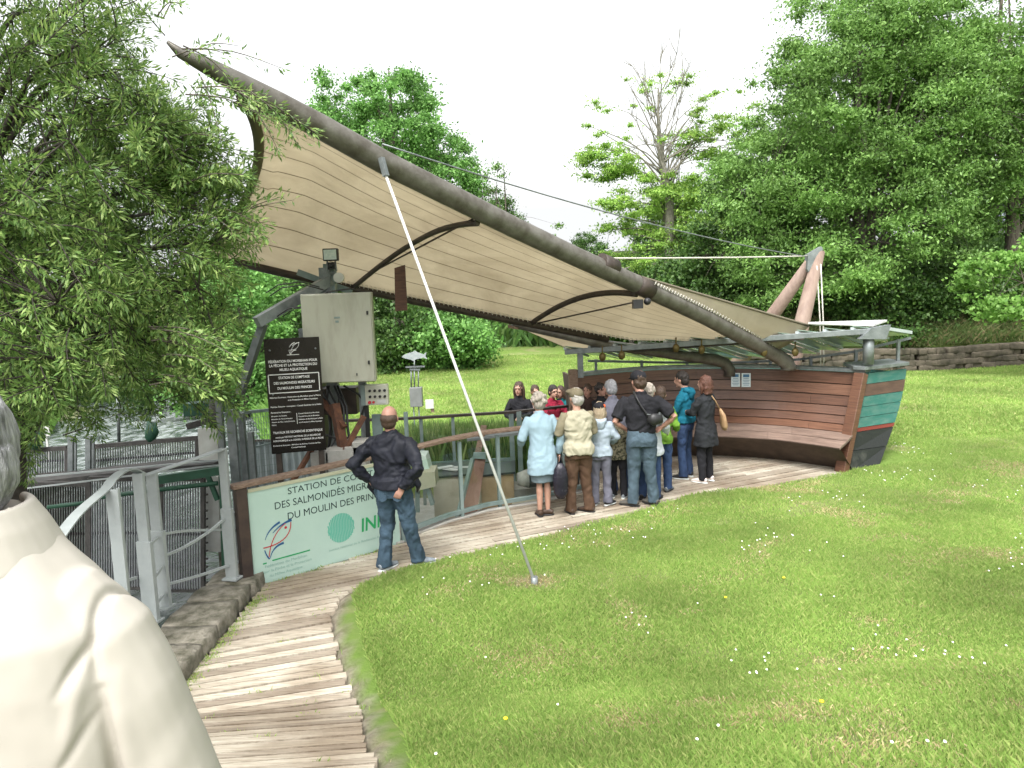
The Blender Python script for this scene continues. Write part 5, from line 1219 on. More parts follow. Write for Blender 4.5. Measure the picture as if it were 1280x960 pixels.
    if hood:
        mb = MB(); mb.tube([V_(-.085, -.01, 1.475), V_(-.07, -.09, 1.46), V_(0, -.125, 1.42), V_(.07, -.09, 1.46), V_(.085, -.01, 1.475)], [.035*K, .045*K, .055*K, .045*K, .035*K], 12); mb.ell(V_(0, -.115, 1.40), (.085*K, .045*K, .095*K))
        remesh(mb, 'hood', hood, root, vox, 3, disp=.006, dscale=10)
    # ---- shoes
    for s_, an, toe in ((-1, 'ankL', 'toeL'), (1, 'ankR', 'toeR')):
        a2 = P3(J[an]); dv = Vector((math.sin(J[toe]), math.cos(J[toe]), 0)); lift = a2.z-.09*K
        mb = MB(); c = a2+Vector((0, 0, -.045*K))
        mb.tube([c-dv*.075*K+Vector((0, 0, .0)), c-dv*.02*K+Vector((0, 0, .015*K)), c+dv*.06*K, c+dv*.13*K-Vector((0, 0, .012*K)), c+dv*.185*K-Vector((0, 0, .02*K))], [(.032*K, .035*K), (.04*K, .05*K), (.046*K, .04*K), (.045*K, .028*K), (.03*K, .02*K)], 12, ref=(0, 0, 1))
        so_ = remesh(mb, 'shoe', shoes or m_black, root, vox*.7, 2)
        m3 = MB(); m3.tube([c-dv*.085*K-Vector((0, 0, .035*K)), c-dv*.05*K-Vector((0, 0, .035*K)), c+dv*.08*K-Vector((0, 0, .035*K)), c+dv*.15*K-Vector((0, 0, .035*K)), c+dv*.195*K-Vector((0, 0, .033*K))], [(.025*K, .012*K), (.042*K, .012*K), (.05*K, .012*K), (.046*K, .012*K), (.022*K, .010*K)], 12, ref=(0, 0, 1))
        m3.build('sole', sole or m_black, None, recenter=False).parent = so_
    root['K'] = K
    return root, V_, HD
def strap(pts, r, name, m, parent, n=12, flat=1.0):
    mb = MB(); mb.tube(curve3([Vector(p) for p in pts], 6), r, 8, flat=flat); o = mb.build(name, m, None, recenter=False); o.parent = parent; return o
def local_part(mb, name, m, parent): o = mb.build(name, m, None, recenter=False); o.parent = parent; return o

c_navy = cloth('navy', (.010, .011, .016), 1.6, .6, .3, 22); c_denim = cloth('denim', (.03, .05, .07), 1.8, .9, .3, 60); c_denim2 = cloth('dark_denim', (.02, .035, .075), 1.8, .9)
c_blue = cloth('pale_blue', (.23, .32, .37), 1.12, .95, .15, 90); c_grey = cloth('grey_wool', (.13, .17, .19), 1.3); c_vest = cloth('beige_vest', (.30, .28, .205), 1.15, .8, .3, 14)
c_brown = cloth('brown_cord', (.055, .032, .020), 1.7); c_hoodie = cloth('pale_grey_blue', (.28, .33, .38), 1.15, .95, .2, 60); c_slate = cloth('slate_trousers', (.10, .10, .125), 1.4)
c_black = cloth('black', (.010, .010, .012), 1.8); c_black2 = cloth('charcoal_coat', (.014, .015, .017), 1.6, .8); c_teal = cloth('teal', (.008, .10, .15), 1.3); c_whitec = cloth('white', (.45, .48, .51), 1.1); c_lime = cloth('lime', (.10, .20, .025), 1.25)
c_camo = mat('cloth_camo', (.05, .05, .03), .9, (.22, .20, .13), 28, .2, lo=.45, hi=.52); c_crimson = cloth('crimson', (.20, .012, .03), 1.4); c_cream = cloth('coat_cream', (.375, .35, .305), 1.04, .9, .015, 160); c_tealdk = cloth('dark_teal', (.01, .09, .10), 1.5)
c_khaki = cloth('khaki_sleeve', (.17, .15, .10), 1.3); c_pinkw = cloth('pink_white', (.50, .40, .38), 1.2); m_shoeb = mat('brown_shoe', (.05, .03, .02), .45); m_greysh = mat('grey_shoe', (.12, .14, .16), .7, (.25, .28, .3), 20); m_wsole = mat('white_sole', (.6, .62, .6), .5)
m_orange = mat('orange_patch', (.75, .12, .03), .6); m_tan2 = mat('tan_leather', (.26, .16, .08), .6, (.34, .22, .12), 8)
def stand(px, py, z=0.): q = G(px, py, z); return (q.x, q.y, z)

# bald man in navy jacket
R_, V_, HD = person('bald man in black jacket and blue jeans seen from behind, hands at his hips', stand(497, 711), -.10, 1.76, c_navy, c_denim, 'fringe', 'brown', m_skin2,
    arms=dict(elbL=(-.40, -.10, 1.16), wrL=(-.25, .02, .96), hdL=(.6, .4, -.8), elbR=(.32, -.17, 1.13), wrR=(.14, -.16, .93), hdR=(-.45, -.1, -.75), pfR=(0, 1, 0)),
    legs=dict(kneeL=(-.09, .04, .50), ankL=(-.13, -.03, .09), kneeR=(.14, .02, .49), ankR=(.20, .12, .09), toeL=.5, toeR=1.1, hem=.078), build=1.12, shoes=m_greysh, sole=m_wsole, hem=.90, shoulder=1.12, wrinkle=.014, vox=.010, belly=.03)
mb = MB(); mb.tube([V_(-.22, .02, 1.0), V_(-.26, .06, .88), V_(-.20, .08, .76)], [.05, .045, .015], 8, flat=.4); mb.tube([V_(.2, .04, 1.02), V_(.27, .03, .90), V_(.24, .06, .82)], [.07, .06, .02], 8, flat=.5)
remesh(mb, 'jacket_flaps', c_navy, R_, .01, 3)
mb = MB()
for s_ in (-1, 1): mb.prism([V_(.03*s_, -.142, .90), V_(.13*s_, -.138, .91), V_(.125*s_, -.145, .80), V_(.08*s_, -.15, .775), V_(.035*s_, -.148, .80)], (0, -.006, 0))
local_part(mb, 'back_pockets', c_denim, R_)

R_, V_, HD = person('old woman with white curls in a pale blue coat holding a dark bag', stand(680, 644), .38, 1.60, c_blue, c_grey, 'curly', 'pale', m_skin,
    arms=dict(elbL=(-.29, .03, 1.13), wrL=(-.22, .22, 1.02), hdL=(.3, 1, .1), elbR=(.28, -.05, 1.12), wrR=(.27, .02, .87)), legs=dict(kneeL=(-.06, 0, .48), ankL=(-.06, 0, .09), kneeR=(.06, 0, .48), ankR=(.06, -.01, .09), toeL=.2, toeR=-.9), botstyle='skirt', hem=.62, build=1.05, shoes=m_shoeb, sole=m_black, lean=.12, topstyle='coat', wrinkle=.006, open_hem=1.05)
bag = thing('handbag', 'dark glossy shopping bag hanging from the blue coated woman\'s hand', 'bag', (R_.location.x, R_.location.y, 0))
bp_ = R_.location+Vector((.22, -.14, 0)); mb = MB(); mb.tube([bp_+Vector((0, 0, .26)), bp_+Vector((0, 0, .34)), bp_+Vector((0, 0, .52)), bp_+Vector((0, 0, .64)), bp_+Vector((0, 0, .72))], [(.05, .05), (.095, .05), (.10, .055), (.08, .035), (.035, .015)], 14, ref=(0, 1, 0))
mb.build('pouch', mat('purple_black_vinyl', (.010, .009, .015), .25, (.02, .018, .028), 9, .3), bag)
mb = MB(); mb.tube([bp_+Vector((-.03, 0, .70)), bp_+Vector((-.02, 0, .80)), bp_+Vector((.02, 0, .80)), bp_+Vector((.03, 0, .70))], .009, 6); mb.build('handle', m_black, bag)

person('old man in a flat cap, beige vest and brown cord trousers', stand(725, 641), .22, 1.63, c_vest, c_brown, 'short', 'white', m_skin, cap=(cloth('tweed', (.10, .085, .055), 1.6), 'flat'),
    arms=dict(elbL=(-.27, .03, 1.15), wrL=(-.17, .22, 1.08), hdL=(.4, 1, 0), elbR=(.25, .05, 1.15), wrR=(.15, .23, 1.1), hdR=(-.4, 1, 0)), legs=dict(ankL=(-.13, 0, .09), ankR=(.14, 0, .09), toeL=-.1, toeR=-.7, hem=.075), sleeves='long', sleevecol=c_khaki, hem=.86, build=1.12, shoulder=1.05, shoes=m_shoeb, lean=.10, topstyle='vest', wrinkle=.012, headyaw=.3)
R_, V_, HD = person('child in pale grey hooded top and dark cap standing beside the beige vest', stand(752, 631), -.12, 1.40, c_hoodie, c_slate, 'bob', 'blond', m_skin, cap=(c_black, 'ball', m_orange, (.06, -.07, .07)),
    arms=dict(elbL=(-.24, .02, 1.16), wrL=(-.14, .2, 1.1), hdL=(.3, 1, 0), elbR=(.27, -.02, 1.15), wrR=(.2, .17, 1.05), hdR=(-.2, 1, 0)), hood=c_hoodie, hem=.86, build=1.03, shoes=m_black, sole=m_wsole, legs=dict(hem=.08, toeL=.3, toeR=.7), wrinkle=.010)
person('small child in camouflage top half hidden behind the grey hooded child', stand(773, 622), -.3, 1.22, c_camo, c_black, 'short', 'brown', m_skin2, shoes=m_greysh, sole=m_wsole, hem=.8)
person('grey haired man bending forward between the cap wearers', stand(774, 616), .35, 1.60, c_slate, c_denim2, 'short', 'grey', m_skin2, lean=.35, arms=dict(wrL=(-.2, .3, 1.0), wrR=(.2, .3, 1.0)))
R_, V_, HD = person('tall man in black t-shirt and light jeans with a shoulder bag', stand(803, 632), -.12, 1.80, c_black, cloth('light_denim', (.042, .062, .078), 1.7, .9, .3, 50), 'short', 'brown', m_skin2, cap=(c_black, 'ball'),
    arms=dict(elbL=(-.34, -.08, 1.12), wrL=(-.19, .06, 1.0), hdL=(.7, .3, -.4), elbR=(.42, -.06, 1.18), wrR=(.26, .06, 1.02), hdR=(-.7, .4, -.4)), sleeves='short', hem=.98, build=1.15, shoulder=1.15, lean=.06, shoes=mat('grey_boots', (.07, .065, .055), .8), legs=dict(toeL=-1.1, toeR=-.8, ankL=(-.12, -.02, .09), ankR=(.15, .03, .09), hem=.074), topstyle='t_shirt', headyaw=.5, head=(-.03, .04), vox=.010)
bag = thing('shoulder_bag', 'black shoulder bag slung across the back of the tall man', 'bag', R_.location)
Mx = Matrix.Translation(R_.location) @ Matrix.Rotation(-.12, 4, 'Z')
w_ = lambda *a: Mx @ V_(*a)
mb = MB(); mb.tube([w_(.07, -.19, 1.19), w_(.14, -.20, 1.17), w_(.25, -.17, 1.18)], [(.05, .03), (.085, .05), (.06, .035)], 12, ref=(0, 1, 0)); remesh_bag = mb.build('pouch', m_black, bag)
mb = MB(); mb.tube(curve3([w_(-.09, -.02, 1.50), w_(-.06, -.135, 1.43), w_(.0, -.165, 1.32), w_(.08, -.18, 1.21)], 6), .013, 6, flat=2); mb.build('strap', m_black, bag)
mb = MB(); mb.tube([w_(.06, -.20, 1.235), w_(.23, -.19, 1.235)], .008, 6); mb.build('zip', m_steel, bag)

person('woman with pale curls and long white top behind the tall man', stand(812, 624), -.5, 1.60, c_whitec, c_denim2, 'curly', 'pale', m_skin, hem=.70, shoes=m_black, arms=dict(wrR=(.22, .2, 1.0), hdR=(0, 1, 0)))
person('person in lime green top and blue jeans behind the white topped woman', stand(827, 613), -.5, 1.50, c_lime, c_denim2, 'short', 'brown', m_skin, hem=.82, shoes=m_greysh, hood=c_lime, arms=dict(elbR=(.25, .02, 1.13), wrR=(.2, .22, 1.0), hdR=(-.3, 1, 0)))
person('teenager with dark hair in turquoise hooded top looking down to the left', stand(857, 597), .95, 1.62, c_teal, c_denim2, 'short', 'black', m_skin, head=(0, .05), arms=dict(elbL=(-.2, .08, 1.15), wrL=(-.08, .24, 1.02), hdL=(.5, 1, 0), elbR=(.22, .06, 1.15), wrR=(.1, .24, 1.0), hdR=(-.5, 1, 0)), hood=c_teal, hem=.93, shoes=m_black, sole=m_wsole, legs=dict(hem=.075), build=.95)
R_, V_, HD = person('woman with auburn hair in a long black coat and white shoes', stand(882, 602), .75, 1.58, c_black2, c_black, 'bob', 'red', m_skin, hem=.62, topstyle='coat', arms=dict(elbL=(-.22, .1, 1.17), wrL=(-.12, .27, 1.15), hdL=(.5, 1, 0), elbR=(.24, .05, 1.15), wrR=(.14, .26, 1.12), hdR=(-.5, 1, 0)), shoes=mat('white_shoe', (.6, .52, .48), .5), sole=m_wsole, legs=dict(hem=.06), build=1.0, vox=.010)
bag = thing('tote_bag', 'tan leather bag on the shoulder of the auburn haired woman', 'bag', R_.location)
q = R_.location+Vector((.24, -.02, 0)); mb = MB(); mb.tube([q+Vector((.04, 0, .78)), q+Vector((.03, 0, .84)), q+Vector((.01, 0, 1.0)), q+Vector((-.03, 0, 1.1))], [(.06, .03), (.11, .05), (.08, .04), (.03, .015)], 12, ref=(1, 0, 0)); mb.build('pouch', m_tan2, bag)
mb = MB(); mb.tube([q+Vector((-.03, 0, 1.08)), q+Vector((-.10, 0, 1.22)), q+Vector((-.16, -.02, 1.30))], .01, 6); mb.build('strap', m_tan2, bag)

# people across the pit, on the lower ground
far_arms = dict(elbL=(-.25, .12, 1.16), wrL=(-.12, .3, 1.10), hdL=(.5, 1, 0), elbR=(.25, .12, 1.16), wrR=(.12, .3, 1.10), hdR=(-.5, 1, 0))
def farp(px, py, d, lab, top, hair, hc, yaw, h=1.6):
    t_ = P(px, py, d); zf = -.42; h = (t_.z-zf)/1.0
    person(lab, (t_.x, t_.y, zf), yaw, h, top, c_denim2, hair, hc, m_skin, face=True, arms=far_arms, shoes=m_black, head=(0, .03), build=.95)
farp(649, 478, 13.6, 'young woman with long dark hair in black leaning on the far rail', c_black, 'long', 'brown', math.pi-.3)
farp(668, 482, 13.9, 'person in pale pink top behind the white haired woman at the rail', c_pinkw, 'short', 'brown', math.pi+.2)
farp(690, 482, 13.7, 'dark haired man in crimson jacket across the pit', c_crimson, 'short', 'black', math.pi+.5)
farp(701, 483, 13.9, 'brown haired person in dark teal jacket across the pit', c_tealdk, 'bob', 'brown', math.pi-.5)
def near_hull(px, py, d, lab, top, hair, hc, yaw, zf=0):
    t_ = P(px, py, d); person(lab, (t_.x, t_.y, zf), yaw, t_.z-zf, top, c_black, hair, hc, m_skin2, face=True, arms=far_arms, shoes=m_black)
near_hull(734, 481, 12.0, 'dark haired person in brown standing in shade before the planks', cloth('dark_brown', (.03, .018, .014), 1.5), 'short', 'brown', math.pi-.4)
near_hull(751, 480, 11.9, 'person with bushy black hair in the shade before the planks', c_black, 'curly', 'black', math.pi+.6)

# foreground woman in the cream coat, built by hand
FX, FY = P(-43, 590, 1.14).x, 1.14
zf = 2.9-1.535
fgw = thing('person', 'grey haired person in a cream coat, cut off at the lower left edge', 'person', (FX, FY-.02, zf), None, -.05)
m_fg = H['grey']
TZ = P(-45, 463, 1.14).z-zf     # top of head above her feet
def L3(x, y, z): return Vector((x, y, z))
hz_ = TZ-.115
mb = MB(); mb.ell(L3(0, 0, hz_), (.076, .094, .108)); mb.ell(L3(0, .03, hz_-.05), (.056, .066, .075)); mb.tube([L3(0, -.01, hz_-.22), L3(0, -.005, hz_-.05)], [.062, .056], 14)
mb.tube([L3(0, .09, hz_-.0), L3(0, .108, hz_-.035)], [.008, .014], 8)
for s_ in (-1, 1): mb.ell(L3(.076*s_, 0, hz_-.02), (.011, .022, .032))
mb.rings([ringz(z, 0, 0, rx, ry, 20) for z, rx, ry in ((hz_-.85, .14, .11), (hz_-.55, .14, .11), (hz_-.34, .14, .08), (hz_-.24, .07, .05))])
for s_ in (-1, 1):
    mb.tube([L3(.08*s_, 0, hz_-.33), L3(.17*s_, 0, hz_-.36), L3(.25*s_, .02, hz_-.56), L3(.24*s_, .16, hz_-.74)], [.05, .05, .042, .028], 12)
    hand(mb, L3(.24*s_, .16, hz_-.74), Vector((0, .7, -.7)), -s_, (-s_, 0, 0), .5, .95)
    mb.tube([L3(.09*s_, 0, hz_-.75), L3(.09*s_, .01, .45), L3(.09*s_, 0, .06)], [.075, .05, .035], 12)
remesh(mb, 'body', m_skin, fgw, .008, 3)
mb = MB(); mb.ell(L3(0, -.015, hz_+.008), (.087, .104, .112)); mb.ell(L3(0, -.02, hz_-.035), (.097, .092, .092)); mb.ell(L3(0, -.045, hz_-.10), (.07, .065, .06))
o = remesh(mb, 'hair', hairmat('foreground', (.05, .05, .052), (.40, .40, .40)), fgw, .003, 2, disp=.008, dscale=48, aniso=(1, 1, .22), seed=2)
SZ = hz_-.142
mb = MB()
mb.rings([ringz(z, 0, cy, rx, ry, 32, tilt=0, p=2.7) for z, cy, rx, ry in ((SZ-.85, .0, .29, .19), (SZ-.6, .0, .28, .18), (SZ-.4, .0, .268, .165), (SZ-.2, -.005, .25, .155), (SZ-.13, -.01, .23, .145), (SZ-.07, -.01, .185, .122), (SZ-.01, -.01, .135, .095), (SZ+.04, -.008, .095, .078))])
for s_ in (-1, 1):
    mb.tube([L3(.07*s_, -.01, SZ-.10), L3(.15*s_, -.005, SZ-.13), L3(.20*s_, .0, SZ-.18), L3(.235*s_, .0, SZ-.26), L3(.275*s_, .01, SZ-.40), L3(.305*s_, .04, SZ-.54), L3(.31*s_, .14, SZ-.66)], [.07, .085, .086, .082, .076, .072, .06], 20)
o = remesh(mb, 'coat', c_cream, fgw, .0048, 14, disp=0)
def fold(q):
    # long soft folds running from the armpit and across the back
    a = 0
    for (x0, z0, x1, z1, wd, h_) in ((.222, SZ-.06, .245, SZ-.22, .006, -.012), (.245, SZ-.21, .272, SZ-.62, .007, -.016), (.262, SZ-.2, .292, SZ-.58, .014, .006), (.236, SZ-.13, .20, SZ-.21, .006, -.008), (.228, SZ-.17, .205, SZ-.30, .009, .006), (.24, SZ-.24, .19, SZ-.33, .006, -.005), (.18, SZ-.45, .02, SZ-.52, .012, .003)) or ((.20, SZ-.13, .235, SZ-.62, .016, -.014), (.19, SZ-.16, .10, SZ-.40, .014, .007), (.205, SZ-.15, .13, SZ-.30, .010, -.008), (.17, SZ-.10, .02, SZ-.26, .018, .004), (.19, SZ-.30, .05, SZ-.60, .03, .006), (-.02, SZ-.20, .12, SZ-.50, .022, -.004), (.24, SZ-.40, .33, SZ-.47, .012, -.005), (.24, SZ-.33, .33, SZ-.40, .016, .005)):
        A2 = Vector((x0, z0)); B2 = Vector((x1, z1)); p = Vector((abs(q.x), q.z)); dd = B2-A2; t = max(0, min(1, (p-A2).dot(dd)/dd.length_squared)); r_ = (p-A2-dd*t).length
        a += h_*math.exp(-(r_/wd)**2)*math.sin(math.pi*min(1, .12+t*.88))
    return a
nr = [v.normal.copy() for v in o.data.vertices]
for v, n_ in zip(o.data.vertices, nr):
    f = fold(v.co) if v.co.y < .12 else 0
    v.co += n_*(f*.9+.004*noise.noise(Vector((v.co.x*5, v.co.y*5, v.co.z*3.2)))+.0018*noise.noise(v.co*22))
for v in o.data.vertices: pass
# collar: a soft roll with a darker slit
mb = MB(); rl2 = []
for i in range(33):
    a = -2.6+5.2*i/32; lo_ = 1+.12*math.sin(a*2.3)
    rl2.append([L3((.094+o_)*math.sin(a), -.012-(.084+o_)*math.cos(a), SZ+.004+z_*(lo_ if z_ < 0 else 1)) for o_, z_ in ((0, .042), (.006, .050), (.013, .046), (.030, .016), (.052, -.036), (.049, -.043), (.042, -.040), (.012, .004))])
mb.rings(rl2); remesh(mb, 'collar', c_cream, fgw, .0035, 3, disp=.0025, dscale=12)
mb = MB(); mb.rings([ringz(z, 0, 0, rx, ry, 24) for z, rx, ry in ((.05, .12, .09), (.4, .13, .1), (SZ-.7, .17, .13))]); remesh(mb, 'trousers', c_slate, fgw, .012, 2)
# ------------------------------------------------------------------ trees
def leaf_cloud(centers, radii, counts, L_, W_, rng, flat=.7, droop=0., up=.5, fold=False):
    """arrays of diamond leaves scattered round clump centres"""
    cs = np.repeat(centers, counts, axis=0); rs = np.repeat(radii, counts)
    n = len(cs); d = rng.normal(size=(n, 3)); d /= np.linalg.norm(d, axis=1)[:, None]
    r = np.abs(rng.normal(size=n))*.58
    p = cs+d*(r*rs)[:, None]*np.array([1, 1, flat])
    a = rng.normal(size=(n, 3))+d*.5; a[:, 2] -= droop; a /= np.linalg.norm(a, axis=1)[:, None]
    nn = rng.normal(size=(n, 3))*.8; nn[:, 2] += up; b = np.cross(nn, a); b /= np.linalg.norm(b, axis=1)[:, None]+1e-9
    s = (.65+.7*rng.random(n))[:, None]
    l = a*L_*.5*s; q = b*W_*.5*s
    m = p-l*.15
    v = np.stack([p-l, m+q, p+l, m-q], 1).reshape(-1, 3)
    f = np.arange(n*4).reshape(-1, 4)
    return v, f
def tree(name, label, base, ells, trunk_r, leafm, barkm, seed, nclump=160, per=150, L_=.14, W_=.07, cr=(.5, .9), flat=.65, group=None, droop=0., shell=.45, prim=14, fork=.35, lean=(0, 0), cat_='tree', bare=None, limb=1.0, limb_z=None):
    rng = np.random.default_rng(seed); rr_ = random.Random(seed); base = Vector(base)
    root = thing(name, label, cat_, base, group)
    ells = [np.array(e, float) for e in ells]; vol = np.array([e[3]*e[4]*e[5] for e in ells])**.8; vol /= vol.sum()
    cl = []
    while len(cl) < nclump:
        e = ells[rng.choice(len(ells), p=vol)]; d = rng.normal(size=3); d /= np.linalg.norm(d); r = shell+(1-shell)*rng.random()**.7
        cl.append(e[:3]+d*r*e[3:6])
    cl = np.array(cl); 
    if limb_z: cl = cl[cl[:, 2] > limb_z]
    rad = rng.uniform(cr[0], cr[1], len(cl)); cnt = (per*(rad/np.mean(rad))**1.6*rng.uniform(.55, 1.35, len(cl))).astype(int)
    v, f = leaf_cloud(cl, rad, cnt, L_, W_, rng, flat, droop)
    raw_mesh('crown', v, f, leafm, root)
    # trunk and limbs
    mb = MB(); top = np.mean([e[:3] for e in ells], 0); tp_ = Vector(top); mid = Vector((lean[0], lean[1], tp_.z*fork)); 
    spine = [Vector((0, 0, -.3)), Vector((lean[0]*.3, lean[1]*.3, mid.z*.5)), mid, mid.lerp(tp_, .5)+Vector((rr_.uniform(-.2, .2), 0, 0)), tp_, Vector((tp_.x, tp_.y, max(e[2]+e[5]*.7 for e in ells)))]
    sr = [trunk_r*1.25, trunk_r, trunk_r*.85, trunk_r*.6, trunk_r*.35, trunk_r*.08]
    spine2 = curve3(spine, 4); sr2 = [lerp(sr[min(i//4, 5)], sr[min(i//4+1, 5)], (i % 4)/4) for i in range(len(spine2))]
    mb.tube(spine2, sr2, 10)
    order = rng.permutation(len(cl)); P_ = []
    for i in order[:prim]:
        c = Vector(cl[i]); k = rr_.randint(8, len(spine2)-4); 
        while spine2[k].z > c.z+.3 and k > 4: k -= 1
        a = spine2[k]; m1 = a.lerp(c, .4)+Vector((0, 0, .12*(c-a).length)); pts = curve3([a, m1, c], 5); r0_ = max(sr2[k]*.5, trunk_r*.12)*limb
        mb.tube(pts, [lerp(r0_, r0_*.2, j/(len(pts)-1)) for j in range(len(pts))], 6, cap=False); P_ += [(p, lerp(r0_, r0_*.2, j/(len(pts)-1))) for j, p in enumerate(pts)][2:]
    PP = np.array([tuple(p[0]) for p in P_])
    for i in order[prim:]:
        c = Vector(cl[i]); j = int(np.argmin(((PP-cl[i])**2).sum(1)+rng.random(len(PP))*.6)); a, r_ = P_[j]; m1 = a.lerp(c, .5)+Vector((rr_.uniform(-.15, .15), rr_.uniform(-.15, .15), .1))
        mb.tube([a, m1, c], [r_*.55*limb, r_*.35, r_*.12], 5, cap=False)
    if bare:
        for k in range(bare[0]):
            a = spine2[rr_.randint(len(spine2)//2, len(spine2)-2)]; dr_ = Vector((rr_.uniform(-1, 1), rr_.uniform(-.6, .6), rr_.uniform(.7, 1.6))).normalized(); p = a; pts = [a]
            for s_ in range(6): dr_ = (dr_+Vector((rr_.uniform(-.25, .25), rr_.uniform(-.25, .25), .12))).normalized(); p = p+dr_*bare[1]/6; pts.append(p)
            mb.tube(pts, [lerp(.028, .008, i/6) for i in range(7)], 5, cap=False)
            for q in range(7):
                s0 = pts[rr_.randint(2, 5)]; d2 = (dr_+Vector((rr_.uniform(-1, 1), rr_.uniform(-1, 1), rr_.uniform(-.2, .8)))).normalized(); mb.tube([s0, s0+d2*.5, s0+d2*1.0+Vector((0, 0, .15))], [.014, .009, .004], 4, cap=False)
    o = mb.build('trunk', barkm, None, recenter=False); o.parent = root
    return root
def copy_tree(root, loc, rz, sc, label):
    r = root.copy(); scene.collection.objects.link(r); r.location = loc; r.rotation_euler = (0, 0, rz); r.scale = (sc, sc, sc); r['label'] = label
    for ch in root.children:
        c = ch.copy(); scene.collection.objects.link(c); c.parent = r
    return r
m_bark = mat('bark', (.06, .05, .04), .95, (.15, .13, .10), 9, .8, 18, stretch=(2, 2, .5)); m_barkp = mat('pale_bark', (.05, .045, .035), .95, (.12, .105, .085), 9, .8, 18, stretch=(2, 2, .5)); m_twig = mat('lichen_bark', (.12, .115, .09), .95, (.24, .225, .18), 9, .6, 18); m_barkd = mat('dark_bark', (.03, .025, .02), .95, (.07, .06, .05), 9, .8, 18)
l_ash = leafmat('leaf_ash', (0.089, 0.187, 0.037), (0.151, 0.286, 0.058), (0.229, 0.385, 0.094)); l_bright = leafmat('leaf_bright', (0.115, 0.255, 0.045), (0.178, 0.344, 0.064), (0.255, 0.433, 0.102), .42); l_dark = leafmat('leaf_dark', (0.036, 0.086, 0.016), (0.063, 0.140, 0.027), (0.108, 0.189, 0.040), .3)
l_round = leafmat('leaf_maple', (0.088, 0.220, 0.044), (0.146, 0.323, 0.066), (0.220, 0.425, 0.103), .38); l_will = leafmat('leaf_willow', (0.093, 0.181, 0.044), (0.161, 0.274, 0.062), (0.347, 0.460, 0.137), .4, .45); l_yel = leafmat('leaf_robinia', (0.165, 0.314, 0.050), (0.264, 0.446, 0.075), (0.396, 0.578, 0.116), .42)
def base_at(px, py, d):                  # ground point under a pixel column at a depth
    q = P(px, py, d); return Vector((q.x, q.y, float(zg(q.x, q.y))))
def rel(b, px, py, d): q = P(px, py, d)-b; return (q.x, q.y, q.z)
def E(b, px, py, d, rx, ry, rz): return (*rel(b, px, py, d), rx, ry, rz)

# round tree behind the sail
b = base_at(500, 440, 36); tree('maple_tree', 'tall round-headed tree rising above the middle of the sail canopy', b, [E(b, 490, 175, 36, 3.2, 3.2, 3.2), E(b, 415, 135, 36, 1.6, 2, 1.7), E(b, 550, 220, 36, 2.0, 2.5, 2.4), E(b, 490, 120, 36, 2.2, 2.4, 1.8), E(b, 510, 290, 36, 3.0, 3, 2.4)], .34, l_round, m_bark, 11, 260, 420, .15, .08, (.45, .85), shell=.35, prim=26)
# half bare tree
b = base_at(845, 440, 34); tree('robinia_tree', 'light green tree with bare twigs at its top left of the big ash', b, [E(b, 800, 250, 34, 2.5, 2, 1.7), E(b, 870, 270, 34, 2.2, 2, 1.9), E(b, 830, 335, 34, 3.4, 2.2, 1.8), E(b, 755, 205, 34, 1.7, 1, .9), E(b, 890, 190, 34, 1.5, 1, 1.2)], .36, l_yel, m_twig, 12, 170, 330, .15, .06, (.4, .8), flat=.4, shell=.3, prim=22, bare=(9, 4.2), limb=.6)
rngb = np.random.default_rng(5)
o = bpy.context.scene.collection.objects[-1]
# sprays in the upper, half bare part
b2 = base_at(838, 440, 33.5); tree('robinia_tree', 'thin half bare tree with sparse leafy sprays against the sky', b2, [E(b2, 820, 160, 33.5, 3.4, 2, 2.4), E(b2, 905, 150, 33.5, 1.6, 1.5, 1.6), E(b2, 745, 180, 33.5, 1.2, 1, 1.2)], .22, l_yel, m_twig, 13, 60, 130, .14, .05, (.3, .6), flat=.35, shell=.55, prim=26, bare=(14, 3.2), limb=.6, fork=.6)
# big ash on the right
b = base_at(1105, 430, 25.5); tree('ash_tree', 'huge spreading ash with a forked pale trunk at the upper right', b, [E(b, 1080, 130, 25.5, 3.9, 3, 3.2), E(b, 1000, 230, 25.5, 2.7, 2.6, 2.5), E(b, 1110, 40, 26, 3.4, 3, 2.6), E(b, 1000, 330, 25, 2.2, 2, 1.9), E(b, 1190, 160, 26, 3, 3, 3.), E(b, 945, 230, 26.5, 1.6, 1.8, 2.2), E(b, 1110, 250, 24, 3.0, 1.2, 2.2), E(b, 1060, 330, 23.6, 1.8, 1, 1.2), E(b, 1160, 290, 23.8, 1.8, 1, 1.3)], .34, l_ash, m_barkp, 21, 640, 400, .12, .055, (.45, .95), shell=.35, prim=34, fork=.25, lean=(-.5, 0), flat=.5, limb=.7)
b = base_at(1260, 430, 27.5); tree('ash_tree', 'tall ash behind the big spreading one, cut by the right picture edge', b, [E(b, 1250, 110, 27.5, 3.6, 3, 3.4), E(b, 1230, 0, 28, 4, 3, 2.8), E(b, 1320, 150, 27.5, 3, 3, 4), E(b, 1190, 260, 28, 2.2, 2.5, 2)], .30, l_ash, m_bark, 22, 300, 360, .13, .06, (.45, .95), shell=.35, prim=24, fork=.3, limb=.7)
b = base_at(1250, 430, 20.5); 
tree('hazel_tree', 'small bright leaved tree over the bank at the right edge', b+Vector((1.4, 0, 0)), [(lambda e: e)((-.9, 0, 2.5, 1.7, 1.4, 1.25)), (.3, 0, 3.1, 1.6, 1.4, 1.1), (-1.6, -.2, 1.9, .9, .9, .6)], .12, l_bright, m_bark, 23, 90, 170, .12, .09, (.3, .55), shell=.4, prim=16, flat=.45)
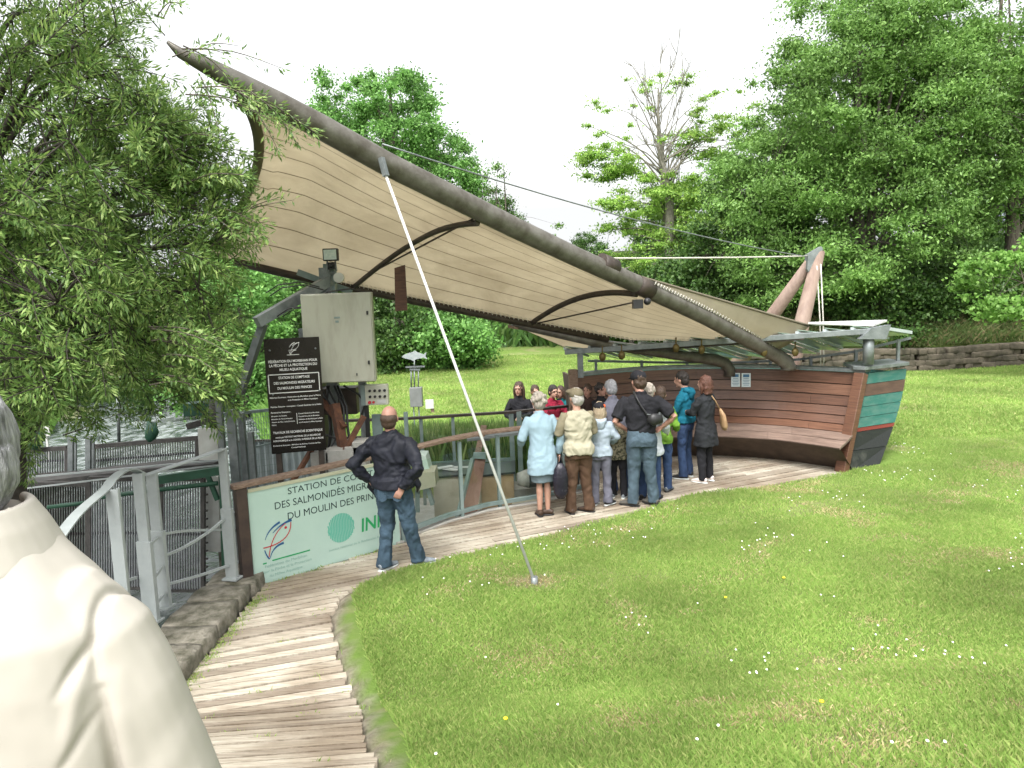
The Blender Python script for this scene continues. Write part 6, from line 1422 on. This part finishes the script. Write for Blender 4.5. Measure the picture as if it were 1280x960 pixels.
b = base_at(950, 430, 29); tree('lime_tree', 'dense mid-green tree between the half bare tree and the ash', b, [E(b, 945, 270, 29, 2.6, 2.4, 2.4), E(b, 900, 350, 29, 2.6, 2.4, 1.9), E(b, 985, 360, 28.5, 2.2, 2, 1.7)], .3, l_dark, m_bark, 24, 170, 260, .14, .08, (.45, .85), shell=.4, prim=20)
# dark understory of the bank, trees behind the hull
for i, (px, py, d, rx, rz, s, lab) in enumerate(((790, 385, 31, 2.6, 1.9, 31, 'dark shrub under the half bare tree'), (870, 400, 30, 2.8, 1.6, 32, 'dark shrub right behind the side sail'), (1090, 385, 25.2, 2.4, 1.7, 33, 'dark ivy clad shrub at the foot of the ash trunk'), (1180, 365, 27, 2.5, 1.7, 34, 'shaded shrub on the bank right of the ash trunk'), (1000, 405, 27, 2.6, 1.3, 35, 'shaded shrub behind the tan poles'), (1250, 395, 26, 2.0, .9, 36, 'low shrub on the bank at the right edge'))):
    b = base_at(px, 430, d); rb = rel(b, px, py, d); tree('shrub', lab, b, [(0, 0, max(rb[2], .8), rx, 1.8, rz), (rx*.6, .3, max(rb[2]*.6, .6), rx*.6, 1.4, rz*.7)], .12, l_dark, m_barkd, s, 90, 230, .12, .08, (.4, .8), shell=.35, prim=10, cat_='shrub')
# shrubs and trees behind the cabinet
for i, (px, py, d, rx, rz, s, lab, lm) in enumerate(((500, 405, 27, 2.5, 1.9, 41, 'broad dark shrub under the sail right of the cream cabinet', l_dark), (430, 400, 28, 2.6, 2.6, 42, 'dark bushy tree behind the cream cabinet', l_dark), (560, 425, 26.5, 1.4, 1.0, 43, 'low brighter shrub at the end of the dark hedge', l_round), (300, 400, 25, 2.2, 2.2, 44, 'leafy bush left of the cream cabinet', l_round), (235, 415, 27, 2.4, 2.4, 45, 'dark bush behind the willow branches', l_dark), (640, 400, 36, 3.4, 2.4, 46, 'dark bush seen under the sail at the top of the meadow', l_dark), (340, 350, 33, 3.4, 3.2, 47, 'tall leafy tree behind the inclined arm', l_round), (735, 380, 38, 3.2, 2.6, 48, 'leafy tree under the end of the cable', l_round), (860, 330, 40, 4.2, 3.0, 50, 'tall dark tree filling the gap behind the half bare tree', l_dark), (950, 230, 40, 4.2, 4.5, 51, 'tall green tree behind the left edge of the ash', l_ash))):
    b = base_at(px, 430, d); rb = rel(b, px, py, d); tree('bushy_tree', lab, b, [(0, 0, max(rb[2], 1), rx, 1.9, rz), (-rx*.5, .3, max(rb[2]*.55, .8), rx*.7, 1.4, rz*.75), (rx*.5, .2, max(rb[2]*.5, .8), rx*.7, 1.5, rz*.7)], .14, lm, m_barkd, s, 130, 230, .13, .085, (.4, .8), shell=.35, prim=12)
# small tree of which tips show right of the round one, over the mast
b = base_at(620, 430, 38); tree('birch_tree', 'slim tree whose thin top shows just right of the round tree', b, [E(b, 605, 235, 38, 1.2, 1.2, 1.6), E(b, 690, 292, 38, .8, .8, .6), E(b, 600, 300, 38, 1.8, 1.2, 1.6)], .15, l_ash, m_bark, 49, 40, 110, .13, .07, (.35, .6), shell=.3, prim=10)
# wooded hill in the distance : repeated trees
root = tree('woodland_tree', 'woodland tree on the hill, leftmost of the row behind the river', (-26, 46, float(zg(-26, 46))), [(0, 0, 7, 4, 4, 4), (0, 0, 4, 4.4, 4.4, 3), (1, 0, 9.5, 2.8, 2.8, 2.4)], .3, l_dark, m_barkd, 61, 210, 200, .22, .13, (.7, 1.3), shell=.5, prim=16, group='woodland trees on the far hill')
spots = [(-19, 48, 'behind the river bend'), (-13, 47, 'behind the stone bridge'), (-7, 50, 'behind the willow tips'), (-1, 52, 'behind the round tree'), (5, 50, 'above the far meadow'), (10, 46, 'behind the cable end'), (14, 42, 'behind the half bare tree'), (17, 38, 'behind the tan poles'), (22, 37, 'behind the ash trunk'), (26, 34, 'far right above the bank'), (31, 36, 'rightmost on the hill'), (-33, 42, 'far left beyond the river'), (-24, 33, 'left river bank'), (-19, 27, 'near left bank of the river')]
for i, (x, y, wh) in enumerate(spots):
    sc = .62+.25*((i*37) % 10)/10 if x < 4 else (.42 if x < 16 else .75+.2*((i*37) % 10)/10)
    copy_tree(root, (x, y, float(zg(x, y))), i*1.3, sc, 'woodland tree on the hill, the one '+wh)

# willow close on the left
rngw = np.random.default_rng(77)
def willow():
    base = Vector((-4.9, 6.9, -1.0)); root = thing('willow_tree', 'large willow with narrow leaves hanging over the sluice at the left', 'tree', base)
    cl = []; 
    # clumps placed through the real crown volume between 4 and 9 m away
    ells = [((-4.4, 6.6, 4.3), (2.1, 2.0, 2.0)), ((-4.6, 6.2, 2.7), (1.9, 1.8, 1.3)), ((-3.3, 6.7, 3.6), (1.2, 1.3, 1.5)), ((-5.4, 7.5, 5.0), (2.6, 2.2, 1.9)), ((-3.6, 5.6, 3.0), (.8, .9, 1.0)), ((-3.1, 7.3, 2.6), (.9, .9, .8)), ((-4.3, 6.0, 5.6), (1.8, 1.2, 1.1)), ((-5.6, 6.5, 1.9), (1.8, 1.6, .9))]
    ells += [((-2.75, 6.7, 4.0), (.5, .6, .9)), ((-3.0, 6.6, 4.6), (.7, .6, .7))]; nn = [300, 250, 170, 300, 60, 60, 90, 150, 60, 50]
    for (c, r), n in zip(ells, nn):
        d = rngw.normal(size=(n, 3)); d /= np.linalg.norm(d, axis=1)[:, None]; rr2 = (.25+.75*rngw.random(n)**.6)[:, None]; cl.append(np.array(c)+d*rr2*np.array(r))
    cl = np.concatenate(cl); 
    # keep the part that would poke in front of the sail and the lane clear
    sx_ = cl[:, 0]/cl[:, 1]; sy_ = (cl[:, 2]-2.9)/cl[:, 1]
    lim = np.interp(sy_, [-.1, -.02, .06, .12, .2, .26, .3, .5], [-.38, -.37, -.36, -.345, -.37, -.42, -.47, -.44])
    cl = cl[(sx_ < lim) & (sy_ > -.15) | ((sx_ < -.56) & (sy_ > -.2))]
    # each clump is a twig : leaves set along it
    V2 = []; twigs = MB(); hub = [Vector((-4.9, 6.9, z)) for z in (1.8, 2.6, 3.4, 4.2, 5.0)]
    k = 0
    for c in cl:
        c = Vector(c); out = (c-Vector((-4.9, 6.9, 3.2))); out.normalize(); d = (out+Vector(rngw.normal(size=3)*.55)+Vector((0, 0, -.1))).normalized(); Ln = rngw.uniform(.35, .8); p = c-d*Ln*.5; n = int(Ln*rngw.uniform(230, 340)); pts = [p]
        cur = p; dd = d
        for s_ in range(5): dd = (dd+Vector((0, 0, -.07))+Vector(rngw.normal(size=3)*.08)).normalized(); cur = cur+dd*Ln/5; pts.append(cur)
        twigs.tube(pts, [.006, .005, .004, .0035, .003, .002], 4, cap=False)
        A_ = np.array([tuple(q) for q in pts]); t = rngw.random(n)*5; i0 = np.minimum(t.astype(int), 4); fr_ = (t-i0)[:, None]; pos = A_[i0]*(1-fr_)+A_[i0+1]*fr_; ax = A_[i0+1]-A_[i0]; ax /= np.linalg.norm(ax, axis=1)[:, None]
        sd = rngw.normal(size=(n, 3)); sd -= (sd*ax).sum(1)[:, None]*ax; sd /= np.linalg.norm(sd, axis=1)[:, None]
        a = ax*.75+sd*.8+np.array([0, 0, -.12]); a /= np.linalg.norm(a, axis=1)[:, None]; nrm_ = rngw.normal(size=(n, 3))*.5+np.array([0, 0, 1.]); b_ = np.cross(nrm_, a); b_ /= np.linalg.norm(b_, axis=1)[:, None]
        s = rngw.uniform(.6, 1.25, n)[:, None]; L_ = .064*s; W_ = .016*s; side = sd*rngw.uniform(.0, .16, n)[:, None]
        q = pos+side*.5; V2.append(np.stack([q, q+a*L_*.45+b_*W_*.5, q+a*L_, q+a*L_*.45-b_*W_*.5], 1))
        k += 1
    # sprays in front of the sail corner
    v = np.concatenate(V2).reshape(-1, 3)
    v = v-np.array(base); raw_mesh('crown', v, np.arange(len(v)).reshape(-1, 4), l_will, root)
    # limbs
    tr_ = MB(); tr_.tube(curve3([base+Vector((0, 0, -.5)), Vector((-4.85, 6.9, .6)), Vector((-4.7, 6.9, 2.0)), Vector((-4.6, 6.8, 3.4)), Vector((-4.5, 6.7, 5.4))], 5), [lerp(.2, .03, (i/20)) for i in range(21)], 10)
    hubs = curve3([Vector((-4.85, 6.9, .6)), Vector((-4.7, 6.9, 2.0)), Vector((-4.6, 6.8, 3.4)), Vector((-4.5, 6.7, 5.4))], 6)
    H_ = []
    for i in range(0, len(cl), 14):
        c = Vector(cl[i]); h_ = min(hubs, key=lambda q: abs(q.z-c.z+.8)); m1 = h_.lerp(c, .5)+Vector((0, 0, .25)); pts = curve3([h_, m1, c], 4); tr_.tube(pts, [lerp(.035, .008, j/(len(pts)-1)) for j in range(len(pts))], 5, cap=False); H_ += pts[3:]
    HA = np.array([tuple(q) for q in H_])
    for i in range(len(cl)):
        if i % 14 == 0: continue
        j = int(np.argmin(((HA-cl[i])**2).sum(1)+rngw.random(len(HA))*.15)); a = Vector(HA[j]); c = Vector(cl[i]); twigs.tube([a, a.lerp(c, .5)+Vector((0, 0, .03)), c], [.008, .006, .004], 4, cap=False)
    n0 = len(tr_.v); tr_.v += twigs.v; tr_.f += [[q+n0 for q in f] for f in twigs.f]; tr_.m += twigs.m; tr_.sm += twigs.sm
    tr_.build('trunk', m_barkd, root)
    # hanging sprays before the sail
    V2 = []; tw = MB()
    for (ax_, ay_, bx_, by_, d, n) in ((250, 95, 300, 160, 6.4, 120), (270, 105, 392, 170, 6.6, 150), (300, 115, 385, 182, 6.5, 110), (250, 120, 330, 145, 6.3, 90), (262, 300, 340, 258, 6.6, 60), (240, 270, 325, 292, 6.5, 90), (230, 75, 285, 70, 6.6, 26), (200, 30, 235, 3, 6.6, 40), (225, 60, 320, 92, 6.5, 40), (205, 440, 300, 468, 6.0, 120), (190, 420, 280, 440, 6.0, 90), (200, 460, 262, 490, 6.0, 70), (215, 240, 300, 215, 6.4, 120), (215, 330, 300, 345, 6.4, 120), (215, 180, 300, 190, 6.4, 110)):
        for rep in range(2 if ay_ < 150 else 4):
            a = P(ax_+rngw.normal()*8, ay_+rngw.normal()*8, d); b_ = P(bx_+rngw.normal()*14, by_+rngw.normal()*10, d+rngw.normal()*.25); pts = curve3([a, (a+b_)/2+Vector((0, 0, .06)), b_], 4); tw.tube(pts, [lerp(.007, .002, i/(len(pts)-1)) for i in range(len(pts))], 4, cap=False)
            A_ = np.array([tuple(q) for q in pts]); m_ = len(A_)-1; t = (rngw.random(n)**.75)*m_; i0 = np.minimum(t.astype(int), m_-1); fr_ = (t-i0)[:, None]; pos = A_[i0]*(1-fr_)+A_[i0+1]*fr_; axx = A_[i0+1]-A_[i0]; axx /= np.linalg.norm(axx, axis=1)[:, None]; nn_ = len(pos)
            sd = rngw.normal(size=(nn_, 3)); sd /= np.linalg.norm(sd, axis=1)[:, None]; aa = axx*.7+sd*.8; aa /= np.linalg.norm(aa, axis=1)[:, None]; bb = np.cross(rngw.normal(size=(nn_, 3))*.5+np.array([0, -.4, 1.]), aa); bb /= np.linalg.norm(bb, axis=1)[:, None]; s = rngw.uniform(.6, 1.2, nn_)[:, None]
            q = pos+sd*rngw.uniform(0, .07, nn_)[:, None]; V2.append(np.stack([q, q+aa*.03*s+bb*.010*s, q+aa*.065*s, q+aa*.03*s-bb*.010*s], 1).reshape(-1, 3))
    v = np.concatenate(V2)-np.array(base); raw_mesh('hanging_spray', v, np.arange(len(v)).reshape(-1, 4), l_will, root); tw.build('thin_twigs', m_bark, root)
willow()

# house glimpsed at the right edge
hb = P(1262, 300, 48); hs_ = thing('stone_house', 'pale house with slate roof glimpsed through the trees at the right edge', 'house', (hb.x, 48, float(zg(hb.x, 48))))
zt = P(1262, 285, 48).z; z0 = float(zg(hb.x, 48))
mb = MB(); mb.box((hb.x+2.5, 48, (zt+z0)/2), (9, 6, zt-z0)); mb.build('wall', m_white, hs_)
mb = MB(); mb.add([(hb.x-2.4, 44.6, zt), (hb.x+7.4, 44.6, zt), (hb.x+7.4, 51.4, zt), (hb.x-2.4, 51.4, zt), (hb.x-2.4, 48, zt+3.2), (hb.x+7.4, 48, zt+3.2)], [(0, 1, 5, 4), (2, 3, 4, 5), (0, 4, 3), (1, 2, 5), (3, 2, 1, 0)]); mb.build('roof', mat('slate', (.10, .12, .14), .5, (.17, .19, .22), 9), hs_)
mb = MB()
for dx in (0, 3, 5): mb.box((hb.x+dx, 44.95, zt-1.2), (1, .12, 1.3))
mb.build('window', m_black, hs_)

# ------------------------------------------------------------------ grass, reeds, flowers
m_blade = leafmat('grass_blade', (.185, .31, .055), (.265, .395, .085), (.40, .44, .15), .35, .65)
def blades(name, xy, hgt, wid, m, lean=.5, loc=(0, 0, 0), zoff=0, rng=np.random.default_rng(9)):
    n = len(xy); x, y = xy[:, 0], xy[:, 1]; z = zg(x, y)+zoff
    h = hgt*rng.uniform(.5, 1.3, n) if np.isscalar(hgt) else hgt; a = rng.uniform(0, 2*np.pi, n); ld = rng.uniform(0, 2*np.pi, n); ll = h*lean*rng.random(n); wd = wid*rng.uniform(.6, 1.3, n)
    bx_ = np.cos(a)*wd/2; by_ = np.sin(a)*wd/2; lx, ly = np.cos(ld)*ll, np.sin(ld)*ll
    b0 = np.stack([x-bx_, y-by_, z-.01], 1); b1 = np.stack([x+bx_, y+by_, z-.01], 1); m1 = np.stack([x+lx*.35+bx_*.7, y+ly*.35+by_*.7, z+h*.55], 1); tp_ = np.stack([x+lx, y+ly, z+h*.95], 1)
    v = np.stack([b0, b1, m1, tp_], 1).reshape(-1, 3); return raw_mesh(name, v, np.arange(n*4).reshape(-1, 4), m)
rg = np.random.default_rng(33)
def lawn_points(n, x0, x1, y0, y1):
    p = np.stack([rg.uniform(x0, x1, n), rg.uniform(y0, y1, n)], 1); e = pdist(p[:, 0], p[:, 1], edge_r)
    k = ~inpoly(p[:, 0], p[:, 1], deck_poly) & (p[:, 0] > -1.85) & (np.abs(p[:, 0]/np.maximum(p[:, 1], .1)) < .85) & (e > .0+.09*rg.random(n)*(p[:, 1] < 9))
    k &= ~((p[:, 1] > 11.3) & (p[:, 0] < 6.2)) & (p[:, 0] > np.interp(p[:, 1], [-6, .6, 2.6, 4.1, 6, 6.9, 7.3, 8, 9.2, 10.5, 11.3, 20], [-.1, -.1, -.4, -.7, -1.35, -1.6, -1.65, -1.3, .8, 2.5, 5.0, 5.5]))
    k &= np.hypot(p[:, 0]-guyx, p[:, 1]-guyy) > .24*rg.random(n)+.03
    return p[k]
def patch(p, s=0):
    return np.array([noise.noise(Vector((a*.9+s, b*.9, 0)))+.6*noise.noise(Vector((a*2.7, b*2.7, 3+s))) for a, b in p])
parts_ = [lawn_points(330000, -1.8, 4.5, 1.8, 5.2), lawn_points(330000, -1.8, 6.8, 5.2, 8.5), lawn_points(280000, -1, 11.5, 8.5, 14.5)]
pp = np.concatenate(parts_); hn = patch(pp); dn = patch(pp, 11)
keep = rg.random(len(pp)) < np.clip(1.0-np.maximum(0, dn-.1)*2.0, .3, 1); pp = pp[keep]; hn = hn[keep]
e_ = pdist(pp[:, 0], pp[:, 1], edge_r)
hh = (.024+.024*np.clip(hn+.35, 0, 1))*rg.uniform(.5, 1.4, len(pp))*(1+.25*np.exp(-e_/.25))
gr = blades('lawn_grass', pp, hh, .0058, m_blade, 1.0, rng=rg); tag(gr, 'short meadow grass with dry patches on the slope', 'grass', kind='stuff')
m_dry = leafmat('dry_blade', (0.286, 0.221, 0.104), (0.442, 0.364, 0.182), (0.572, 0.494, 0.286), .2, .8)
dp = np.concatenate([lawn_points(260000, -1, 8, 2, 11)]); dv = patch(dp, 11); dp = dp[(dv > .12+.6*rg.random(len(dp)))]
wpx = [(G(1130, 800, .62), .45), (G(820, 905, .5), .35), (G(700, 800, .2), .3), (G(1200, 680, .35), .3)]
extra = []
for c, s in wpx: extra.append(np.stack([rg.normal(c.x, s*1.1, 2600), rg.normal(c.y, s*.5, 2600)], 1))
gd = guyx+rg.normal(0, .16, 900), guyy+rg.normal(0, .10, 900); extra.append(np.stack(gd, 1))
dp = np.concatenate([dp]+extra)
o = blades('dry_grass', dp, .020*rg.uniform(.5, 1.3, len(dp)), .0045, m_dry, 1.8, rng=rg, zoff=.006); tag(o, 'dry straw coloured grass in worn patches of the lawn', 'grass', kind='stuff')
# tufts in the gaps of the boardwalk and along the kerb
tf = []
for x, y in tufts:
    if y < 8.6: n = rg.integers(4, 26); tf.append(np.stack([x+rg.normal(0, .05, n)*math.cos(A), y+rg.normal(0, .05, n)*math.sin(A)], 1))
for i in range(260):
    y = rg.uniform(3.5, 7.3); tf.append(np.stack([-2.60+abs(rg.normal(0, .05, 14)), y+rg.normal(0, .05, 14)], 1))
for i in range(60):
    t_ = rg.random(); q = SL.lerp(SR, t_)+sn*.05; tf.append(np.stack([q.x+rg.normal(0, .03, 8), q.y+rg.normal(0, .03, 8)], 1))
tf = np.concatenate(tf)
o = blades('boardwalk_weeds', tf, .035*rg.uniform(.4, 1.4, len(tf)), .006, m_blade, .8, rng=rg, zoff=.05); tag(o, 'small grass tufts growing between the boards and along the kerb', 'weeds', kind='stuff')
# reeds beyond the pit
m_reed = leafmat('reed_blade', (0.063, 0.119, 0.028), (0.126, 0.210, 0.049), (0.280, 0.308, 0.112), .3, .6)
rx = []
for cx_, n in ((-1.55, 5200), (-1.1, 3000), (-.75, 5200), (-.2, 5600), (.1, 2600), (-1.9, 1500)): rx.append(np.stack([rg.normal(cx_, .22, n), rg.normal(13.25, .22, n)], 1))
rx = np.concatenate(rx)
o = blades('reed_bed', rx, rg.uniform(.5, 1.12, len(rx)), .010, m_reed, .28, rng=rg); tag(o, 'tall upright reeds growing just beyond the far guard of the pit', 'reeds', kind='stuff')
# river bank plants
rb = []
for i in range(900):
    y = rg.uniform(10, 34); s = rg.choice([-1, 1]); cxr = np.interp(y, [q[1] for q in river], [q[0] for q in river]); wr = np.interp(y, [q[1] for q in river], riverw)
    n = 26; rb.append(np.stack([cxr+s*(wr+.3+abs(rg.normal(0, .7)))+rg.normal(0, .2, n), y+rg.normal(0, .2, n)], 1))
rb = np.concatenate(rb); rb = rb[(rb[:, 0] < -3.6) & ~inpoly(rb[:, 0], rb[:, 1], pit_poly)]
o = blades('bank_plants', rb, rg.uniform(.2, .75, len(rb)), .035, l_bright, .8, rng=rg); tag(o, 'lush green plants along both banks of the river', 'bank plants', kind='stuff')
# bank vegetation above the dry stone wall
bv = np.stack([rg.uniform(6.5, 26, 60000), rg.uniform(WALLY+.1, WALLY+5, 60000)], 1)
o = blades('bank_undergrowth', bv, rg.uniform(.08, .35, len(bv)), .03, leafmat('bank_leaf', (0.056, 0.101, 0.022), (0.112, 0.168, 0.045), (0.224, 0.179, 0.090)), 1.2, rng=rg); tag(o, 'rough grass and weeds on the bank above the stone wall', 'undergrowth', kind='stuff')
# woodland floor
wf = np.stack([rg.uniform(-20, 34, 60000), rg.uniform(30, 46, 60000)], 1); wf = wf[~((wf[:, 0] > -8) & (wf[:, 0] < 7) & (wf[:, 1] < 33))]
o = blades('woodland_undergrowth', wf, rg.uniform(.2, 1.3, len(wf)), .16, l_dark, 1.0, rng=rg); tag(o, 'dark undergrowth below the woodland trees', 'undergrowth', kind='stuff')
# taller meadow texture behind the pit
mp_ = np.stack([rg.uniform(-9, 20, 400000), 12.9+rg.random(400000)**1.3*17], 1); mp_ = mp_[(pdist(mp_[:, 0], mp_[:, 1], river, riverw) > .4) & ~inpoly(mp_[:, 0], mp_[:, 1], low_poly) & ~((mp_[:, 1] < 14) & (mp_[:, 0] < 6.4)) & ~((mp_[:, 1] > WALLY) & (mp_[:, 0] > 6.5))]
o = blades('meadow_grass', mp_, rg.uniform(.03, .075, len(mp_)), .022, m_blade, 1.0, rng=rg); tag(o, 'mown meadow grass stretching behind the pit and hull', 'grass', kind='stuff')
# daisies
dz = lawn_points(2600, -1.6, 8, 3, 12.5); dm = patch(dz, 30); dz = dz[dm > .2]
mb = MB()
for x, y in dz[:210]:
    z = float(zg(x, y))+.045; r = .0075; mb.add([(x+r*math.cos(k*1.047), y+r*math.sin(k*1.047), z+.003*math.sin(k*1.047)) for k in range(6)], [tuple(range(6))])
o = mb.build('daisies', mat('daisy_white', (.8, .8, .78), .7), recenter=False); tag(o, 'tiny white daisies scattered over the lawn', 'daisies', kind='stuff')
mb = MB()
for px, py in ((907, 723), (980, 702), (1026, 935), (633, 921)):
    q = G(px, py, .35); x, y = q.x, q.y; z = float(zg(x, y))+.06; mb.ell((x, y, z), (.014, .014, .008), seg=8, ring=6)
o = mb.build('buttercups', mat('buttercup_yellow', (.8, .6, .02), .5), recenter=False); tag(o, 'a few small yellow buttercups in the lawn', 'buttercups', kind='stuff')
